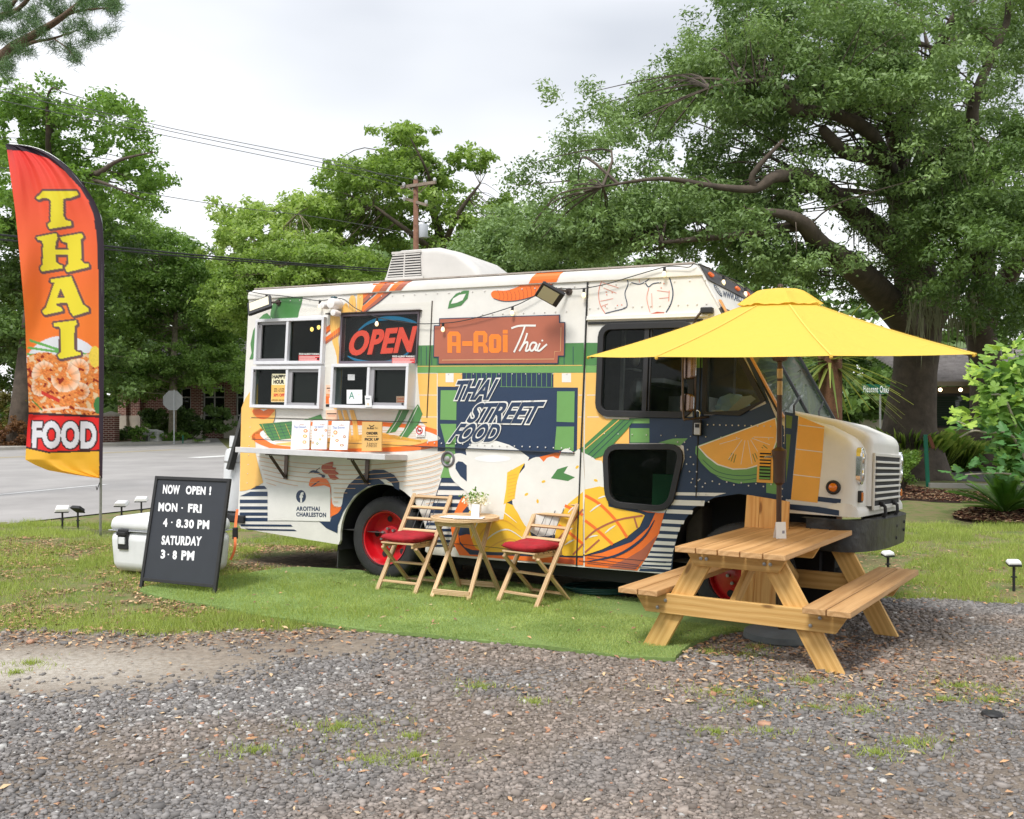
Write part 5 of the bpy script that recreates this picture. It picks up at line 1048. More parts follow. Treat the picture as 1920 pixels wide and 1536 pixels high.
for pts, w, k in (([(1152, 509), (1172, 520), (1178, 532), (1172, 550), (1176, 570), (1172, 578), (1150, 584), (1135, 588)], .008, 'navy'), ([(1135, 588), (1125, 570), (1123, 545), (1132, 520), (1142, 508)], .006, 'pale'), ([(1246, 507), (1255, 520), (1262, 548), (1258, 570), (1249, 586)], .010, 'navy'), ([(1217, 540), (1213, 560), (1219, 586)], .005, 'pale'), ([(1184, 530), (1200, 533), (1215, 525), (1231, 508)], .008, 'navy'), ([(1210, 530), (1216, 538), (1225, 532), (1240, 530)], .008, 'navy'), ([(1255, 545), (1254, 565)], .005, 'pale'), ([(1126, 565), (1150, 560)], .004, 'pale'), ([(1127, 575), (1140, 570)], .004, 'pale'), ([(1130, 530), (1160, 540)], .004, 'pale'), ([(1132, 540), (1156, 550)], .004, 'pale'), ([(1222, 550), (1223, 578)], .004, 'pale'), ([(1232, 545), (1256, 548)], .004, 'pale'), ([(1236, 560), (1255, 558)], .004, 'pale'), ([(1196, 512), (1200, 530)], .004, 'pale')): up.line(pts, w, k, 0, 5)
for u, v in ((1137, 548), (1138, 553), (1148, 549), (1135, 575), (1158, 573), (1166, 572), (1245, 532), (1240, 540)): up.ell(u, v, 1.3, 1.3, 'pale', 0, n=6)
up.poly([(1203, 597), (1215, 590), (1232, 585), (1246, 586), (1243, 597)], 'dred', 1); up.done()
# print carried up over the rounded roof cap
def cap_place(a, b, d):
    z = max(2.842, min(b, 2.968)); y = float(np.interp(z, [2.84, 2.875, 2.91, 2.945, 2.963, 2.97], [-.018, -.02, -.012, .03, .10, .25])); return (a, y-.003, z+.002)
ca = MB()
for q, mi in (([(701, 529), (714, 529), (727, 520), (712, 521)], 0), ([(714, 529), (726, 529), (741, 519), (727, 520)], 1), ([(732, 528), (743, 528), (760, 519), (748, 519)], 0), ([(743, 528), (755, 528), (775, 517), (760, 519)], 1), ([(994, 516), (1046, 513), (1056, 503), (1006, 506)], 0)):
    P = [Vector(sp_(*p)) for p in q]; z0c = min(P[0].y, P[1].y)
    for i in range(8):
        t0, t1 = i/8, (i+1)/8; e = []
        for t in (t0, t1): e.append((P[0].lerp(P[3], t), P[1].lerp(P[2], t)))
        zz = [2.843+.12*t0, 2.843+.12*t1]
        ca.add([cap_place(e[0][0].x, zz[0], 0), cap_place(e[0][1].x, zz[0], 0), cap_place(e[1][1].x, zz[1], 0), cap_place(e[1][0].x, zz[1], 0)], [(0, 1, 2, 3)], mi)
ca.build('roof_edge_graphic', [pm('orange'), pm('brown')], truck, fix=False)

# ---- seams, rails, rivets
mb = MB(); sx = sp_(1096, 700)[0]
mb.box2((sx-.006, -.016, .34), (sx+.006, 0, 2.83)); mb.box2((sx+.02, -.013, 2.455), (3.2, 0, 2.475)); mb.box2((3.19, -.010, 1.0), (3.198, 0, 2.45)); mb.box2((3.86, -.006, .98), (3.868, .0, 1.67)); mb.build('door_seam', mat('seam_black', (.02, .02, .02), .7), truck)
mb = MB(); mb.box2((2.14, -.03, 2.49), (3.25, .0, 2.505)); mb.box2((2.14, -.022, 2.505), (3.25, .0, 2.53)); mb.build('drip_rail', paint, truck, bevel=.004)
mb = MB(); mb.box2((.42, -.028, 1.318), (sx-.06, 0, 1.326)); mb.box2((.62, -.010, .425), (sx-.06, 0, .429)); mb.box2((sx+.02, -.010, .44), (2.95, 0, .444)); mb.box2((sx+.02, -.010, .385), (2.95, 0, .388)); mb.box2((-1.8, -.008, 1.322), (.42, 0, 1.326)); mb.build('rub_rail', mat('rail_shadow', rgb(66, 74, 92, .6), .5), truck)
rail = [(x, z) for x, z in ()]
rv = MB()
def rivet(x, z, r=.008, d=.004): rv.lathe([(r, -d-.001), (r*.8, -d-.004), (0, -d-.006)], (x, 0, z), 'Y', 6)
for i in range(38): rivet(XR+.2+i*.134, 2.80+.0)
for i in range(30): rivet(.5+i*.08 if i < 20 else 2.1, 1.36+.0, d=.012 if i < 20 else .004) if i < 20 else None
for i in range(16): rivet(XR+.12, .75+i*.10, .006)
for i in range(14): rivet(2.16+i*.082, 2.60)
for i in range(9): rivet(1.05+i*.11, 2.58)
for i in range(12): rivet(3.22+i*.052, 1.60, .007, .008)
for i in range(9): rivet(3.02+.028*i, 1.15-.06*i+.3, .007, .008); rivet(3.08+.028*i, 1.15-.06*i+.3, .007, .008)
for i in range(12): rivet(2.35+i*.13, 1.50, .006, .009); rivet(3.15+i*.06, 1.12+(i % 2)*.02, .007, .009)
for i in range(10): rivet(3.9+.0*i, 1.05+i*.06, .006, .006); rivet(.7+i*.14, 2.02-.0, .006, .004)
o = rv.build('rivets', mat('rivet_paint', rgb(226, 224, 220, .9), .35), truck); o['kind'] = 'stuff'

# ---- cab windows
def rim_window(name, P, wd, m_rim, m_gl, parent, depth=.03):
    n = len(P); A = [Vector(p) for p in P]; c = sum(A, Vector((0, 0)))/n; mb = MB(); O_, I_ = [], []
    for i in range(n):
        t = (A[(i+1) % n]-A[i-1]).normalized(); q = Vector((t.y, -t.x)); q = q if q.dot(A[i]-c) > 0 else -q
        O_.append(A[i]+q*wd*.5); I_.append(A[i]-q*wd*.5)
    vs = [(p.x, -.006, p.y) for p in O_]+[(p.x, -depth, p.y) for p in O_]+[(p.x, -depth, p.y) for p in I_]+[(p.x, .03, p.y) for p in I_]
    mb.add(vs, [(k*n+i, k*n+(i+1) % n, (k+1)*n+(i+1) % n, (k+1)*n+i) for k in range(3) for i in range(n)])
    r = mb.build(name, m_rim, parent, smooth=False, bevel=.004)
    mb = MB(); mb.flat([(p.x, .005, p.y) for p in I_]); mb.build('pane', m_gl, r, fix=False)
    return r
dwin = rim_window('door_window', doorw, .055, m_black, g_cab, truck)
mb = MB(); xm = sp_(1211, 700)[0]; mb.box2((xm-.022, -.016, dwz0), (xm+.022, .03, dwz1)); mb.box2((xm+.03, -.008, dwz0+.03), (xm+.045, .02, dwz1-.03)); mb.build('window_bar', m_black, dwin, bevel=.004)
lwin = rim_window('lower_window', lowr, .05, m_black, g_cab, truck)
cx_ = sp_(1245, 930, .25)[0]; mb = MB(); mb.box2((cx_-.11, .25, .86), (cx_+.13, .45, 1.17)); o = mb.build('stored_crate', mat('green_crate', rgb(40, 120, 70, .6), .6), truck)
qwin = rim_window('quarter_window', qp, .045, m_black, glassmat('quarter_glass', (.02, .025, .022), .72), truck)
# fill the hollow behind the lower window and wheel wells
for cx, cz, r, bx_ in ((0, .41, .56, ((-.62, .5, .1), (.62, .52, 1.0))), (3.56, .46, .615, ((2.95, .55, .1), (4.2, .57, 1.1)))):
    wl = MB(); wl.box2(*bx_)
    A = [(cx+r*math.cos(a), .0+.012, cz+r*math.sin(a)) for a in np.linspace(-.3 if cx < 1 else .85, math.pi+.3, 18)]; B = [(x, .52, z) for x, _, z in A]; wl.strip(A, B); wl.build('wheel_well', m_dark, truck, fix=False)
mb = MB(); mb.box2((XR+.05, .45, .42), (4.1, W-.45, .6)); mb.box2((XR+.1, .1, .36), (-.7, .4, .5)); mb.box2((.8, .12, .22), (2.9, .5, .42)); mb.box2((-.2, .9, .3), (.2, 1.4, .62)); mb.build('chassis', m_dark, truck)
# ---- windscreen and visor
PV = Plane(TO+TX*3.165+TZ*2.88, TY, TZ*.352-TX*.204)
exv, eyv, nv = Vector((0, 1, 0)), Vector((-.204, 0, .352)).normalized(), None; nv = exv.cross(eyv).normalized()
def VL(a, b, d=0): return tuple(Vector((3.165, 0, 2.88))+exv*a+eyv*b+nv*d)
lenv = math.hypot(.204, .352)
mb = MB(); mb.prism([(0, -.36), (W, -.36), (W, .07), (0, .07)], VL, -.03, 0); mb.build('visor', paint, truck, bevel=.01)
mb = MB(); mb.prism([(.05, -.085), (W-.05, -.085), (W-.05, .055), (.05, .055)], VL, .001, .012); strp = mb.build('marker_strip', mat('grey_strip', rgb(92, 90, 92, .6), .6, var=.2), truck)
for k, (u, v) in enumerate(((1326, 512), (1372, 531), (1389, 538), (1406, 544))):
    a, b_ = PV.px(u, v); a = [.22, .86, 1.10, 1.34][k] if not (0 < a < W) else a
    mb = MB(); P = [(a+.055*math.cos(t), -.015+.022*math.sin(t)) for t in np.linspace(0, 6.283, 17)[:-1]]; mb.prism(P, VL, .012, .035); mb.build('marker_lamp', mat('amber_lens', rgb(226, 110, 50), .25, emit=rgb(226, 100, 40), estr=.15), strp, bevel=.006)
va = Art('web_address_lettering', VL, lambda u, v: PV.px(u, v)); va.base = .002
va.text('WWW.ARO', [(1355, 557), (1390, 568), (1390, 554), (1355, 545)], 'navy', 0, .03)
gu = Vector(PV.px(1346, 545)); va.poly([(gu.x+.075*math.cos(t), gu.y+.062*math.sin(t)) for t in np.linspace(0, 6.283, 25)[:-1]], 'navy', 0, local=True).poly([(gu.x+.058*math.cos(t), gu.y+.047*math.sin(t)) for t in np.linspace(0, 6.283, 25)[:-1]], 'white', 1, local=True)
for q in (-.022, 0, .022): va.line([(gu.x-.055, gu.y+q), (gu.x+.055, gu.y+q)], .007, 'navy', 2, 0, local=True)
va.line([(gu.x, gu.y-.05), (gu.x, gu.y+.05)], .007, 'navy', 2.4, 0, local=True).poly([(gu.x+.03*math.cos(t), gu.y+.047*math.sin(t)) for t in np.linspace(0, 6.283, 17)[:-1]], 'navy', 1.3, local=True).poly([(gu.x+.02*math.cos(t), gu.y+.04*math.sin(t)) for t in np.linspace(0, 6.283, 17)[:-1]], 'white', 1.6, local=True)
va.done()
L2 = -.36-math.hypot(.506, .894)+.0
scr = MB(); scr.prism([(.0, L2), (.045, L2), (.045, -.36), (0, -.36)], VL, -.02, .012); scr.prism([(W-.045, L2), (W, L2), (W, -.36), (W-.045, -.36)], VL, -.02, .012); scr.prism([(.045, L2), (W-.045, L2), (W-.045, L2+.05), (.045, L2+.05)], VL, -.02, .012); scr.prism([(W/2-.022, L2+.05), (W/2+.022, L2+.05), (W/2+.022, -.36), (W/2-.022, -.36)], VL, -.015, .012); scr.prism([(.045, -.39), (W-.045, -.39), (W-.045, -.362), (.045, -.362)], VL, -.02, .012)
ws = scr.build('windscreen_frame', m_black, truck)
for a, b_ in ((.045, W/2-.022), (W/2+.022, W-.045)):
    mb = MB(); mb.flat([VL(a, L2+.05, .0), VL(b_, L2+.05, .0), VL(b_, -.39, .0), VL(a, -.39, .0)]); mb.build('windscreen_pane', glassmat('screen_glass', (.03, .05, .04), .5), ws, fix=False)
mb = MB(); mb.prism([(-.012, L2-.02), (.035, L2-.02), (.035, -.30), (-.012, -.30)], VL, .014, .03); mb.build('pillar', mat('pillar_orange', rgb(224, 164, 98, .9), .4), truck, bevel=.004)
for a0, a1 in ((.35, .95), (1.25, 1.85)):
    mb = MB(); mb.tube([VL(a0, L2-.02, .02), VL(a0+.1, L2+.1, .05), VL(a1, L2+.22, .03)], [.009, .008, .006], 6); mb.tube([VL(a1-.4, L2+.12, .03), VL(a1+.1, L2+.26, .03)], .006, 5); mb.build('wiper', m_black, truck)
# cab inside: dashboard
mb = MB(); mb.box2((3.1, .08, 1.35), (3.8, W-.1, 1.64)); mb.box2((3.0, .3, .5), (3.15, 1.9, 1.5)); mb.build('dashboard', mat('dash', (.09, .08, .065), .8, var=.3), truck, bevel=.03)
mb = MB(); mb.flat([(3.18, 1.0, 1.64), (3.62, 1.0, 1.64), (3.45, 1.0, 2.1), (3.18, 1.0, 2.4)]); mb.build('cab_curtain', mat('cab_panel', rgb(160, 140, 90, .5), .8, var=.4, vscale=5), truck, fix=False)

# ---- hood and front
def hoodmesh(x0, x1, y0, y1, zb, zback, zfront, rad, name, seg=6):
    bm = bmesh.new(); xs_ = [x0, x0+(x1-x0)*.55, x1]; zt = [zback, zback-(zback-zfront)*.36, zfront]
    V_ = {}
    for i, x in enumerate(xs_):
        for j, y in enumerate((y0, y1)):
            V_[i, j, 0] = bm.verts.new((x, y, zb)); V_[i, j, 1] = bm.verts.new((x, y, zt[i]))
    for i in range(2):
        bm.faces.new([V_[i, 0, 0], V_[i+1, 0, 0], V_[i+1, 0, 1], V_[i, 0, 1]]); bm.faces.new([V_[i, 1, 0], V_[i, 1, 1], V_[i+1, 1, 1], V_[i+1, 1, 0]]); bm.faces.new([V_[i, 0, 1], V_[i+1, 0, 1], V_[i+1, 1, 1], V_[i, 1, 1]]); bm.faces.new([V_[i, 0, 0], V_[i, 1, 0], V_[i+1, 1, 0], V_[i+1, 0, 0]])
    bm.faces.new([V_[2, 0, 0], V_[2, 1, 0], V_[2, 1, 1], V_[2, 0, 1]]); bm.faces.new([V_[0, 0, 0], V_[0, 0, 1], V_[0, 1, 1], V_[0, 1, 0]])
    ed = [e for e in bm.edges if (all(abs(v.co.x-x1) < 1e-5 for v in e.verts) and not all(abs(v.co.z-zb) < 1e-5 for v in e.verts)) or (all(v.co.z > zb+.1 for v in e.verts) and abs(e.verts[0].co.y-e.verts[1].co.y) < 1e-5)]
    bmesh.ops.bevel(bm, geom=ed, offset=rad, segments=seg, profile=.5, affect='EDGES', clamp_overlap=True)
    bmesh.ops.recalc_face_normals(bm, faces=bm.faces)
    me = bpy.data.meshes.new(name); bm.to_mesh(me); bm.free(); me.materials.append(paint); me.polygons.foreach_set('use_smooth', [True]*len(me.polygons)); me.set_sharp_from_angle(angle=R(35))
    o = bpy.data.objects.new(name, me); col.objects.link(o); o.parent = truck; return o
hood = hoodmesh(3.872, 4.455, .0, W-.03, .93, 1.70, 1.50, .11, 'fender')
hoodmesh(3.86, 4.50, .40, 1.74, 1.0, 1.75, 1.565, .075, 'hood')
hoodmesh(3.96, 4.48, -.012, W-.018, .925, 1.03, 1.025, .09, 'fender_skirt', 4)
FX = 4.501
mb = MB(); mb.box2((FX-.001, .46, 1.0), (FX+.004, 1.68, 1.40)); gr = mb.build('grille', m_dark, truck)
mb = MB(); 
for a in ((.44, 1.40, 1.70, 1.425), (.44, .965, 1.70, 1.0), (.44, 1.0, .462, 1.40), (1.678, 1.0, 1.70, 1.40)): mb.box2((FX-.004, a[0], a[1]), (FX+.012, a[2], a[3]))
mb.build('grille_frame', paint, gr, bevel=.003)
for i in range(7):
    z = 1.035+.05*i+.01; mb = MB(); mb.box2((FX+.003, .464, z), (FX+.022, 1.676, z+.018)); mb.build('grille_bar', paint, gr, bevel=.003)
chrome = mat('chrome', (.75, .75, .76), .12, 1.0); lensm = mat('lamp_lens', (.62, .64, .66), .08, .35, coat=.6)
for y in (.13, W-.2):
    P = rrect(y-.075, y+.075, 1.17, 1.46, .07); mb = MB(); mb.prism(P, lambda a, b, d: (4.457+d, a, b), -.03, .02); hl = mb.build('headlight', chrome, truck, bevel=.006)
    P = rrect(y-.058, y+.058, 1.19, 1.44, .055); mb = MB(); mb.prism(P, lambda a, b, d: (4.457+d, a, b), .0, .026); mb.build('lens', lensm, hl, bevel=.006)
    for zz in (1.25, 1.375):
        mb = MB(); mb.lathe([(.05, 0), (.03, -.01), (.0, .004)], (4.486, y, zz), 'X', 14); mb.build('bulb_reflector', mat('reflector', (.95, .95, .95), .1, 1), hl, smooth=True)
    mb = MB(); mb.prism(rrect(y-.04, y+.04, 1.035, 1.125, .01), lambda a, b, d: (4.457+d, a, b), -.02, .02); il = mb.build('indicator', m_black, truck)
    mb = MB(); mb.prism(rrect(y-.028, y+.028, 1.046, 1.114, .01), lambda a, b, d: (4.457+d, a, b), .0, .028); mb.build('lens', mat('amber', rgb(220, 120, 30), .2, coat=.5), il, bevel=.004)
x, z = sp_(1563, 914); mb = MB(); mb.lathe([(.055, -.0), (.055, -.02), (.044, -.03), (.03, -.024), (.0, -.024)], (x, 0, z), 'Y', 20); o = mb.build('side_marker', m_black, truck, auto=30)
mb = MB(); mb.lathe([(.036, -.022), (.03, -.034), (.0, -.04)], (x, 0, z), 'Y', 16); mb.build('lens', mat('amber', None), o, smooth=True)
ho = Art('hood_side_graphic'); ho.base = .002
ho.poly([(1472, 772), (1490, 776), (1480, 937), (1470, 935)], 'navy', -.5)
ho.poly([(1498, 780), (1546, 800), (1541, 868), (1533, 943), (1483, 937), (1491, 860)], 'hood', 0)
for a, b in (((1497, 797), (1546, 803)), ((1492, 842), (1543, 848)), ((1487, 890), (1538, 896))): ho.line([a, b], .006, 'white', 1, 0)
ho.poly([(1534, 931), (1577, 936), (1576, 945), (1533, 940)], 'navy', 1)
ho.poly([(1487, 778), (1497, 780), (1483, 937), (1476, 935)], 'navy', 0).poly([(1474, 778), (1486, 781), (1484, 804), (1474, 802)], 'olive', 0).poly([(1474, 814), (1483, 815), (1478, 868), (1474, 905)], 'olive', 0)
ho.done()
ho = Art('skirt_stripe_graphic'); ho.base = .0145
ho.poly([(1480, 945), (1535, 950), (1574, 957), (1574, 967), (1530, 961), (1480, 955)], 'navy', 1); ho.done()
mb = MB(); vx0, vz0 = sp_(1423, 900); vx1, vz1 = sp_(1447, 845); mb.box2((vx0-.015, -.012, vz0-.02), (vx1+.02, -.007, vz1+.015)); lv = mb.build('side_vent', mat('vent_paint', PAL['hood'], .4), truck, bevel=.004)
mb = MB(); mb.box2((vx0+.005, -.0145, vz0+.005), (vx1, -.0125, vz1-.005)); mb.build('vent_opening', m_dark, lv)
for i in range(9):
    z = vz0+.01+(vz1-vz0-.03)*i/8; mb = MB(); mb.add([(vx0+.005, -.015, z+.014), (vx1, -.015, z+.014), (vx1, -.026, z), (vx0+.005, -.026, z)], [(0, 1, 2, 3)]); mb.build('louvre', mat('vent_paint', None) if i > 3 else pm('green'), lv, fix=False)
# bumper
BP = [(4.09, .0), (4.36, -.03), (4.48, .12), (4.57, .5), (4.59, W/2), (4.57, W-.5), (4.48, W-.12), (4.36, W+.03), (4.09, W)]; BPc = catmull(BP, 4); mb = MB()
prof_ = [(-.01, .655), (.0, .90), (-.05, .905), (-.14, .895)]
rows = []
for off_, z in prof_:
    rw = []
    for i, (x, y) in enumerate(BPc):
        rw.append((x+off_*(1 if abs(y-W/2) < W/2-.1 else .3), y+(off_*-.0), z))
    rows.append(rw)
for a, b_ in zip(rows[:-1], rows[1:]): mb.strip(a, b_)
mb.build('front_bumper', mat('old_black_bumper', (.03, .031, .031), .42, var=.8, vscale=9, bump=.4, bscale=6), truck, auto=40, fix=True)
for y in (.72, 1.32):
    mb = MB(); mb.tube([(4.515, y, 1.02), (4.55, y, .99), (4.555, y, .94), (4.53, y, .88)], .014, 8); mb.lathe([(.022, 0), (.022, .03), (0, .035)], (4.51, y, 1.01), 'X', 8); mb.build('hood_latch', m_black, truck)
for y, z in ((1.1, .82), (1.1, .72), (1.5, .84), (1.5, .77)):
    rv = MB(); rv.lathe([(.014, 4.57), (.014, 4.59), (0, 4.594)], (0, y, z), 'X', 8); rv.build('bumper_bolt', m_dark, truck)
# ---- roof equipment
acp = [(-.44, 2.97), (-.34, 3.30), (-.22, 3.345), (.25, 3.345), (.50, 3.28), (.72, 3.13), (.82, 2.97)]
mb = MB(); mb.prism(acp, lambda a, b, d: (a+.0, .35+d, b), 0, .85); ac = mb.build('air_conditioner', mat('ac_plastic', rgb(222, 218, 212, .8), .5, var=.08, vscale=3), truck, bevel=.07, seg=4, smooth=False)
ac.data.polygons.foreach_set('use_smooth', [True]*len(ac.data.polygons))
mb = MB(); Pg = [(-.35, 3.05), (-.29, 3.29), (.05, 3.305), (.08, 3.05)]; mb.prism(Pg, lambda a, b, d: (a, .347-d, b), 0, .004); agr = mb.build('vent_recess', m_dark, ac)
mb = MB()
for i in range(9):
    z = 3.06+.027*i; l = -.348+(z-3.05)*.25; m2 = MB(); m2.box2((l, .335, z), (.08-(z-3.05)*.1, .343, z+.013)); m2.build('vent_slat', mat('ac_plastic', None), ac)
mb.box2((-.14, .333, 3.05), (-.125, .342, 3.30)); mb.box2((-.37, .332, 3.02), (.11, .343, 3.052)); mb.box2((-.30, .332, 3.295), (.07, .343, 3.318)); mb.build('vent_frame', mat('ac_plastic', None), ac)
mb = MB(); mb.lathe([(.15, 2.97), (.15, 3.22), (.165, 3.24), (.165, 3.25), (.13, 3.25)], (-.46, .95, 0), 'Z', 24); mb.build('vent_pipe', mat('galvanised', (.5, .52, .53), .4, .6, var=.15), truck, auto=30)
# ---- wheels
m_tyre = mat('tyre', (.028, .028, .029), .75, var=.35, vscale=10, bump=.3, bscale=50); m_red = mat('red_rim', rgb(206, 22, 34, .95), .3, var=.12, vscale=9, coat=.3)
def wheel(x, z, y0, Rr, rear):
    mb = MB(); w = .23
    p = [(.262, y0+.012), (.30, y0+.004), (Rr-.05, y0+.0), (Rr-.018, y0+.012), (Rr, y0+.04), (Rr, y0+w-.03), (Rr-.03, y0+w), (.262, y0+w)]
    mb.lathe(p, (x, 0, z), 'Y', 64, cap=False)
    t = mb.build('wheel', m_tyre, truck, auto=50)
    mb = MB()
    for i in range(64):
        a = 2*math.pi*i/64
        for yy in (y0+.07, y0+.12, y0+.17): mb.box((x+Rr*math.cos(a), yy, z+Rr*math.sin(a)), (.012, .035, .024), Matrix.Rotation(-a, 3, 'Y'))
    o = mb.build('tread_blocks', m_tyre, t); o['kind'] = 'stuff'
    mb = MB()
    if rear: p = [(.270, y0+.0), (.272, y0+.012), (.252, y0+.02), (.245, y0+.12), (.235, y0+.135), (.12, y0+.15), (.115, y0+.11), (.05, y0+.10), (0, y0+.10)]
    else: p = [(.270, y0+.0), (.272, y0+.012), (.252, y0+.02), (.245, y0+.06), (.20, y0+.05), (.13, y0+.03), (.12, y0-.0), (.06, y0-.02), (0, y0-.02)]
    mb.lathe(p, (x, 0, z), 'Y', 48, cap=False); rm = mb.build('rim', m_red, t, auto=40)
    for i in range(5):
        a = 2*math.pi*i/5+.5; cx, cz = x+.185*math.cos(a), z+.185*math.sin(a); yy = y0+(.136 if rear else .04)
        mb = MB(); mb.lathe([(.03, yy-.006), (.0, yy-.0065)], (cx, 0, cz), 'Y', 14); mb.build('hand_hole', m_dark, rm)
    mb = MB()
    for i in range(8):
        a = 2*math.pi*i/8+.2; cx, cz = x+.09*math.cos(a), z+.09*math.sin(a); yy = y0+(.10 if rear else -.01); mb.lathe([(.014, yy-.03), (.014, yy+.01)], (cx, 0, cz), 'Y', 6)
    o = mb.build('wheel_nuts', m_steel, rm); o['kind'] = 'stuff'
    return t
wheel(0, .405, .03, .405, True); wheel(0, .405, .29, .405, True); wheel(0, .405, W-.26, .405, True); wheel(3.565, .405, .04, .405, False); wheel(3.565, .405, W-.27, .405, False)
mb = MB(); mb.box2((-.60, .06, .06), (-.585, .42, .40)); mb.build('mud_flap', mat('mud_flap_rubber', (.035, .034, .033), .8), truck)
# ---- small fittings on the side
fx, fz = sp_(841, 861); mb = MB(); mb.lathe([(.075, .0), (.078, -.014), (.066, -.02), (.052, -.012), (.05, -.004), (.0, -.004)], (fx, 0, fz), 'Y', 24); fc_ = mb.build('filler_ring', mat('grey_cast', rgb(110, 108, 112), .5, .3), truck, auto=30)
mb = MB(); mb.lathe([(.028, -.004), (.028, -.03), (.02, -.034), (0, -.034)], (fx, 0, fz), 'Y', 12); mb.build('filler_cap', m_steel, fc_, auto=30)
# serving shelf
yS = -.36; xs0, zs0 = sp_(441, 839, yS); xs1, zs1 = sp_(722, 848, yS); zt_ = sp_(500, 838, yS)[1]+.02
zt_ = 1.235
mb = MB(); mb.box2((xs0, yS, zt_-.055), (xs1+.0, -.002, zt_)); shelf = mb.build('serving_shelf', mat('shelf_wood_white', rgb(224, 222, 222, .85), .55, var=.10, vscale=9), truck, bevel=.004)
SHELF = (xs0, xs1, zt_)
for u in (520, 672):
    x = sp_(u+18, 870)[0]; mb = MB(); z = zt_-.056
    mb.beam((x, -.012, z), (x, -.012, z-.26), .045, .012, (0, 1, 0)); mb.beam((x, -.01, z-.008), (x, -.31, z-.008), .03, .012); mb.beam((x-.012, -.02, z-.24), (x-.012, -.25, z-.02), .01, .014); mb.beam((x+.012, -.02, z-.24), (x+.012, -.25, z-.02), .01, .014); mb.build('bracket', m_brown, shelf)
# flood lights
def flood(u, v, y, size, tilt, yaw, name='floodlight'):
    x, z = sp_(u, v, y); M = Matrix.Translation((x, y, z)) @ Matrix.Rotation(yaw, 4, 'Z') @ Matrix.Rotation(R(-22), 4, 'Y') @ Matrix.Rotation(tilt, 4, 'X')
    def X(mb): mb.v = [tuple(M @ Vector(p)) for p in mb.v]; return mb
    s, h = size; mb = MB(); mb.box((0, 0, 0), (s, .03, h)); hs = X(mb).build(name, m_black, truck, bevel=.005)
    mb = MB(); mb.box((0, -.017, .01), (s*.82, .004, h*.70)); X(mb).build('lens', mat('led_panel', rgb(226, 220, 190, .9), .3), hs)
    mb = MB()
    for i in range(6): mb.box((0, .022, -h*.4+i*h*.16), (s*.9, .014, .006))
    X(mb).build('cooling_fins', m_black, hs)
    a = M @ Vector((0, .015, h*.3)); mb = MB(); mb.tube([a, (a.x+.05, (a.y)*.5, a.z+.02), (x+.06, -.0, z+.06)], .012, 6); mb.lathe([(.035, -.0), (.03, -.02), (0, -.02)], (x+.06, 0, z+.06), 'Y', 10); mb.build('mounting_arm', m_brown, hs)
flood(487, 573, -.22, (.26, .20), R(-42), R(28)); flood(1031, 552, -.25, (.22, .22), R(62), R(-42))
x, z = sp_(627, 570, -.07); mb = MB(); mb.lathe([(.062, .09), (.066, .0), (.05, -.06), (.0, -.065)], (x, -.07, z), 'Y', 16); sc = mb.build('security_camera', mat('white_plastic', rgb(236, 232, 230), .4), truck, auto=40)
for dx_, dz_ in ((-.10, -.02), (.05, -.10)):
    mb = MB(); mb.lathe([(.028, .05), (.034, 0), (.032, -.045), (.0, -.05)], (x+dx_, -.10, z+dz_), 'Y', 14); mb.build('lamp_head', mat('white_plastic', None), sc, auto=40)
mb = MB(); mb.lathe([(.0, .08), (.035, .07), (.035, .04)], (x, -.08, z), 'Z', 12); mb.build('camera_dome', mat('dark_teal', (.03, .07, .08), .2), sc, smooth=True)
# mirrors
yM = -.24
mb = MB(); q = lambda u, v, y=yM: (sp_(u, v, y)[0], y, sp_(u, v, y)[1])
mb.tube(catmull([q(1281, 640), q(1280, 700), q(1281, 780), q(1287, 786), q(1302, 785, -.15), q(1328, 782, -.01)], 4), .010, 8); mb.tube([q(1305, 640, -.12), q(1304, 700, -.12), q(1303, 784, -.12)], .009, 8); mb.tube([q(1303, 600, -.05), q(1320, 577, -.01)], .01, 6); mb.tube([q(1281, 640), q(1303, 602, -.05)], .01, 6); mr_ = mb.build('mirror_arm', m_brown, truck, smooth=True)
for (u0, u1, v0, v1) in ((1273, 1299, 655, 711), (1271, 1294, 738, 772)):
    a, b_ = sp_(u0, v1, yM), sp_(u1, v0, yM); c = ((a[0]+b_[0])/2, (a[1]+b_[1])/2); w_, h_ = abs(b_[0]-a[0])*1.0, abs(b_[1]-a[1])
    M = Matrix.Translation((c[0], yM+.01, c[1])) @ Matrix.Rotation(R(-28), 4, 'Z'); P = rrect(-w_*.6, w_*.6, -h_/2, h_/2, min(w_, h_)*.25)
    mb = MB(); mb.prism(P, lambda a, b, d: tuple(M @ Vector((a, d, b))), .0, .05); mm = mb.build('mirror', mat('mirror_shell', rgb(150, 128, 116, .7), .25, .9, var=.3, vscale=14), truck, bevel=.012)
    mb = MB(); mb.prism([(p[0]*.9, p[1]*.93) for p in P], lambda a, b, d: tuple(M @ Vector((a, d, b))), .051, .054); mb.build('mirror_glass', chrome, mm)
mb = MB(); mb.box((sp_(1325, 582, -.05)[0], -.04, sp_(1325, 582, -.05)[1]), (.10, .06, .05)); mb.build('clearance_lamp', m_black, truck, bevel=.008)
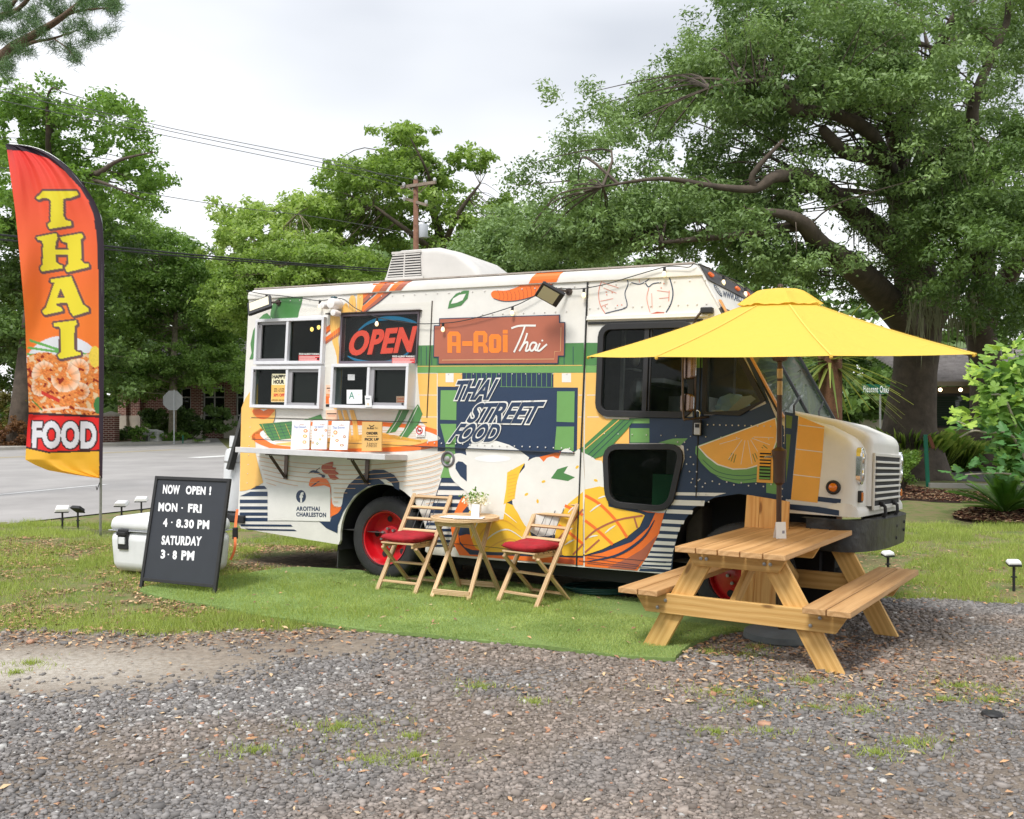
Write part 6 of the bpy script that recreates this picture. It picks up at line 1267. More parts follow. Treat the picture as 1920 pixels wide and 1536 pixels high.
# rear fittings
mb = MB(); mb.box2((XR-.10, .25, .98), (XR-.004, .9, 2.05)); mb.build('rear_locker', mat('tread_dark', rgb(120, 110, 108, .6), .5, .5, var=.5, vscale=60), truck)
mb = MB(); a = sp_(449, 775, -.0); b_ = sp_(431, 835, 0); c_ = sp_(418, 880, 0); mb.beam((a[0]-.02, .1, a[1]), (b_[0]-.0, .1, b_[1]), .04, .09, (0, 1, 0)); mb.beam((b_[0], .1, b_[1]+.02), (c_[0], .1, c_[1]), .04, .08, (0, 1, 0)); mb.beam((c_[0], .1, c_[1]+.02), (c_[0]+.0, .1, 1.0), .04, .08, (0, 1, 0)); mb.build('tank_guard', mat('black_bar', (.05, .05, .048), .5), truck, bevel=.005)
mb = MB(); mb.box2((XR-.42, .1, .40), (XR-.02, 1.9, .50)); mb.box2((XR-.1, -.03, .42), (XR+.12, .1, .50)); mb.build('rear_bumper', m_black, truck, bevel=.01)
# ---------------------------------------------------------------- things on and around the truck
def on_truck(name, loc, label, cat, group=None, rz=0):
    r = empty(name); r.matrix_world = MT @ Matrix.Translation(loc) @ Matrix.Rotation(rz, 4, 'Z'); tag(r, label, cat, group); return r
LT = lambda r: (r.matrix_world.inverted() @ MT)
# neon OPEN sign behind the glass
ns = on_truck('open_sign', (-.15, .06, 2.37), 'large lit OPEN sign with red letters and blue arcs behind the window', 'sign')
neon_r = mat('lit_red', rgb(255, 86, 66), .4, emit=rgb(255, 84, 64), estr=.75); neon_b = mat('lit_blue', rgb(40, 130, 180), .4, emit=rgb(40, 150, 200), estr=.45)
PN = Plane(TO+TY*.06, TX, TZ); off = Vector((-.15, .06, 2.37))
place = lambda a, b, d: (a-off.x, -d, b-off.z)
mb = MB(); fit_text(mb, 'OPEN', [PN.px(*p) for p in ((651, 668), (771, 661), (783, 611), (662, 621))], place, .012, 0, .035, .035, 0, 1.06)
o = mb.build('letters', neon_r, ns, fix=False); sol = o.modifiers.new('depth', 'SOLIDIFY'); sol.thickness = .02
mb = MB(); fit_text(mb, 'OPEN', [PN.px(*p) for p in ((651, 668), (771, 661), (783, 611), (662, 621))], place, .0, 0, .06, .035, 0, 1.06); mb.build('letter_backs', mat('sign_black', (.02, .012, .016), .5), ns, fix=False)
mb = MB()
for pts in ([(672, 620), (690, 606), (715, 598), (745, 597), (770, 602), (781, 606)], [(652, 668), (670, 676), (700, 681), (730, 679), (755, 669), (766, 661)]):
    P = catmull([PN.px(*p) for p in pts], 5); n = len(P); mb.tube([place(a, b, .0) for a, b in P], [.006+.014*math.sin(math.pi*i/(n-1)) for i in range(n)], 8)
mb.build('arcs', neon_b, ns, smooth=True)
mb = MB(); P = [PN.px(*p) for p in ((650, 600), (783, 596), (783, 682), (650, 682))]; mb.flat([place(a, b, -.02) for a, b in P]); mb.build('backboard', mat('sign_smoke', rgb(66, 58, 68, .5), .4), ns, fix=False)
# printed notices: thin cards with their own print
def card(name, label, cat, px, y, cols=(), parent_pos=None, base='paper', thick=.004, text=(), blobs=(), group=None, rough=.5, lines=()):
    P = [sp_(*p, y) for p in px]; cx = sum(p[0] for p in P)/len(P); cz = min(p[1] for p in P)
    r = on_truck(name, (cx, y, cz), label, cat, group)
    mb = MB(); mb.prism(P, lambda a, b, d: (a-cx, d, b-cz), 0, thick); bm_ = mat('card_'+base, PAL[base], rough); mb.build('board', bm_, r)
    A = Art('print', lambda a, b, d: (a-cx, -d, b-cz), lambda u, v: sp_(u, v, y), r, lambda k: mat('ink_'+k, PAL[k], .6)); A.base = .001; A.step = .0006
    for q in cols: A.poly(*q)
    for q in lines: A.line(*q)
    for q in text: A.text(*q)
    for u, v, ru, rv_, k in blobs: A.ell(u, v, ru*.8, rv_*.8, k, 1, n=10); A.ell(u, v, ru*.45, rv_*.45, 'cream', 1.6, n=8)
    if A.mb.v: A.done()
    return r
PAL.update(sand=rgb(226, 182, 110, .9), peach=rgb(250, 206, 176, .95), cream=rgb(246, 238, 200, .95), peach2=rgb(232, 150, 90), teal=rgb(60, 140, 120))
yW1 = -.012; 
def allergy(px, y, label):
    (u0, v0), (u1, v1) = px
    return card('allergy_notice', label, 'notice', [(u0, v1), (u1, v1), (u1, v0), (u0, v0)], y, [([(u0, v1), (u1, v1), (u1, v0+5), (u0, v0+5)], 'red', 0), ([(u0, v0+5), (u1, v0+5), (u1, v0), (u0, v0)], 'black', 0)],
         text=[('FOOD ALLERGY WARNING', [(u0+1, v0+4.3), (u1-1, v0+4.3), (u1-1, v0+.8), (u0+1, v0+.8)], 'white', 1, .03)], lines=[([(u0+1, v), (u1-k, v)], .004, 'white', 1, 0) for v, k in ((v0+7, 1), (v0+9.3, 9), (v0+11.6, 2), (v0+13.6, 6))])
allergy(((560, 661.5), (600, 676.5)), -.015, 'small red and black allergy warning sticker on the upper left service window')
allergy(((735, 666), (778, 681)), -.034, 'small red and black allergy warning sticker under the lit sign')
card('happy_hour_poster', 'cream and yellow HAPPY HOUR poster in the lower left service window', 'poster', [(508, 754), (538, 754), (539, 701), (510, 701)], -.03, [([(508.5, 753), (538, 753), (538, 722), (509, 722)], 'yellow', 0)], base='cream',
     text=[('HAPPY', [(511, 710), (536, 710), (536, 703), (511, 703)], 'black', 1, .05), ('HOUR', [(513, 720), (533, 720), (533, 712), (513, 712)], 'black', 1, .05), ('4PM - 5.30 PM', [(514, 731), (533, 731), (533, 728), (514, 728)], 'black', 1, .02), ('MON TUE WED', [(514, 735), (533, 735), (533, 732), (514, 732)], 'black', 1, .02), ('50% OFF', [(513, 744), (534, 744), (534, 738), (513, 738)], 'red', 1, .05), ('APPETIZER AND DRINK', [(509, 752), (537, 752), (537, 749), (509, 749)], 'black', 1, .02)])
card('rating_card', 'white hygiene card with a green letter A in the service window', 'card', [(650, 757), (679, 757), (679, 731), (650, 731)], -.09, text=[('A', [(654.5, 748), (664.5, 748), (664.5, 735), (654.5, 735)], 'teal', 1, .0)], blobs=[(673, 740, 2, 2.5, 'shade')])
card('table_card', 'small white card standing in the service window below the open sign', 'card', [(685, 763), (697, 763), (696, 742), (684, 742)], -.14, blobs=[(690, 758, 3, 3, 'peach')], lines=[([(686, 748), (694, 748)], .008, 'navy', 1, 0)])
card('paper_note', 'blank pale note taped inside the service window', 'notice', [(652, 713), (665, 713), (665, 702), (652, 702)], -.085, base='shade')
card('handbill', 'peach handbill taped between the two service windows', 'notice', [(611, 763), (633, 763), (633, 722), (611, 722)], -.006, [([(611, 763), (632.5, 763), (632.5, 758), (611, 758)], 'black', 0), ([(611, 757), (632.5, 757), (632.5, 743), (611, 743)], 'orange', 0), ([(617, 755), (627, 755), (627, 746), (617, 746)], 'shade', 1), ([(611.5, 742), (632.5, 742), (632.5, 739), (611.5, 739)], 'peach2', 0)], base='peach', lines=[([(613, 728), (631, 728)], .010, 'black', 1, 0), ([(615, 733), (629, 733)], .005, 'dred', 1, 0)])
card('handbill', 'peach handbill stuck below the other, just above the menu boards', 'notice', [(611, 787), (633, 787), (632, 769), (611, 769)], -.006, base='peach', lines=[([(613, 776), (631, 776)], .010, 'black', 1, 0), ([(615, 780), (629, 780)], .004, 'dred', 1, 0)])
card('no_smoking_sign', 'small white no smoking sticker near the rim of the painted bowl', 'sign', [(780, 819), (796, 819), (797, 800), (780, 800)], -.018, text=[('no smoking', [(782, 818), (795, 818), (795, 815.5), (782, 815.5)], 'black', 1, 0)])
A = Art('print', lambda a, b, d: (a, -.019-d, b), None, None, lambda k: mat('ink_'+k, PAL[k], .6)); A.parent = truck; A.name = 'no_smoking_mark'; A.base = .001
A.line([(788.5+5.5*math.cos(t), 807.5+6.5*math.sin(t)) for t in np.linspace(0, 6.4, 25)], .010, 'red', 1, 0).line([(784.5, 803), (792.5, 812)], .009, 'red', 2, 0).line([(785, 808.5), (792, 807)], .010, 'black', 1.5, 0)
ob_ = A.done(); nsr = [o for o in bpy.data.objects if o.name.startswith('no_smoking_sign')][0]; ob_.parent = nsr; ob_.matrix_parent_inverse = (MT.inverted() @ nsr.matrix_world).inverted()
card('red_notice', 'small pinkish notice in the right corner of the service window', 'notice', [(743, 759), (760, 759), (760, 743), (743, 743)], -.085, base='peach', lines=[([(745, 748), (758, 748)], .006, 'dred', 1, 0), ([(745, 753), (758, 753)], .006, 'dred', 1, 0)])
# menu boards and order sign standing on the shelf
yB = -.17
def menu(u0, u1, v0, v1, sk, label, title, blobs, grp):
    P = [(u0, v1), (u1, v1), (u1+sk, v0), (u0+sk, v0)]; return card('menu_board', label, 'menu board', P, yB, base='paper', group=grp, thick=.012, text=[('A-Roi', [(u0+sk+14, v0+9), (u0+sk+22, v0+9), (u0+sk+22, v0+6.5), (u0+sk+14, v0+6.5)], 'dred', 1, .0), (title, [(u0+6, v0+15), (u1-4, v0+14), (u1-4, v0+10), (u0+6, v0+10)], 'blue', 1, .0)], blobs=blobs)
gz_ = 'white menu boards on the serving shelf'
menu(545, 578.5, 788.5, 842.5, 3, 'left white menu board with a column of three dish pictures', 'Thai Dessert', [(573, 808, 5, 4, 'orange'), (572, 818, 5, 4, 'gold'), (571, 829, 5, 4, 'peach2')], gz_)
menu(583.5, 611.5, 788.5, 842.5, 3, 'middle white menu board with scattered dish pictures', 'Thai Appetizer', [(592, 806, 4, 3, 'dred'), (611, 807, 3, 3, 'orange'), (605, 817, 2.5, 2.5, 'peach2'), (600, 824, 3, 2.5, 'gold'), (587, 830, 2.5, 3, 'orange'), (595, 832, 3, 3, 'olive')], gz_)
menu(617.5, 650.5, 789.5, 843.5, 5, 'right white menu board with the largest round dish picture', 'Thai Entree', [(629, 811, 5, 5, 'peach2'), (646, 819, 3.2, 3.5, 'dred'), (632, 826, 4, 3.5, 'orange'), (641, 835, 5, 3, 'brown'), (624, 818, 2, 2, 'gold')], gz_)
card('order_sign', 'tan sign on the shelf reading ORDER PICK UP HERE', 'sign', [(678, 846), (715, 846), (716, 791), (679, 791)], yB, base='sand', thick=.012, text=[('A-Roi', [(688, 805), (701, 805), (701, 801), (688, 801)], 'black', 1, .04), ('Thai', [(702.5, 804.5), (708, 804.5), (708, 801), (702.5, 801)], 'black', 1, 0), ('ORDER', [(687, 815), (709, 815), (709, 810), (687, 810)], 'black', 1, .05), ('PICK UP', [(684, 826.5), (710.5, 826.5), (710.5, 821.5), (684, 821.5)], 'black', 1, .05), ('HERE', [(686.5, 838.5), (706, 838.5), (707.5, 830), (688, 830)], 'black', 1, .06), ('HERE', [(686.5, 838.5), (706, 838.5), (707.5, 830), (688, 830)], 'sand', 2, .01), ('.....', [(687.5, 819), (708, 819), (708, 818), (687.5, 818)], 'black', 1, .05)], lines=[([(692, 797), (697, 800), (702, 797)], .008, 'black', 1, 4)])
# string lights along the truck
sl_ = on_truck('string_lights', (0, -.06, 2.5), 'black string of small warm bulbs looped along the side of the truck', 'string lights')
pts = [(462, 545), (480, 549), (497, 552), (530, 555), (570, 560), (600, 564), (640, 560), (665, 577), (695, 591), (730, 600), (783, 607), (831, 606), (860, 603), (900, 594), (961, 575), (990, 562), (1020, 545), (1045, 541), (1070, 542), (1095, 541), (1140, 532), (1190, 517), (1246, 501), (1270, 500), (1292, 501), (1300, 495)]
P = [sp_(u, v, -.045) for u, v in pts]; P = catmull(P, 4); mb = MB(); mb.tube([(a, .015, b-2.5) for a, b in P], .0045, 5); mb.tube([(P[-1][0], .0, P[-1][1]-2.5)]+[tuple(Vector(VL(a, .03-.02*math.sin(a*5), .05))-Vector((0, -.06, 2.5))) for a in (.1, .35, .6, .85, 1.1, 1.35, 1.7, 2.0)], .0045, 5); mb.build('wire', m_black, sl_)
bulbm = mat('warm_bulb', rgb(255, 244, 220), .15, emit=rgb(255, 226, 170), estr=.6)
bl = [(500, 553), (600, 564), (707, 596), (831, 606), (961, 575), (1095, 541), (1246, 501)]
bpos = [(sp_(u, v, -.045)[0], .015, sp_(u, v, -.045)[1]-2.5) for u, v in bl]+[tuple(Vector(VL(a, .02, .05))-Vector((0, -.06, 2.5))) for a in (.5, 1.15)]
for x, y, z in bpos:
    mb = MB(); mb.lathe([(.013, 0), (.013, -.035)], (x, y, z), 'Z', 8); k = mb.build('socket', m_black, sl_)
    mb = MB(); mb.lathe([(.009, -.035), (.017, -.055), (.019, -.068), (.011, -.082), (0, -.086)], (x, y, z), 'Z', 10); mb.build('bulb', bulbm, k, smooth=True)
# key lock box hanging from the door
x, z = sp_(1305, 818, -.05); kb = on_truck('key_lock_box', (x, -.05, z), 'small grey and black key lock box hanging below the mirror bracket', 'lock box')
mb = MB(); mb.box((0, .02, .07), (.075, .04, .13)); mb.build('body', m_black, kb, bevel=.008); mb = MB(); mb.box((.012, -.006, .06), (.055, .014, .10)); mb.build('face', mat('satin_grey', rgb(190, 188, 186), .35, .4), kb, bevel=.006); mb = MB(); mb.box((.012, -.016, .085), (.035, .006, .03)); mb.build('dial_window', m_black, kb)
mb = MB(); mb.tube([(-.012, .01, .13), (-.012, .01, .20), (.0, .01, .215), (.022, .01, .20), (.022, .01, .13)], .007, 6); mb.build('shackle', chrome, kb, smooth=True)
# things lying on the dashboard
def lump(name, label, cat, loc, r, m, seed, sq=(1, 1, 1), crump=.3):
    o0 = on_truck(name, loc, label, cat); bm = bmesh.new(); bmesh.ops.create_icosphere(bm, subdivisions=3, radius=r); rnd = np.random.default_rng(seed)
    for v in bm.verts: v.co = Vector((v.co.x*sq[0], v.co.y*sq[1], v.co.z*sq[2]))*(1+crump*(rnd.random()-.5)); v.co.z = max(v.co.z, -r*sq[2]*.5)+r*sq[2]*.5
    me = bpy.data.meshes.new('sheet'); bm.to_mesh(me); bm.free(); me.materials.append(m); o = bpy.data.objects.new('sheet', me); col.objects.link(o); o.parent = o0; return o0
x, z = sp_(1375, 755, .45); lump('plastic_bag', 'crumpled pale blue plastic bag on the dashboard behind the quarter window', 'bag', (x, .45, 1.66), .15, mat('bag_plastic', rgb(186, 212, 226), .35), 3, (1.0, .8, 1.0))
x = sp_(1345, 765, .3)[0]; r_ = on_truck('paper_roll', (x, .3, 1.645), 'white paper roll on the dashboard left of the plastic bag', 'paper roll'); mb = MB(); mb.lathe([(.05, 0), (.055, .01), (.055, .085), (.05, .09), (.015, .09)], (0, 0, 0), 'Z', 18); mb.build('roll', mat('white_paper', rgb(240, 240, 240), .8), r_, auto=40)
x = sp_(1395, 765, .3)[0]; r_ = on_truck('cardboard_box', (x, .32, 1.645), 'flat tan box on the dashboard right of the plastic bag', 'box'); mb = MB(); mb.box((0, 0, .03), (.30, .2, .06)); mb.build('carton', mat('carton', rgb(206, 196, 160), .8, var=.1), r_, bevel=.004)
r_ = on_truck('placard', (x-.02, .22, 1.70), 'white printed placard leaning on the box in the cab', 'card', rz=0); mb = MB(); mb.prism([(-.12, 0), (-.02, .0), (.14, .13), (.10, .16), (.03, .15)], lambda a, b, d: (a, d, b), 0, .006); mb.build('sheet', mat('white_paper', None), r_)
# propane tank, strap and orange lead at the rear
x, _ = sp_(437, 900, .25); r_ = on_truck('propane_tank', (x+.03, .3, .49), 'tall white propane tank standing on the rear bumper', 'gas tank'); mb = MB(); mb.lathe([(.10, 0), (.155, .03), (.165, .10), (.165, .62), (.15, .70), (.08, .74), (.06, .745), (.06, .80), (0, .80)], (0, 0, 0), 'Z', 24); mb.build('cylinder', mat('white_tank', rgb(228, 230, 232, .9), .35, var=.08, vscale=6), r_, auto=40); mb = MB(); mb.lathe([(.12, .735), (.12, .86), (.105, .86), (.105, .735)], (0, 0, 0), 'Z', 20); mb.build('collar', mat('white_tank', None), r_, auto=40); mb = MB(); mb.lathe([(.168, .56), (.17, .57), (.168, .58)], (0, 0, 0), 'Z', 24); mb.build('band', m_steel, r_)
r_ = empty('ratchet_strap', G(436, 1045, 0)); tag(r_, 'orange ratchet strap hanging from the rear bumper to the ground', 'strap'); o_ = Vector(r_.location)
pts = [AT(445, 955, 10.55), AT(442, 980, 10.5), AT(441, 1000, 10.45), AT(440, 1030, 10.35), AT(432, 1050, 10.3)]; P = [Vector(p)-o_ for p in catmull([tuple(p) for p in pts], 4)]; mb = MB(); A_ = [p+Vector((.014, 0, 0)) for p in P]; B_ = [p-Vector((.014, .0, 0)) for p in P]; mb.strip(A_, B_); mb.build('webbing', mat('orange_strap', rgb(236, 120, 60), .7), r_, fix=False); mb = MB(); mb.box(P[8], (.05, .05, .12)); mb.build('buckle', m_black, r_, bevel=.006)
# wooden board leaning at the front wheel
P = [sp_(*p, -.16) for p in ((1400, 928), (1480, 941), (1470, 1140), (1384, 1150))]
r_ = empty('wooden_board'); r_.matrix_world = MT @ Matrix.Translation((P[3][0], -.16, P[3][1])); tag(r_, 'pale wooden boards leaning against the front wheel behind the picnic table', 'board')
pine1 = wood('pale_pine', rgb(214, 150, 84), rgb(240, 192, 122), 40)
w_ = P[1][0]-P[0][0]
for i, (a, b_) in enumerate(((0, .32), (.325, 1.0))):
    bl_, br_, tr_, tl_ = [Vector((p[0]-P[3][0], p[1]-P[3][1])) for p in (P[3], P[2], P[1], P[0])]
    q = [bl_.lerp(br_, a), bl_.lerp(br_, b_), tl_.lerp(tr_, b_), tl_.lerp(tr_, a)]; 
    c = sum(q, Vector((0, 0)))/4; mb = MB(); mb.prism([(p.y-c.y, -(p.x-c.x)) for p in q], lambda a_, b2, d: (a_, -b2, d), 0, .022)
    M = Matrix.Translation((c.x, 0, c.y)) @ Matrix(((0, 1, 0, 0), (0, 0, 1, 0), (1, 0, 0, 0), (0, 0, 0, 1)))
    o = mb.build('plank', pine1, None, bevel=.003); o.matrix_local = M; o.parent = r_
# garden hose coiled by the truck
r_ = empty('garden_hose', G(1140, 1122, 0)); tag(r_, 'dark green garden hose lying coiled under the truck', 'hose'); mb = MB(); P = []
for i in range(90): a = i*.22; P.append((.30*math.cos(a)*(1+.012*i*.3), .22*math.sin(a)+.25, .02+.0006*i))
P += [(.6, .1, .02), (.9, .2, .02), (1.2, .5, .02)]; mb.tube(P, .012, 6); mb.build('tube', mat('hose', rgb(26, 84, 78, .6), .4), r_, smooth=True)
r_ = empty('electric_lead', G(560, 1000, 0)); tag(r_, 'tangle of orange and black leads on the ground under the rear of the truck', 'cable'); mb = MB(); P = [(-.9+.06*i+.1*math.sin(i*1.7), .3*math.sin(i*.9)+.3, .02+.05*abs(math.sin(i*.6))) for i in range(36)]; mb.tube(P, .006, 5, mi=0); mb.tube([(p[0]+.1, p[1]*.7+.2, p[2]+.01) for p in P[::-1]], .007, 5, mi=1); mb.build('wires', [mat('lead_brown', rgb(150, 96, 80), .6), m_black], r_)

# ---------------------------------------------------------------- picnic table and umbrella
def frame_root(name, c, ang, label, cat, group=None):
    r = empty(name, c, ang); tag(r, label, cat, group); return r
treated = wood('treated_pine', rgb(200, 154, 88), rgb(228, 186, 118), 24)
worn = wood('worn_top_wood', rgb(178, 136, 90), rgb(208, 168, 120), 28, knots=False)
tb = frame_root('picnic_table', (1.9075, 7.24, 0), R(56.4), 'golden pine picnic table with attached benches and yellow umbrella through its top', 'picnic table')
# local X along the table away from us, local Y to the left
for i in range(5): y = .306-.153*i; plank('top_plank', (-.90, y, .731), (.98, y, .731), .144, .038, (0, 0, 1), worn, tb)
for s in (-1, 1):
    for q in (0, 1): y = s*(.565+.152*q); plank('bench_plank', (-.93, y, .421), (1.0, y, .421), .144, .038, (0, 0, 1), worn, tb)
for x in (-.76, .76):
    plank('seat_beam', (x, -.745, .332), (x, .745, .332), .038, .138, (0, 0, 1), treated, tb, cut0=.09, cut1=.09); plank('top_cleat', (x, -.35, .661), (x, .35, .661), .038, .098, (0, 0, 1), treated, tb, cut0=.06, cut1=.06)
    xl = x*.95
    for s in (-1, 1):
        z0_ = -.0 if x < 0 else -.03
        # legs cut level with ground: parallelogram boards
        mb = MB(); b0, b1, t = .62, .22, .71; wd = .085; Mx = []
        vs = [(-.019, s*b0-wd, z0_), (-.019, s*b0+wd, z0_), (-.019, s*b1+wd, t), (-.019, s*b1-wd, t)]
        d = Vector((0, s*(b1-b0), t-z0_)).normalized(); c = Vector((xl, s*(b0+b1)/2, (t+z0_)/2)); y_ = Vector((1, 0, 0)); z_ = d.cross(y_)
        Ml = Matrix((d, y_, z_)).transposed().to_4x4(); Ml.translation = c; inv = Ml.inverted()
        P = [inv @ Vector((xl+e, v[1], v[2])) for e in (-.019, .019) for v in vs]; mb.add(P, [(0, 1, 2, 3), (7, 6, 5, 4), (0, 4, 5, 1), (1, 5, 6, 2), (2, 6, 7, 3), (3, 7, 4, 0)]); o = mb.build('leg', treated, None, bevel=.004); o.matrix_local = Ml; o.parent = tb
        plank('brace', (x*.90, s*.06, .33), (x*.12, s*.06, .70), .038, .088, (0, 0, 1), treated, tb) if s > 0 else None
    mb = MB()
    for y, z in ((-.50, .30), (-.56, .355), (.50, .355), (.56, .30), (-.24, .665), (-.20, .665), (.24, .665), (.20, .665)): mb.lathe([(.012, x+(.019 if x > 0 else -.019)), (.012, x+(.026 if x > 0 else -.026)), (0, x+(.028 if x > 0 else -.028))], (0, y, z), 'X', 10)
    mb.build('bolt', m_steel, tb)
plank('top_cleat', (0, -.34, .661), (0, .34, .661), .038, .098, (0, 0, 1), treated, tb, cut0=.06, cut1=.06)
# umbrella
ub = empty('patio_umbrella', (1.965, 7.355, 0)); ub.rotation_euler = (R(3.3), R(-.5), 0); tag(ub, 'bright yellow patio umbrella with brown pole over the picnic table', 'umbrella')
m_pole = mat('bronze_pole', rgb(92, 70, 58, .8), .4, .3, var=.1)
mb = MB(); mb.lathe([(.019, .03), (.019, 1.98)], (0, 0, 0), 'Z', 16); mb.build('pole', m_pole, ub, smooth=False, auto=30)
mb = MB(); mb.lathe([(.017, 1.98), (.017, 2.52), (0, 2.53)], (0, 0, 0), 'Z', 14); mb.build('upper_pole', m_pole, ub, auto=30)
mb = MB(); mb.lathe([(.022, 1.12), (.040, 1.14), (.044, 1.30), (.052, 1.34), (.054, 1.375), (.03, 1.39), (.019, 1.40)], (0, 0, 0), 'Z', 20); mb.build('crank_housing', m_pole, ub, auto=40)
mb = MB(); mb.tube([(-.05, 0, 1.33), (-.10, -.01, 1.33), (-.11, -.01, 1.32)], .008, 6); mb.build('crank_handle', m_steel, ub)
mb = MB(); mb.lathe([(.021, 1.90), (.022, 1.91), (.022, 1.96), (.021, 1.97)], (0, 0, 0), 'Z', 16); mb.lathe([(.0205, 1.78), (.0205, 1.88)], (0, 0, 0), 'Z', 16, ); mb.build('joint_sleeve', mat('brass', rgb(190, 160, 110), .3, .7), ub)
mb = MB(); mb.lathe([(.022, 2.02), (.05, 2.03), (.06, 2.07), (.03, 2.10)], (0, 0, 0), 'Z', 16); mb.build('hub', m_pole, ub)
m_can = bpy.data.materials.new('yellow_canvas'); m_can.use_nodes = True; N = m_can.node_tree.nodes; L = m_can.node_tree.links; b = N['Principled BSDF']; yc = rgb(254, 219, 100, .88); b.inputs['Base Color'].default_value = (*yc, 1); b.inputs['Roughness'].default_value = .8; b.inputs['Specular IOR Level'].default_value = .2; tr = N.new('ShaderNodeBsdfTranslucent'); tr.inputs[0].default_value = (yc[0], yc[1]*.95, yc[2]*.8, 1); x_ = N.new('ShaderNodeMixShader'); x_.inputs[0].default_value = .3; L.new(b.outputs[0], x_.inputs[1]); L.new(tr.outputs[0], x_.inputs[2]); L.new(x_.outputs[0], N['Material Output'].inputs[0]); MATS['canvas'] = m_can
tcn = N.new('ShaderNodeTexCoord'); nzc = N.new('ShaderNodeTexNoise'); nzc.inputs['Scale'].default_value = 7; nzc.inputs['Detail'].default_value = 4; nzc.inputs['Distortion'].default_value = .8; bpc = N.new('ShaderNodeBump'); bpc.inputs['Strength'].default_value = .5; bpc.inputs['Distance'].default_value = .03; L.new(tcn.outputs['Object'], nzc.inputs[0]); L.new(nzc.outputs[0], bpc.inputs['Height']); L.new(bpc.outputs[0], b.inputs['Normal'])
def can_z(r): return 2.455-.385*max(0, (r-.2)/1.2)-.018*math.sin(math.pi*max(0, r-.2)/1.2)
A0 = R(-90-3)
ribs = [A0+R(45)*k for k in range(8)]
def canopy(r0, r1, zf, sag, name, parent, nr=12, na=8, ruffle=0, dz=0):
    for k in range(8):
        a, b_ = ribs[k], ribs[(k+1) % 8] if k < 7 else ribs[0]+2*math.pi
        vs = []; 
        for i in range(nr+1):
            r = r0+(r1-r0)*i/nr; p, q = Vector((math.cos(a)*r, math.sin(a)*r)), Vector((math.cos(b_)*r, math.sin(b_)*r))
            for j in range(na+1):
                t = j/na; m = p.lerp(q, t); w_ = math.sin(math.pi*t); z = zf(r)+dz-sag*w_*(r/r1)*(1-.4*(i == nr))+(ruffle*math.sin(t*math.pi*5+k)*(i/nr)**3 if ruffle else 0)
                m = m*(1-.03*w_*(i/nr)); vs.append((m.x, m.y, z))
        fs = [(i*(na+1)+j, i*(na+1)+j+1, (i+1)*(na+1)+j+1, (i+1)*(na+1)+j) for i in range(nr) for j in range(na)]
        mb = MB(); mb.add(vs, fs); mb.build(name, m_can, parent, smooth=True, fix=False)
canopy(.16, 1.4, can_z, .010, 'canopy_panel', ub)
canopy(.02, .31, lambda r: 2.556-.014*r/.15 if r < .15 else 2.542-.105*((r-.15)/.16)**1.1, .014, 'vent_panel', ub, 8, 12, .003)
for k in range(8):
    a = ribs[k]; q_ = Vector((-math.sin(a), math.cos(a), 0))*.006; P = [Vector((math.cos(a)*r, math.sin(a)*r, can_z(r)+.004)) for r in np.linspace(.3, 1.395, 12)]; mb = MB(); mb.strip([p+q_ for p in P], [p-q_ for p in P]); mb.build('seam', mat('canvas_seam', rgb(250, 212, 92, .84), .8), ub, fix=False)
    P = [(math.cos(a)*r, math.sin(a)*r, can_z(r)-.016) for r in (.03, .5, 1.0, 1.37)]; mb = MB(); mb.tube(P, .008, 6); mb.build('rib', m_pole, ub)
    mb = MB(); mb.tube([(math.cos(a)*.05, math.sin(a)*.05, 2.09), (math.cos(a)*.62, math.sin(a)*.62, can_z(.62)-.03)], .007, 6); mb.build('strut', m_pole, ub)
    mb = MB(); c = Vector((math.cos(a)*1.39, math.sin(a)*1.39, can_z(1.4)-.008)); mb.sphere(c, .012, 8, 5); mb.build('rib_pocket', m_can, ub, smooth=True)
mb = MB(); mb.lathe([(.022, 2.565), (.018, 2.58), (0, 2.585)], (0, 0, 0), 'Z', 12); mb.build('finial', m_pole, ub)
r_ = empty('umbrella_base', (1.965, 7.24, 0)); tag(r_, 'flat grey concrete umbrella foot under the picnic table', 'umbrella base'); mb = MB(); mb.lathe([(.27, 0), (.28, .02), (.27, .06), (.22, .07), (.03, .075)], (0, 0, 0), 'Z', 28); mb.build('slab', mat('base_stone', rgb(120, 128, 130, .7), .85, var=.2, vscale=9), r_, auto=30); mb = MB(); mb.lathe([(.03, .07), (.03, .30), (.024, .30)], (0, 0, 0), 'Z', 14); mb.build('socket', m_pole, r_)
# card on the picnic table
pT = G(1465, 1010, .75); r_ = empty('price_card', pT, R(8)); tag(r_, 'small white card standing on the picnic table top', 'card'); mb = MB(); mb.add([(-.038, 0, 0), (.038, 0, 0), (.045, .03, .115), (-.03, .03, .115), (-.038, .06, 0), (.038, .06, 0)], [(0, 1, 2, 3), (2, 5, 4, 3)]); mb.build('folded_card', mat('white_paper', None), r_, fix=False)
mb = MB(); mb.add([(-.02, -.0005+.025, .09), (.03, -.0005+.025, .09), (.031, -.0005+.027, .10), (-.019, -.0005+.027, .10)], [(0, 1, 2, 3)]); mb.add([(.01, .008, .035), (.028, .008, .035), (.03, .012, .055), (.012, .012, .055)], [(0, 1, 2, 3)]); mb.build('print', mat('ink_grey', rgb(150, 150, 165), .7), r_, fix=False)

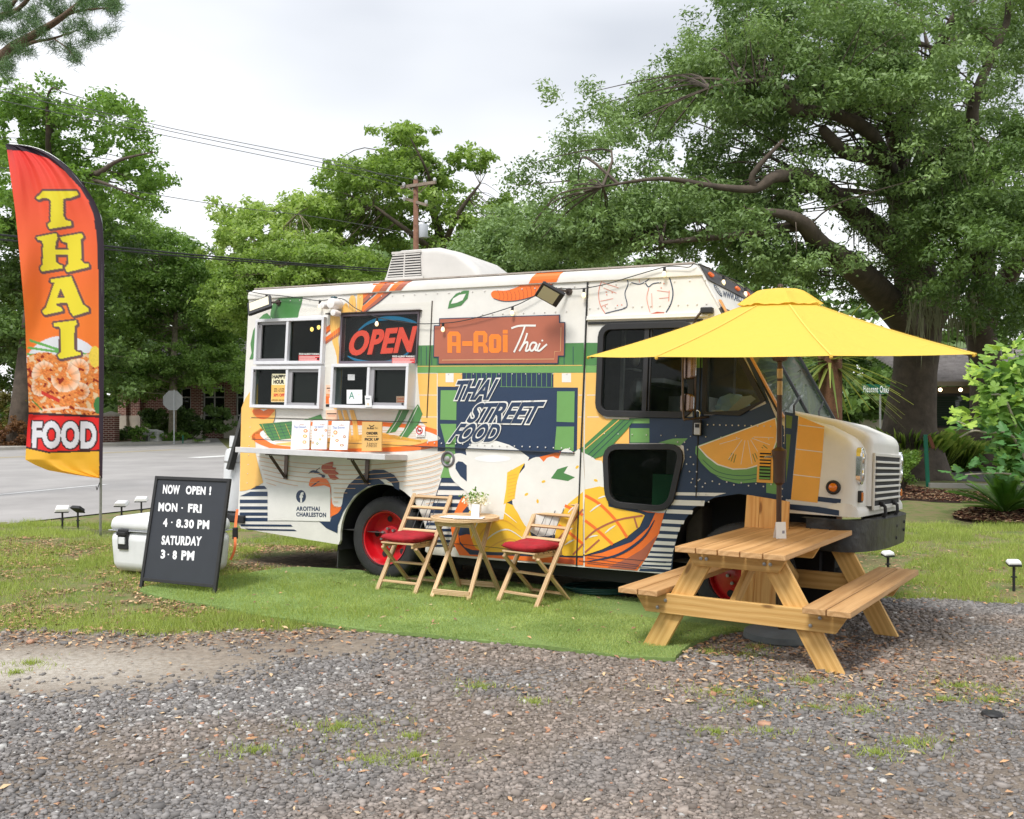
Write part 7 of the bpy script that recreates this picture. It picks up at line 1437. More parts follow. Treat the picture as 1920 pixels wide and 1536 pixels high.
# ---------------------------------------------------------------- bistro set
teak = wood('light_teak', rgb(188, 150, 110), rgb(222, 194, 154), 60, knots=False)
yb_ = mat('steel_wire', (.10, .10, .10), .4, .7)
m_cush = mat('red_velvet', rgb(172, 26, 40, .9), .85, var=.25, vscale=14, bump=.5, bscale=30)
def chair(name, c, ang, label, cush_label, grp='folding wooden chairs at the bistro table'):
    """local +X faces forward, Y is the width"""
    r = frame_root(name, c, ang, label, 'chair', grp); hw = .21
    for s in (-1, 1):
        plank('upright', (.255, s*hw, 0), (-.36, s*hw, .87), .024, .042, (0, 1, 0), teak, r, .004)
        plank('leg', (-.26, s*(hw-.028), 0), (.19, s*(hw-.028), .415), .022, .04, (0, 1, 0), teak, r, .004)
        plank('seat_rail', (.215, s*(hw-.05), .435), (-.17, s*(hw-.05), .425), .022, .036, (0, 0, 1), teak, r, .004)
    for k in range(4):
        t = .965-.115*k; p = Vector((.255, 0, 0)).lerp(Vector((-.36, 0, .87)), t); plank('back_slat', (p.x, -hw+.012, p.z), (p.x, hw-.012, p.z), .045 if k == 0 else .030, .016, (.57, 0, .8), teak, r, .003)
    for k in range(6): plank('seat_slat', (.20-.067*k, -hw+.03, .458), (.20-.067*k, hw-.03, .458), .048, .014, (0, 0, 1), teak, r, .003)
    p0, p1 = Vector((.255, 0, 0)).lerp(Vector((-.36, 0, .87)), .95), Vector((.255, 0, 0)).lerp(Vector((-.36, 0, .87)), .62); mb = MB()
    for k in (-1, 0, 1): mb.tube([(p0.x, k*.085, p0.z), (p1.x, k*.085, p1.z)], .0035, 5)
    mb.build('back_wire', yb_, r)
    plank('stretcher', (.17, -hw, .10), (.17, hw, .10), .04, .018, (0, 0, 1), teak, r, .003); plank('stretcher', (-.19, -hw+.03, .07), (-.19, hw-.03, .07), .04, .018, (0, 0, 1), teak, r, .003)
    plank('stretcher', (.02, -hw+.0, .255), (.02, hw-.0, .255), .04, .018, (0, 0, 1), teak, r, .003)
    # cushion: a tufted pad lying on the seat
    cr_ = empty('seat_cushion', c, ang); tag(cr_, cush_label, 'cushion', 'red seat cushions'); nx_, ny_ = 18, 18; vs = []
    for side in (1, -1):
        for i in range(nx_+1):
            for j in range(ny_+1):
                x, y = -1+2*i/nx_, -1+2*j/ny_; e = (max(0, 1-abs(x)**5)*max(0, 1-abs(y)**5))**.45; tuft = sum(math.exp(-(((x-a)**2+(y-b_)**2)/.05)) for a in (-.4, .4) for b_ in (-.4, .4))
                px_, py_ = x*(.205-.012*abs(y)**3), y*(.205-.012*abs(x)**3); vs.append((px_+.03, py_, .500+side*(.036*e-(.014*tuft if side > 0 else 0))+.006*math.sin(5*x+3*y)+.010*(x < -.8)))
    k2 = (nx_+1)*(ny_+1); fs = [(i*(ny_+1)+j, i*(ny_+1)+j+1, (i+1)*(ny_+1)+j+1, (i+1)*(ny_+1)+j) for i in range(nx_) for j in range(ny_)]; fs += [tuple(q+k2 for q in reversed(f)) for f in fs]
    mb = MB(); mb.add(vs, fs); o = mb.build('pad', m_cush, cr_, smooth=True)
    bm = bmesh.new(); bm.from_mesh(o.data); bmesh.ops.remove_doubles(bm, verts=bm.verts, dist=.001); bmesh.ops.recalc_face_normals(bm, faces=bm.faces); bm.to_mesh(o.data); bm.free()
    mb = MB(); mb.tube([(-.16, -.20, .48), (-.20, -.215, .46), (-.21, -.22, .40)], .004, 4); mb.build('tie', m_cush, cr_)
    return r
def ang_from(ax, ay, bx, by):   # A is the foot on the left, B on the right, seen from the front
    w = Vector((bx-ax, by-ay)); return math.atan2(w.y, w.x)-math.pi/2
cA = chair('folding_chair', (-.93, 9.2, .0), R(-30-90), 'folding wooden chair with red cushion in front of the rear wheel', 'red velvet cushion on the chair by the rear wheel')
cB = chair('folding_chair', (.195, 8.60, .0), R(-40-90), 'folding wooden chair with red cushion right of the round table', 'red velvet cushion on the chair right of the round table')
bt = empty('bistro_table', (-.42, 8.9, 0), R(-27)); tag(bt, 'small round wooden folding table between the two chairs', 'table')
for i in range(8):
    y = -.262+.075*i; hwid = math.sqrt(max(.0, .305**2-y*y))
    mb = MB(); y0_, y1_ = y-.036, y+.036; P = []
    for t in np.linspace(0, 1, 7): yy = y0_+(y1_-y0_)*t; P.append((math.sqrt(max(.0, .305**2-yy*yy)), yy))
    P += [(-a, b_) for a, b_ in reversed(P)]; mb.prism(P, lambda a, b, d: (a, b, d), .692, .712); mb.build('table_slat', teak, bt, bevel=.002)
mb = MB(); n_ = 40; O_ = [(.308*math.cos(2*math.pi*i/n_), .308*math.sin(2*math.pi*i/n_)) for i in range(n_)]; I_ = [(a*.93, b_*.93) for a, b_ in O_]
vs = [(a, b_, .688) for a, b_ in O_]+[(a, b_, .716) for a, b_ in O_]+[(a, b_, .716) for a, b_ in I_]+[(a, b_, .688) for a, b_ in I_]; mb.add(vs, [(k*n_+i, k*n_+(i+1) % n_, ((k+1) % 4)*n_+(i+1) % n_, ((k+1) % 4)*n_+i) for k in range(4) for i in range(n_)]); mb.build('table_rim', teak, bt, bevel=.002)
for s in (-1, 1):
    plank('leg', (s*.185, -.28, 0), (s*.15, .20, .68), .022, .040, (1, 0, 0), teak, bt); plank('leg', (s*.205, .28, 0), (s*.175, -.20, .68), .022, .040, (1, 0, 0), teak, bt)
plank('stretcher', (-.185, -.245, .07), (.185, -.245, .07), .016, .05, (0, 0, 1), teak, bt); plank('stretcher', (-.205, .25, .075), (.205, .25, .075), .016, .05, (0, 0, 1), teak, bt); plank('stretcher', (-.17, -.19, .66), (.17, -.19, .66), .02, .04, (0, 0, 1), teak, bt); plank('stretcher', (-.17, .19, .66), (.17, .19, .66), .02, .04, (0, 0, 1), teak, bt)
c = G(893, 965, .717); fv = empty('flower_vase', (c.x, c.y, .717)); tag(fv, 'small white vase of cream flowers on the round table', 'vase'); mb = MB(); mb.lathe([(.032, 0), (.042, .01), (.05, .09), (.052, .10), (.044, .10), (.04, .02)], (0, 0, 0), 'Z', 18); mb.build('pot', mat('white_ceramic', rgb(238, 236, 234), .3), fv, auto=40)
n = 500; p = rng.normal(0, .035, (n, 3))*np.array([1.3, 1.1, .7])+np.array([0, 0, .13]); Q = leaf_quads(p, np.full(n, .012), .8); o = npmesh('petals', Q, np.arange(4*n).reshape(n, 4), leafmat('petal', rgb(232, 228, 206), rgb(250, 248, 238), .2), fv, tint=np.repeat(rng.random(n), 4)); o['kind'] = 'stuff'
n = 90; p = rng.normal(0, .03, (n, 3))*np.array([1.5, 1.2, .9])+np.array([-.01, 0, .155]); Q = leaf_quads(p, np.full(n, .02), .5); o = npmesh('leaves', Q, np.arange(4*n).reshape(n, 4), l_mid, fv, tint=np.repeat(rng.random(n), 4)); o['kind'] = 'stuff'
c = G(890, 972, .717); r_ = empty('table_card', (c.x, c.y, .717), R(-10)); tag(r_, 'white card standing before the flower vase on the round table', 'card'); mb = MB(); mb.add([(-.035, 0, 0), (.035, 0, 0), (.04, .025, .12), (-.03, .025, .12), (-.035, .05, 0), (.035, .05, 0)], [(0, 1, 2, 3), (2, 5, 4, 3)]); mb.build('folded_card', mat('white_paper', None), r_, fix=False)
for i, (u, v, rz, lab) in enumerate(((855, 969, -.5, 'white menu sheet lying at the left of the round table'), (880, 971, -.15, 'menu sheet with dish pictures lying at the front of the round table'))):
    c = G(u, v, .72); r_ = empty('menu_sheet', (c.x, c.y, .718+.003*i), rz); tag(r_, lab, 'menu', 'menu sheets on the round table'); mb = MB(); mb.box((0, 0, .001), (.26, .17, .0015)); mb.build('sheet', mat('white_paper', None), r_); mb = MB()
    for k in range(5): mb.box((-.09+.045*k, .02*math.sin(k*2), .0024), (.026, .02, .0005), mi=k % 2)
    mb.build('print', [mat('ink_orange', PAL['peach2'], .6), mat('ink_blue', PAL['blue'], .6)], r_)

# ---------------------------------------------------------------- chalkboard sign, cooler, solar lamps, flag
fl = Vector((-3.46, 9.25, 0)); fr = Vector((-2.64, 8.86, 0)); exs = (fr-fl).normalized(); wS = (fr-fl).length; back = Vector((-exs.y, exs.x, 0)); eyS = (Vector((0, 0, 1.03))+back*.20).normalized()
sb = empty('sandwich_board', (fl+fr)/2); tag(sb, 'black framed board with white opening hours, NOW OPEN, leaning before the cooler', 'sign'); o_ = Vector(sb.location)
PS = Plane(fl, exs, eyS); hS = 1.06
def SPl(a, b, d=0): return tuple(PS.w(a, b, d)-o_)
m_chalk = mat('chalk_black', rgb(58, 62, 70, .8), .65, var=.12, vscale=7); m_fr = mat('black_frame', rgb(50, 50, 52, .8), .6, var=.3, vscale=20)
mb = MB(); mb.prism([(.03, .10), (wS-.03, .10), (wS-.03, hS-.02), (.03, hS-.02)], SPl, -.012, 0); mb.build('panel', m_chalk, sb)
for a in ((0, 0, .032, hS), (wS-.032, 0, wS, hS)): mb = MB(); mb.prism([(a[0], a[1]), (a[2], a[1]), (a[2], a[3]), (a[0], a[3])], SPl, -.016, .012); mb.build('frame_side', m_fr, sb, bevel=.003)
for a in ((.033, hS-.03, wS-.033, hS+.0), (.033, .08, wS-.033, .11)): mb = MB(); mb.prism([(a[0], a[1]), (a[2], a[1]), (a[2], a[3]), (a[0], a[3])], SPl, -.016, .012); mb.build('frame_rail', m_fr, sb, bevel=.003)
def z3(x, y): return (x/5.12+180, y/5.12+840)
A = Art('lettering', SPl, lambda u, v: PS.px(u, v), sb, lambda k: mat('chalk_white', rgb(245, 245, 248), .7)); A.base = .0015
for t, q in (('NOW', [(640, 440), (805, 447), (808, 358), (648, 352)]), ('OPEN', [(862, 446), (1050, 452), (1056, 372), (866, 362)]), ('!', [(1086, 453), (1103, 454), (1110, 370), (1093, 370)]), ('MON', [(597, 608), (780, 616), (785, 532), (604, 523)]), ('.', [(820, 583), (836, 584), (836, 570), (820, 569)]), ('FRI', [(882, 618), (1012, 626), (1018, 542), (888, 536)]), ('4', [(643, 757), (685, 759), (688, 678), (648, 675)]), ('.', [(722, 721), (736, 722), (736, 708), (722, 707)]), ('8.30', [(768, 764), (938, 774), (944, 690), (775, 682)]), ('PM', [(972, 776), (1086, 781), (1090, 695), (978, 691)]), ('SATURDAY', [(628, 930), (1008, 941), (1020, 850), (634, 840)]), ('3', [(620, 1062), (662, 1064), (668, 978), (626, 975)]), ('.', [(688, 1030), (703, 1031), (703, 1016), (688, 1015)]), ('8', [(735, 1070), (775, 1072), (779, 986), (739, 984)]), ('PM', [(818, 1077), (940, 1081), (948, 990), (824, 985)])):
    A.text(t, [z3(*p) for p in q], 'white', 0, .045, space=1.12); A.done(); A.mb = MB()
cl = G(216, 1068, 0); cp = empty('cooler_box', (-3.48, 10.15, 0), R(-24)); tag(cp, 'big white cooler box with black latches behind the black board', 'cooler')
m_cool = mat('cooler_white', rgb(236, 238, 240, .92), .45, var=.06, vscale=8)
mb = MB(); mb.box((0, 0, .235), (1.10, .52, .42), taper=1.06); mb.build('body', m_cool, cp, bevel=.10, seg=6, smooth=False, auto=40); mb = MB(); mb.box((0, 0, .515), (1.15, .56, .14), taper=.95); mb.build('lid', m_cool, cp, bevel=.06, seg=5, auto=40)
mb = MB(); mb.box((0, 0, .445), (1.135, .55, .010)); mb.build('lid_seam', mat('seam_grey', rgb(170, 172, 176), .6), cp, bevel=.004)
for x in (-.36, .36):
    mb = MB(); mb.box((x, -.275, .36), (.13, .03, .20)); k = mb.build('latch', m_black, cp, bevel=.008); mb = MB(); mb.box((x, -.295, .35), (.08, .02, .07)); mb.build('latch_window', m_cool, k, bevel=.004); mb = MB(); mb.box((x, -.30, .42), (.115, .03, .035)); mb.build('latch_pull', m_black, k, bevel=.006)
m_sol = mat('solar_white', rgb(238, 238, 240), .35)
def solar(u, v, h, label, rz, tilt, white=True, z=-.08):
    k_ = 1.0 if u < 500 else .66
    c = G(u, v, z); r = empty('solar_lamp', c, rz); tag(r, label, 'garden lamp', 'solar spot lamps staked in the grass'); mb = MB(); mb.tube([(0, 0, -.02), (0, 0, h-.05)], .014, 8); mb.box((0, 0, h*.45), (.05, .03, .012)); mb.build('stake', m_black, r)
    M = Matrix.Translation((0, 0, h)) @ Matrix.Rotation(tilt, 4, 'X')
    mb = MB(); mb.box((0, 0, 0), (.21*k_, .13*k_, .055*k_), M.to_3x3(), taper=.8); mb.v = [tuple(Vector(p)+Vector((0, 0, h))) for p in mb.v]; mb.build('lamp_head', m_sol if white else m_black, r, bevel=.012)
    mb = MB(); mb.box((0, -.0, -.026), (.19*k_, .12*k_, .012), M.to_3x3()); mb.v = [tuple(Vector(p)+Vector((0, 0, h))) for p in mb.v]; mb.build('solar_panel', m_black, r)
solar(117, 992, .30, 'leftmost solar spot lamp with pale top, by the road edge', .2, .5)
solar(146, 994, .31, 'black solar spot lamp left of the flag pole', -.5, -.6, False)
solar(228, 985, .33, 'solar spot lamp just right of the flag pole', -.2, .4, z=-.06); solar(265, 974, .33, 'solar spot lamp peeking over the black board from behind', .1, .3, z=-.1)
solar(1665, 1075, .22, 'solar spot lamp in front of the truck bumper', .4, .3, z=-.1); solar(1901, 1105, .27, 'solar spot lamp in the lawn at the right edge', 0, .3, z=-.1)
r_ = empty('black_disc', G(1860, 1343, 0)); tag(r_, 'flat black round lid lying on the gravel at the right', 'lid'); mb = MB(); mb.lathe([(.052, .004), (.056, .012), (.05, .022), (.0, .024)], (0, 0, 0), 'Z', 20); mb.build('disc', m_black, r_, auto=40)
# ---------------------------------------------------------------- feather flag with its print
def flag():
    d0 = 13.4; base = G(187, 1000, -.10); base = Vector(((188-960)/F*d0, d0, float(gh((188-960)/F*d0, d0))))
    r = empty('feather_flag', base); tag(r, 'tall red and orange feather flag reading THAI FOOD on a steel pole', 'flag'); off = Vector(base)
    vL = [270, 281, 340, 400, 450, 540, 600, 680, 740, 775, 805, 862, 872, 882, 889, 896, 897]; xL = [10, 13, 21, 29, 34, 42, 47, 50, 53, 54, 51, 47.5, 66, 90, 130, 178, 186]
    vR = [270, 272, 276, 283, 290, 302, 315, 333, 350, 375, 400, 420, 460, 500, 700, 897]; xR = [11, 34, 60, 80, 95, 114, 130, 147, 160, 176, 187, 192, 195, 195.5, 195, 192]
    vI = [270, 281, 284, 297, 320, 352, 375, 400, 450, 520, 700, 897]; xI = [0, 13, 50, 90, 120, 150, 165, 175, 182, 184.5, 185.5, 186]
    nv_, nu_ = 480, 96; v = np.linspace(270, 897, nv_)[:, None]; s = np.linspace(0, 1, nu_)[None, :]
    v = v+0*s; xl = np.interp(v, vL, xL); xr = np.interp(v, vR, xR); u = xl+(xr-xl)*s
    U, V = u.ravel(), v.ravel()
    def c8(a): return np.array([lin(q) for q in a])
    t = ((V-270)/330).clip(0, 1)[:, None]; C_ = c8((250, 74, 74))*(1-t)+c8((252, 130, 52))*t; C_ = np.where(V[:, None] > 600, c8((252, 130, 52))+0*C_, C_)
    def inp(P, du=0, dv=0): return inpoly(U+du, V+dv, P)
    def mul(P, sx, sy, ox, oy): return [(x/sx+ox, y/sy+oy) for x, y in P]
    # plate of noodles and prawns
    plate = (((U-118)/72)**2+((V-690)/60)**2 < 1) & (V < 775); C_ = np.where(plate[:, None], c8((232, 232, 240)), C_)
    ln = lambda x0, y0, x1, y1, w: (np.abs((V-y0)-(U-x0)*(y1-y0)/(x1-x0)) < w) & (U > min(x0, x1)) & (U < max(x0, x1))
    for a in ((55, 638, 110, 656, 2.5), (52, 652, 110, 660, 2.2), (50, 664, 90, 670, 2), (150, 662, 184, 668, 2)): C_ = np.where(ln(*a)[:, None], c8((110, 178, 92)), C_)
    nood = (V > 668+7*np.sin(U/17)-.04*(U-60)) & (V < 778) & (U > 50)
    n1 = fbm(U+.35*V, V*1.7-.4*U, 5., 3); n2 = fbm(U*1.4, V*2.2+U*.6, 3.2, 9); n3 = vnoise(U*.7+V*.5, V*.9-U*.7, 6., 15)
    nc = c8((206, 84, 30))*(1-n1[:, None])+c8((255, 176, 96))*n1[:, None]; nc = nc*(.62+.8*n2[:, None]); nc = np.where((n3 > .72)[:, None], c8((250, 214, 170))*.9, nc); nc = np.where((n3 < .2)[:, None], c8((150, 46, 26)), nc)
    C_ = np.where(nood[:, None], nc, C_)
    def prawn(cx, cy, rr, a0, a1, th):
        a = np.arctan2(V-cy, U-cx); rd = np.hypot(U-cx, V-cy); k = (a-a0) % (2*np.pi) < (a1-a0); f = ((a-a0) % (2*np.pi))/(a1-a0); w = th*(1.15-.7*f)
        m = k & (np.abs(rd-rr) < w); q = ((rd-rr)/w*.5+.5).clip(0, 1)[:, None]; col_ = c8((252, 160, 92))*(1-q)+c8((255, 226, 200))*q; col_ = col_*(1-.22*(np.sin(f*40) > .6))[:, None]
        return m, col_
    for a in ((121, 708, 21, -1.3, 3.3, 9), (85, 700, 17, 2.6, 5.6, 8), (150, 692, 13, 3.6, 7.0, 7), (75, 725, 12, 1.0, 4.0, 6), (152, 735, 11, -2, 2, 6)):
        m, c_ = prawn(*a); C_ = np.where((m & (V < 776))[:, None], c_, C_)
    for a in ((78, 736, 112, 752, 3.5), (75, 770, 130, 764, 2.2), (140, 764, 180, 770, 2), (60, 750, 80, 770, 1.8)): C_ = np.where(ln(*a)[:, None], c8((214, 60, 46)) if a[4] > 3 else (c8((96, 140, 60)) if a[4] < 1.9 else c8((252, 214, 190))), C_)
    lem = (((U-178)/11)**2+((V-669)/20)**2 < 1); C_ = np.where(lem[:, None], c8((250, 218, 84))*(.85+.3*n2[:, None]), C_)
    C_ = np.where((((U-184)/8)**2+((V-760)/16)**2 < 1)[:, None], c8((70, 130, 74)), C_)
    y1 = 773+(U-54)*.045; C_ = np.where((V > y1)[:, None], c8((236, 44, 44)), C_); y2 = 841+(U-54)*.14-(U-54)**2*.0006; y2 = np.where(U < 90, 841+(U-50)*.22, 849-(U-120)*.035+0)
    C_ = np.where(((V > y1) & (V < y1+4.5))[:, None], c8((66, 40, 44)), C_); C_ = np.where((V > y2)[:, None], c8((247, 188, 58)), C_); C_ = np.where(((V > y2-3.5) & (V < y2))[:, None], c8((66, 40, 44)), C_)
    def outline(masks, inner, border, rad=3.6, sh=(2.0, 1.8)):
        nonlocal C_
        m = masks(0, 0); o = m.copy()
        for k in range(10):
            a = k*.628; o |= masks(-rad*math.cos(a)-sh[0]*0, -rad*math.sin(a)); o |= masks(-rad*.9*math.cos(a)-sh[0], -rad*.9*math.sin(a)-sh[1])
        C_ = np.where(o[:, None], border, C_); C_ = np.where(m[:, None], inner, C_)
    Lt = [mul([(325, 345), (385, 280), (690, 280), (705, 315), (630, 343), (568, 348), (570, 500), (590, 540), (640, 555), (645, 590), (445, 620), (425, 580), (455, 555), (458, 370), (440, 348), (390, 340), (345, 360)], 4.8, 4.8, 0, 300),
          mul([(330, 695), (505, 660), (520, 700), (500, 740), (498, 805), (615, 805), (605, 745), (560, 735), (540, 695), (735, 660), (750, 695), (725, 720), (730, 900), (755, 930), (795, 935), (800, 965), (605, 1010), (582, 972), (612, 940), (612, 852), (500, 852), (505, 920), (530, 940), (560, 950), (560, 975), (375, 1005), (362, 970), (385, 940), (388, 760), (375, 725), (335, 718)], 4.8, 4.8, 0, 300),
          mul([(455, 1075), (640, 1048), (745, 1300), (795, 1335), (795, 1365), (660, 1405), (635, 1370), (605, 1285), (510, 1290), (505, 1310), (555, 1330), (565, 1360), (400, 1395), (380, 1360), (415, 1325), (490, 1105), (455, 1100)], 4.8, 4.8, 0, 300),
          mul([(360, 30), (575, 5), (585, 40), (560, 65), (560, 280), (580, 305), (620, 310), (620, 335), (420, 375), (400, 340), (430, 310), (428, 90), (415, 65), (365, 60)], 5.12, 5.12, 30, 600)]
    Ah = mul([(545, 1155), (515, 1240), (585, 1243)], 4.8, 4.8, 0, 300)
    for i, P in enumerate(Lt):
        outline(lambda a, b, P=P, i=i: inp(P, a, b) & ~(inp(Ah, a, b) if i == 2 else False), c8((246, 228, 62)), c8((112, 84, 84)))
    bv, bf = textmesh('FOOD', .05, 0, 1.05); xs_ = [p[0] for p in bv]; ys_b = [p[1] for p in bv]; X0, X1, Y0, Y1 = min(xs_), max(xs_), min(ys_b), max(ys_b)
    def food(du, dv):
        u_, v_ = U+du, V+dv; k = np.where((v_ > 780) & (v_ < 850) & (u_ > 54) & (u_ < 186))[0]; m = np.zeros(len(U), bool); uu = (u_[k]-60)/(181-60)*(X1-X0)+X0; vv = (841-(v_[k]-(u_[k]-60)*.01))/(841-789)*(Y1-Y0)+Y0; mm = np.zeros(len(k), bool)
        for f in bf: mm |= inpoly(uu, vv, [bv[i] for i in f])
        m[k] = mm; return m
    outline(food, c8((232, 230, 238)), c8((66, 40, 44)), 2.6, (.8, .8))
    xi = np.interp(V, vI, xI); C_ = np.where(((U > xi) | (V < 281) & (U > 10) & (V < np.interp(U, [10, 50, 90, 120], [281, 284, 297, 320])))[:, None], c8((58, 46, 58)), C_)
    s_ = ((U-np.interp(V, vL, xL))/(np.interp(V, vR, xR)-np.interp(V, vL, xL)+1e-6))
    disp = (1-s_)*(.10*np.sin(V/95.+s_*5)+.03*np.sin(V/31.+s_*9))+.022*np.sin(s_*17+V/130.)*(1-s_*.5)+.012*np.sin(s_*41+V/55.)*smooth((430-V)/80)+.05*(1-s_)**2*np.sin(V/60.)*(V > 780)
    d = d0+disp; P3 = np.stack([(U-960)/F*d, d, CAMH+(768-V)/F*d], -1)-np.array(off)
    idx = np.arange(nv_*nu_).reshape(nv_, nu_); fs = np.stack([idx[:-1, :-1], idx[1:, :-1], idx[1:, 1:], idx[:-1, 1:]], -1).reshape(-1, 4)
    m = crm('flag_cloth', .55, .4); N = m.node_tree.nodes; L = m.node_tree.links; b = N['Principled BSDF']; a = [n for n in N if n.type == 'ATTRIBUTE'][0]; tr = N.new('ShaderNodeBsdfTranslucent'); L.new(a.outputs['Color'], tr.inputs[0]); x = N.new('ShaderNodeMixShader'); x.inputs[0].default_value = .35; L.new(b.outputs[0], x.inputs[1]); L.new(tr.outputs[0], x.inputs[2]); L.new(x.outputs[0], N['Material Output'].inputs[0])
    o = npmesh('banner', P3, fs, m, r, colors=np.concatenate([C_, np.ones((len(U), 1))], 1), smooth=True)
    pp_ = [(188, 1000), (189, 900), (191, 700), (192, 500), (190.5, 420), (184, 398), (172, 373), (156, 348), (126, 313), (92, 288), (58, 275), (14, 270)]
    mb = MB(); P = [tuple(AT(u_, v_, d0+.025)-off) for u_, v_ in pp_]; P[0] = (P[0][0], P[0][1], -.05); P = catmull(P, 4); n = len(P); mb.tube(P, [.020-.015*i/n for i in range(n)], 8); mb.build('pole', m_steel, r, smooth=True)
    mb = MB(); q = AT(187, 905, d0)-off; mb.tube([q, q+Vector((-.03, -.02, -.10)), q+Vector((-.05, 0, -.05))], .006, 5); mb.build('bungee_tie', m_black, r)
flag()
# ---------------------------------------------------------------- utility pole and lines
def pole():
    d = 40; c = AT(781, 768, d); r = empty('utility_pole', (c.x, c.y, -.12)); tag(r, 'brown wooden power pole with crossarm and grey transformer behind the truck', 'power pole'); off = Vector(r.location)
    pb = mat('creosote_pole', rgb(122, 88, 70), .9, var=.4, vscale=6); gw = mat('weathered_arm', rgb(140, 126, 112), .9, var=.3, vscale=8)
    top = AT(779.5, 337, d)-off; mb = MB(); mb.tube([(0, 0, 0), top], [.15, .10], 14); mb.build('post', pb, r, smooth=True)
    mb = MB(); mb.beam(AT(752, 351.5, d+.2)-off, AT(817, 342, d-.6)-off, .10, .12); mb.build('crossarm', gw, r)
    mb = MB(); mb.beam(AT(757, 372, d+.6)-off, AT(801, 385, d-.6)-off, .10, .10); mb.build('crossarm', gw, r)
    for a, b_ in (((765, 352), (778, 362)), ((803, 346), (786, 362))): mb = MB(); mb.tube([AT(*a, d-.15)-off, AT(*b_, d-.15)-off], .02, 5); mb.build('brace', gw, r)
    ins = mat('glazed_insulator', rgb(190, 190, 192), .25)
    for u, v in ((757, 347), (796, 340), (815, 338), (779.5, 334), (758, 372), (799, 380)): p = AT(u, v, d)-off; mb = MB(); mb.lathe([(.02, -.12), (.06, -.02), (.07, .04), (.04, .10), (0, .11)], tuple(p), 'Z', 8); mb.build('insulator', ins, r)
    p = AT(794, 446, d-.3)-off; mb = MB(); mb.lathe([(.17, 0), (.18, .02), (.18, .50), (.16, .54), (0, .56)], tuple(p), 'Z', 16); mb.build('transformer', mat('transformer_grey', rgb(176, 180, 186), .4), r, auto=40); mb = MB(); mb.lathe([(.04, .56), (.05, .68), (0, .72)], (p.x, p.y, p.z), 'Z', 8); mb.build('bushing', ins, r)
pole()
wm = mat('line_wire', (.09, .09, .095), .6); wk = mat('thick_cable', (.025, .027, .028), .6)
def wire(label, pts, rad, m):
    p0 = AT(*pts[len(pts)//2]); r = empty('power_line', p0); tag(r, label, 'power line', 'overhead lines'); mb = MB(); mb.tube([Vector(p)-p0 for p in catmull([tuple(AT(*p)) for p in pts], 6)], rad, 5); mb.build('wire', m, r, smooth=True)
wire('topmost thin overhead line running down to the power pole', [(-60, 148, 33), (0, 163, 34), (318, 240, 36), (640, 306, 38.5), (757, 344, 39.8)], .013, wm)
wire('second thin overhead line close under the topmost one', [(-60, 156, 33), (0, 170.5, 34), (318, 246, 36), (640, 312, 38.5), (796, 340, 39.8)], .013, wm)
wire('third thin overhead line a little below the upper pair', [(-60, 173, 32), (0, 188, 33), (318, 256, 36), (640, 322, 38), (758, 351, 39.8)], .013, wm)
wire('lone thin line crossing the white sky above the pale tree', [(-60, 304, 30), (0, 314, 30), (310, 368, 33), (452, 390, 36), (600, 408, 38), (778, 440, 40)], .012, wm)
wire('thick black cable crossing in front of the trees, upper of two', [(-60, 432, 26), (0, 440, 26), (196, 461, 29), (400, 481, 32), (600, 497, 37), (780, 508, 40)], .028, wk)
wire('thick black cable crossing in front of the trees, lower of two', [(-60, 440, 26), (0, 449, 26), (196, 467, 29), (400, 485.5, 32), (600, 500, 37), (780, 514, 40)], .026, wk)
# ---------------------------------------------------------------- brick building across the road
brick = bpy.data.materials.new('red_brickwork'); brick.use_nodes = True; N = brick.node_tree.nodes; L = brick.node_tree.links; b = N['Principled BSDF']; b.inputs['Roughness'].default_value = .9
t = N.new('ShaderNodeTexCoord'); q = N.new('ShaderNodeMapping'); q.inputs['Rotation'].default_value = (R(90), 0, 0); bt_ = N.new('ShaderNodeTexBrick'); bt_.inputs['Color1'].default_value = (*rgb(118, 66, 56), 1); bt_.inputs['Color2'].default_value = (*rgb(92, 54, 48), 1); bt_.inputs['Mortar'].default_value = (*rgb(186, 170, 156), 1); bt_.inputs['Scale'].default_value = 1; bt_.inputs['Brick Width'].default_value = .26; bt_.inputs['Row Height'].default_value = .1; bt_.inputs['Mortar Size'].default_value = .012
L.new(t.outputs['Object'], q.inputs[0]); L.new(q.outputs[0], bt_.inputs[0]); L.new(bt_.outputs[0], b.inputs['Base Color'])
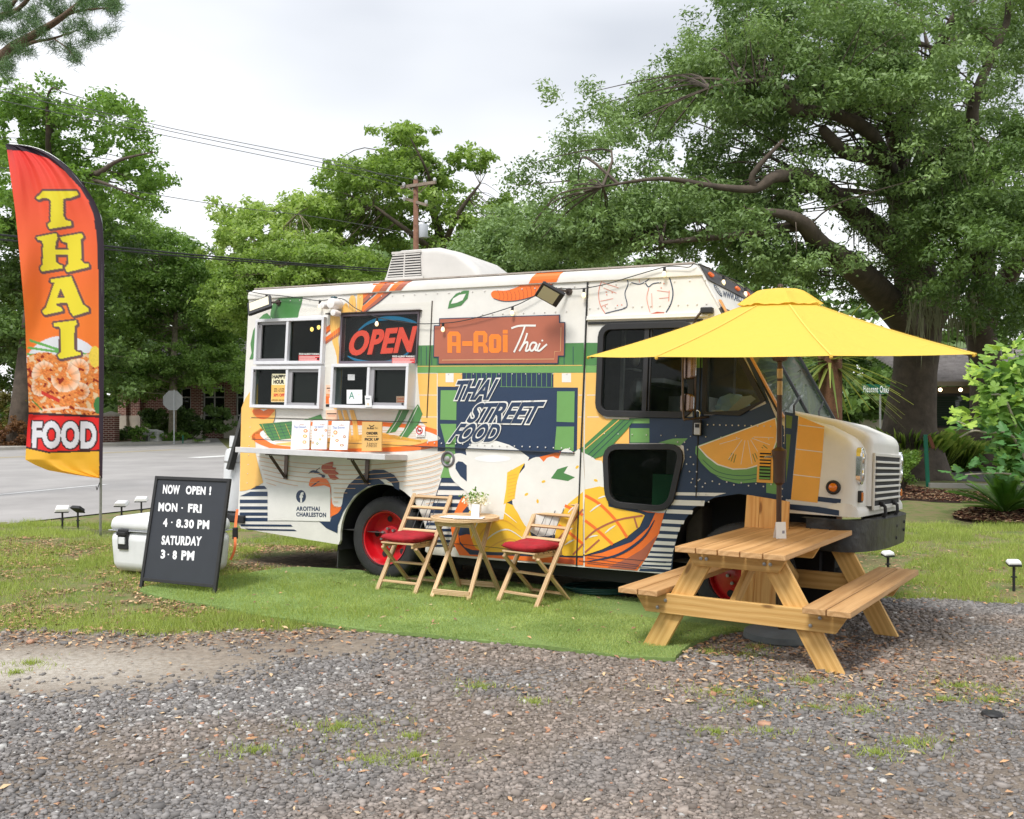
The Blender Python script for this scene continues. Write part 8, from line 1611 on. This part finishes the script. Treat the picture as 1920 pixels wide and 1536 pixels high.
def bld():
    d = 61.; c = AT(330, 768, d); r = empty('brick_building', (c.x, d, -.1)); tag(r, 'single storey brick building with dark windows across the road, behind trees', 'building')
    X = lambda u: (u-960)/F*d-c.x; Zv = lambda v: CAMH+(768-v)/F*d+.1
    concm = mat('cast_stone', rgb(176, 168, 156), .85, var=.15, vscale=1.5)
    x0, x1 = X(222), X(760); mb = MB(); mb.box2((x0, .35, 0), (x1, 8, Zv(700))); mb.build('wall', brick, r)
    cols = [(221, 236), (256, 262), (300, 318), (358, 378), (421, 440), (520, 540), (620, 640)]
    for a, b_ in cols: mb = MB(); mb.box2((X(a), 0, Zv(779)), (X(b_), .345, Zv(704))); mb.build('brick_pier', brick, r); mb = MB(); mb.box2((X(a)-.04, -.05, 0), (X(b_)+.04, .345, Zv(779.3))); mb.build('pier_base', concm, r)
    mb = MB(); mb.box2((X(236)+.05, .25, 0), (X(300)-.05, .346, Zv(780))); mb.build('plinth', concm, r)
    wf = mat('window_frame_grey', rgb(178, 178, 176), .5); gg = glassmat('dark_glass', (.01, .014, .014), .1)
    for a, b_ in ((320, 356), (380, 420), (442, 518), (542, 618)):
        mb = MB(); mb.box2((X(a), .31, Zv(806)), (X(b_), .345, Zv(728))); w_ = mb.build('window', gg, r); m_ = MB()
        for u in (a+.6, (a+b_)/2, b_-.6): m_.box2((X(u)-.04, .26, Zv(806)), (X(u)+.04, .309, Zv(728)))
        for v in (806, 779, 745, 728): m_.box2((X(a)+.05, .25, Zv(v)-.04), (X(b_)-.05, .308, Zv(v)+.04))
        m_.build('frame', wf, w_)
    mb = MB(); mb.box2((x0-.3, -.6, Zv(709)), (x1, .3, Zv(703))); mb.build('fascia', mat('fascia_white', rgb(206, 202, 194), .7), r)
    mb = MB(); mb.add([(x0-.3, -.6, Zv(703)), (x1, -.6, Zv(703)), (x1, 5, Zv(703)+2.6), (x0+1.5, 5, Zv(703)+2.6)], [(0, 1, 2, 3)]); mb.build('roof', mat('dark_shingle', rgb(92, 88, 86, .7), .9, var=.2, vscale=4), r)
bld()
def pier():
    d = 51; c = AT(208, 768, d); r = empty('brick_pillar', (c.x, d, -.1)); tag(r, 'brick gate pillar with a pale stone cap left of the brick building', 'pillar'); Zv = lambda v: CAMH+(768-v)/F*d+.1; mb = MB(); mb.box2((-.32, -.3, 0), (.32, .3, Zv(780))); mb.build('shaft', brick, r); mb = MB(); mb.box2((-.37, -.35, Zv(780)), (.37, .35, Zv(778)+.06)); mb.lathe([(.45, Zv(778)+.06), (.02, Zv(774)+.08)], (0, 0, 0), 'Z', 4); mb.build('cap', mat('cast_stone', None), r)
pier()
d = 51.8; c = AT(287, 768, d); r_ = empty('utility_box', (c.x, d, -.1), R(-12)); tag(r_, 'weathered grey and white utility box at the kerb across the road', 'utility box')
mb = MB(); mb.box2((-.42, -.3, 0), (.42, .3, .62)); mb.build('cabinet', mat('grimy_white', rgb(206, 204, 200, .9), .7, var=.45, vscale=3), r_); mb = MB(); mb.add([(-.44, -.32, .62), (.44, -.32, .62), (.44, .32, .62), (-.44, .32, .62), (-.2, 0, .74), (.2, 0, .74)], [(0, 1, 5, 4), (1, 2, 5), (2, 3, 4, 5), (3, 0, 4)]); mb.build('lid', mat('grimy_white', None), r_); mb = MB(); mb.box2((-.01, -.306, .05), (.01, -.301, .6)); mb.box2((-.38, -.304, .1), (-.1, -.301, .45)); mb.build('grime_panel', mat('grime', rgb(120, 118, 116, .7), .8, var=.5, vscale=8), r_)
def stop():
    d = 51; c = AT(325, 768, d); r = empty('stop_sign', (c.x, d, -.1)); tag(r, 'grey back of an octagonal stop sign on a steel post', 'road sign'); z = CAMH+(768-751)/F*d+.1; al = mat('sign_back', rgb(166, 168, 168), .45, .4, var=.1)
    P = [(.54*math.cos(R(22.5+45*i)), z+.54*math.sin(R(22.5+45*i))) for i in range(8)]; mb = MB(); mb.prism(P, lambda a, b, q: (a-.03, q, b), 0, .006); mb.build('sign_plate', al, r); mb = MB(); mb.box2((.02, -.05, 0), (.08, -.005, z+.55)); mb.build('post', mat('galvanised', None), r)
stop()
d = 52; c = AT(343, 768, d); r_ = empty('marker_stake', (c.x, d, -.1)); tag(r_, 'short green marker stake in the grass right of the stop sign', 'stake'); mb = MB(); mb.box2((-.03, -.02, 0), (.03, .02, .42)); mb.build('stake', mat('green_post', rgb(20, 110, 84), .5), r_)
# ---------------------------------------------------------------- house on the right
def house():
    d = 30.; c = AT(1800, 768, d); r = empty('low_house', (c.x, d, -.1)); tag(r, 'low house with grey shingle roof and dark window behind the fig shrub', 'house')
    X = lambda u: (u-960)/F*d-c.x; Zv = lambda v, dd=d: CAMH+(768-v)/F*dd+.1; wl = mat('house_wall', rgb(150, 134, 110, .85), .85, var=.15, vscale=2); x0, x1 = X(1728), X(2250)
    mb = MB(); mb.box2((x0+.3, .8, 0), (x1, 3.2, Zv(724))); mb.build('wall', wl, r)
    eave = Zv(718); rd = Zv(655, 34.5); mb = MB(); n = 22
    for i in range(n):
        t0, t1 = i/n, (i+1)/n; y0_, y1_ = -.3+4.8*t0, -.3+4.8*t1; z0_, z1_ = eave+(rd-eave)*t0, eave+(rd-eave)*t1
        mb.box2((x0-.2, y0_-.02, z0_-.0), (x1, y1_, z1_+.008))
    mb.build('roof', mat('grey_shingle', rgb(168, 162, 160, .9), .95, var=.3, vscale=5), r)
    mb = MB(); mb.box2((x0-.22, -.36, eave-.10), (x1, -.32, eave+.03)); mb.build('gutter', mat('gutter_tan', rgb(150, 136, 112, .9), .6), r)
    mb = MB(); mb.box2((X(1735), .76, Zv(803)), (X(1905), .80, Zv(737))); w_ = mb.build('window', mat('bronze_frame', (.02, .018, .017), .5), r); mb = MB(); mb.box2((X(1739), .74, Zv(799)), (X(1765), .758, Zv(742))); mb.build('pane', glassmat('house_glass', (.008, .01, .01), .05), w_); mb = MB(); mb.box2((X(1767), .74, Zv(799)), (X(1900), .758, Zv(742))); mb.build('pane', glassmat('house_glass2', (.03, .05, .035), .0, .02), w_)
    mb = MB()
    for i in range(12): v = 744+4.6*i; mb.box2((X(1740), .735, Zv(v)), (X(1898), .739, Zv(v)+.012))
    o = mb.build('blind_slats', mat('blind', (.03, .03, .028), .7), w_); o['kind'] = 'stuff'
    mb = MB(); mb.box2((X(1728), .3, 0), (X(1731), .42, eave)); mb.build('porch_post', mat('porch_post', rgb(112, 72, 58, .7), .8), r)
    for u, lab in ((1763, 'left of the two glowing bulbs under the eave of the low house'), (1801, 'right of the two glowing bulbs under the eave of the low house')):
        p = AT(u, 731, d-.1); q = empty('porch_bulb', p); tag(q, lab, 'bulb', 'porch bulbs'); mb = MB(); mb.sphere((0, 0, 0), .055, 10, 6); mb.build('globe', mat('porch_glow', (1, .8, .5), .3, emit=(1, .72, .42), estr=4), q, smooth=True); mb = MB(); mb.tube([(0, 0, .04), (0, 0, .2)], .01, 5); mb.build('lead', m_black, q)
house()
p = G(1740, 913, -.12); r_ = empty('green_post', p); tag(r_, 'thin green metal post leaning slightly at the edge of the mulch bed', 'post'); mb = MB(); top = AT(1735, 815, p.y)-p; mb.beam((0, 0, 0), top, .08, .05, (0, 1, 0)); mb.build('stake', mat('green_post', None), r_); mb = MB(); mb.beam(top+Vector((.09, .02, -.02)), top+Vector((.20, .02, -.32)), .08, .02, (0, 1, 0)); mb.build('sign_plate', mat('rust_plate', rgb(120, 72, 50), .8, var=.3), r_)
d = 38; c = AT(1643, 729, d); r_ = empty('street_sign', (AT(1651, 768, d).x, d, -.1)); tag(r_, 'green street name sign reading Pleasant Oaks by the oak trunk', 'street sign'); off = Vector(r_.location); PW = Plane(AT(1643, 729, d), (1, 0, 0), (0, 0, 1))
mb = MB(); mb.prism([PW.px(*q) for q in ((1616, 737), (1670, 739), (1670, 722), (1616, 720))], lambda a, b, q: tuple(PW.w(a, b, q)-off), -.01, 0); mb.build('name_plate', mat('sign_green', rgb(20, 104, 78, .8), .5), r_); mb = MB(); mb.box2((-.03, .012, 0), (.03, .06, 2.6)); mb.build('post', mat('galvanised', None), r_)
A = Art('lettering', lambda a, b, q: tuple(PW.w(a, b, q)-off), lambda u, v: PW.px(u, v), r_, lambda k: mat('sign_white', rgb(235, 240, 238), .5)); A.base = .004; A.text('Pleasant Oaks', [(1618.5, 735.5), (1667, 737), (1667, 724), (1618.5, 723)], 'white', 0, .02, space=1.08); A.done()
d = 60; c = AT(1639, 795, d); r_ = empty('low_wall', (c.x, d, -.1)); tag(r_, 'short pale wall glimpsed past the bonnet, left of the oak trunk', 'wall'); mb = MB(); mb.box2((-.8, 0, 0), (.8, .3, 1.15)); mb.build('wall_block', mat('cast_stone', None), r_)
# fronds peeking over the roof edge
pp = TO+TX*2.55+TY*3.4
fronds('palm', 'palm whose thin frond tips peek over the truck roof', 'palm', (pp.x, pp.y, -.12), 16, 1.3, .035, l_palm, (.5, 1.35), 0, .7, trunk=2.35, seg=7)
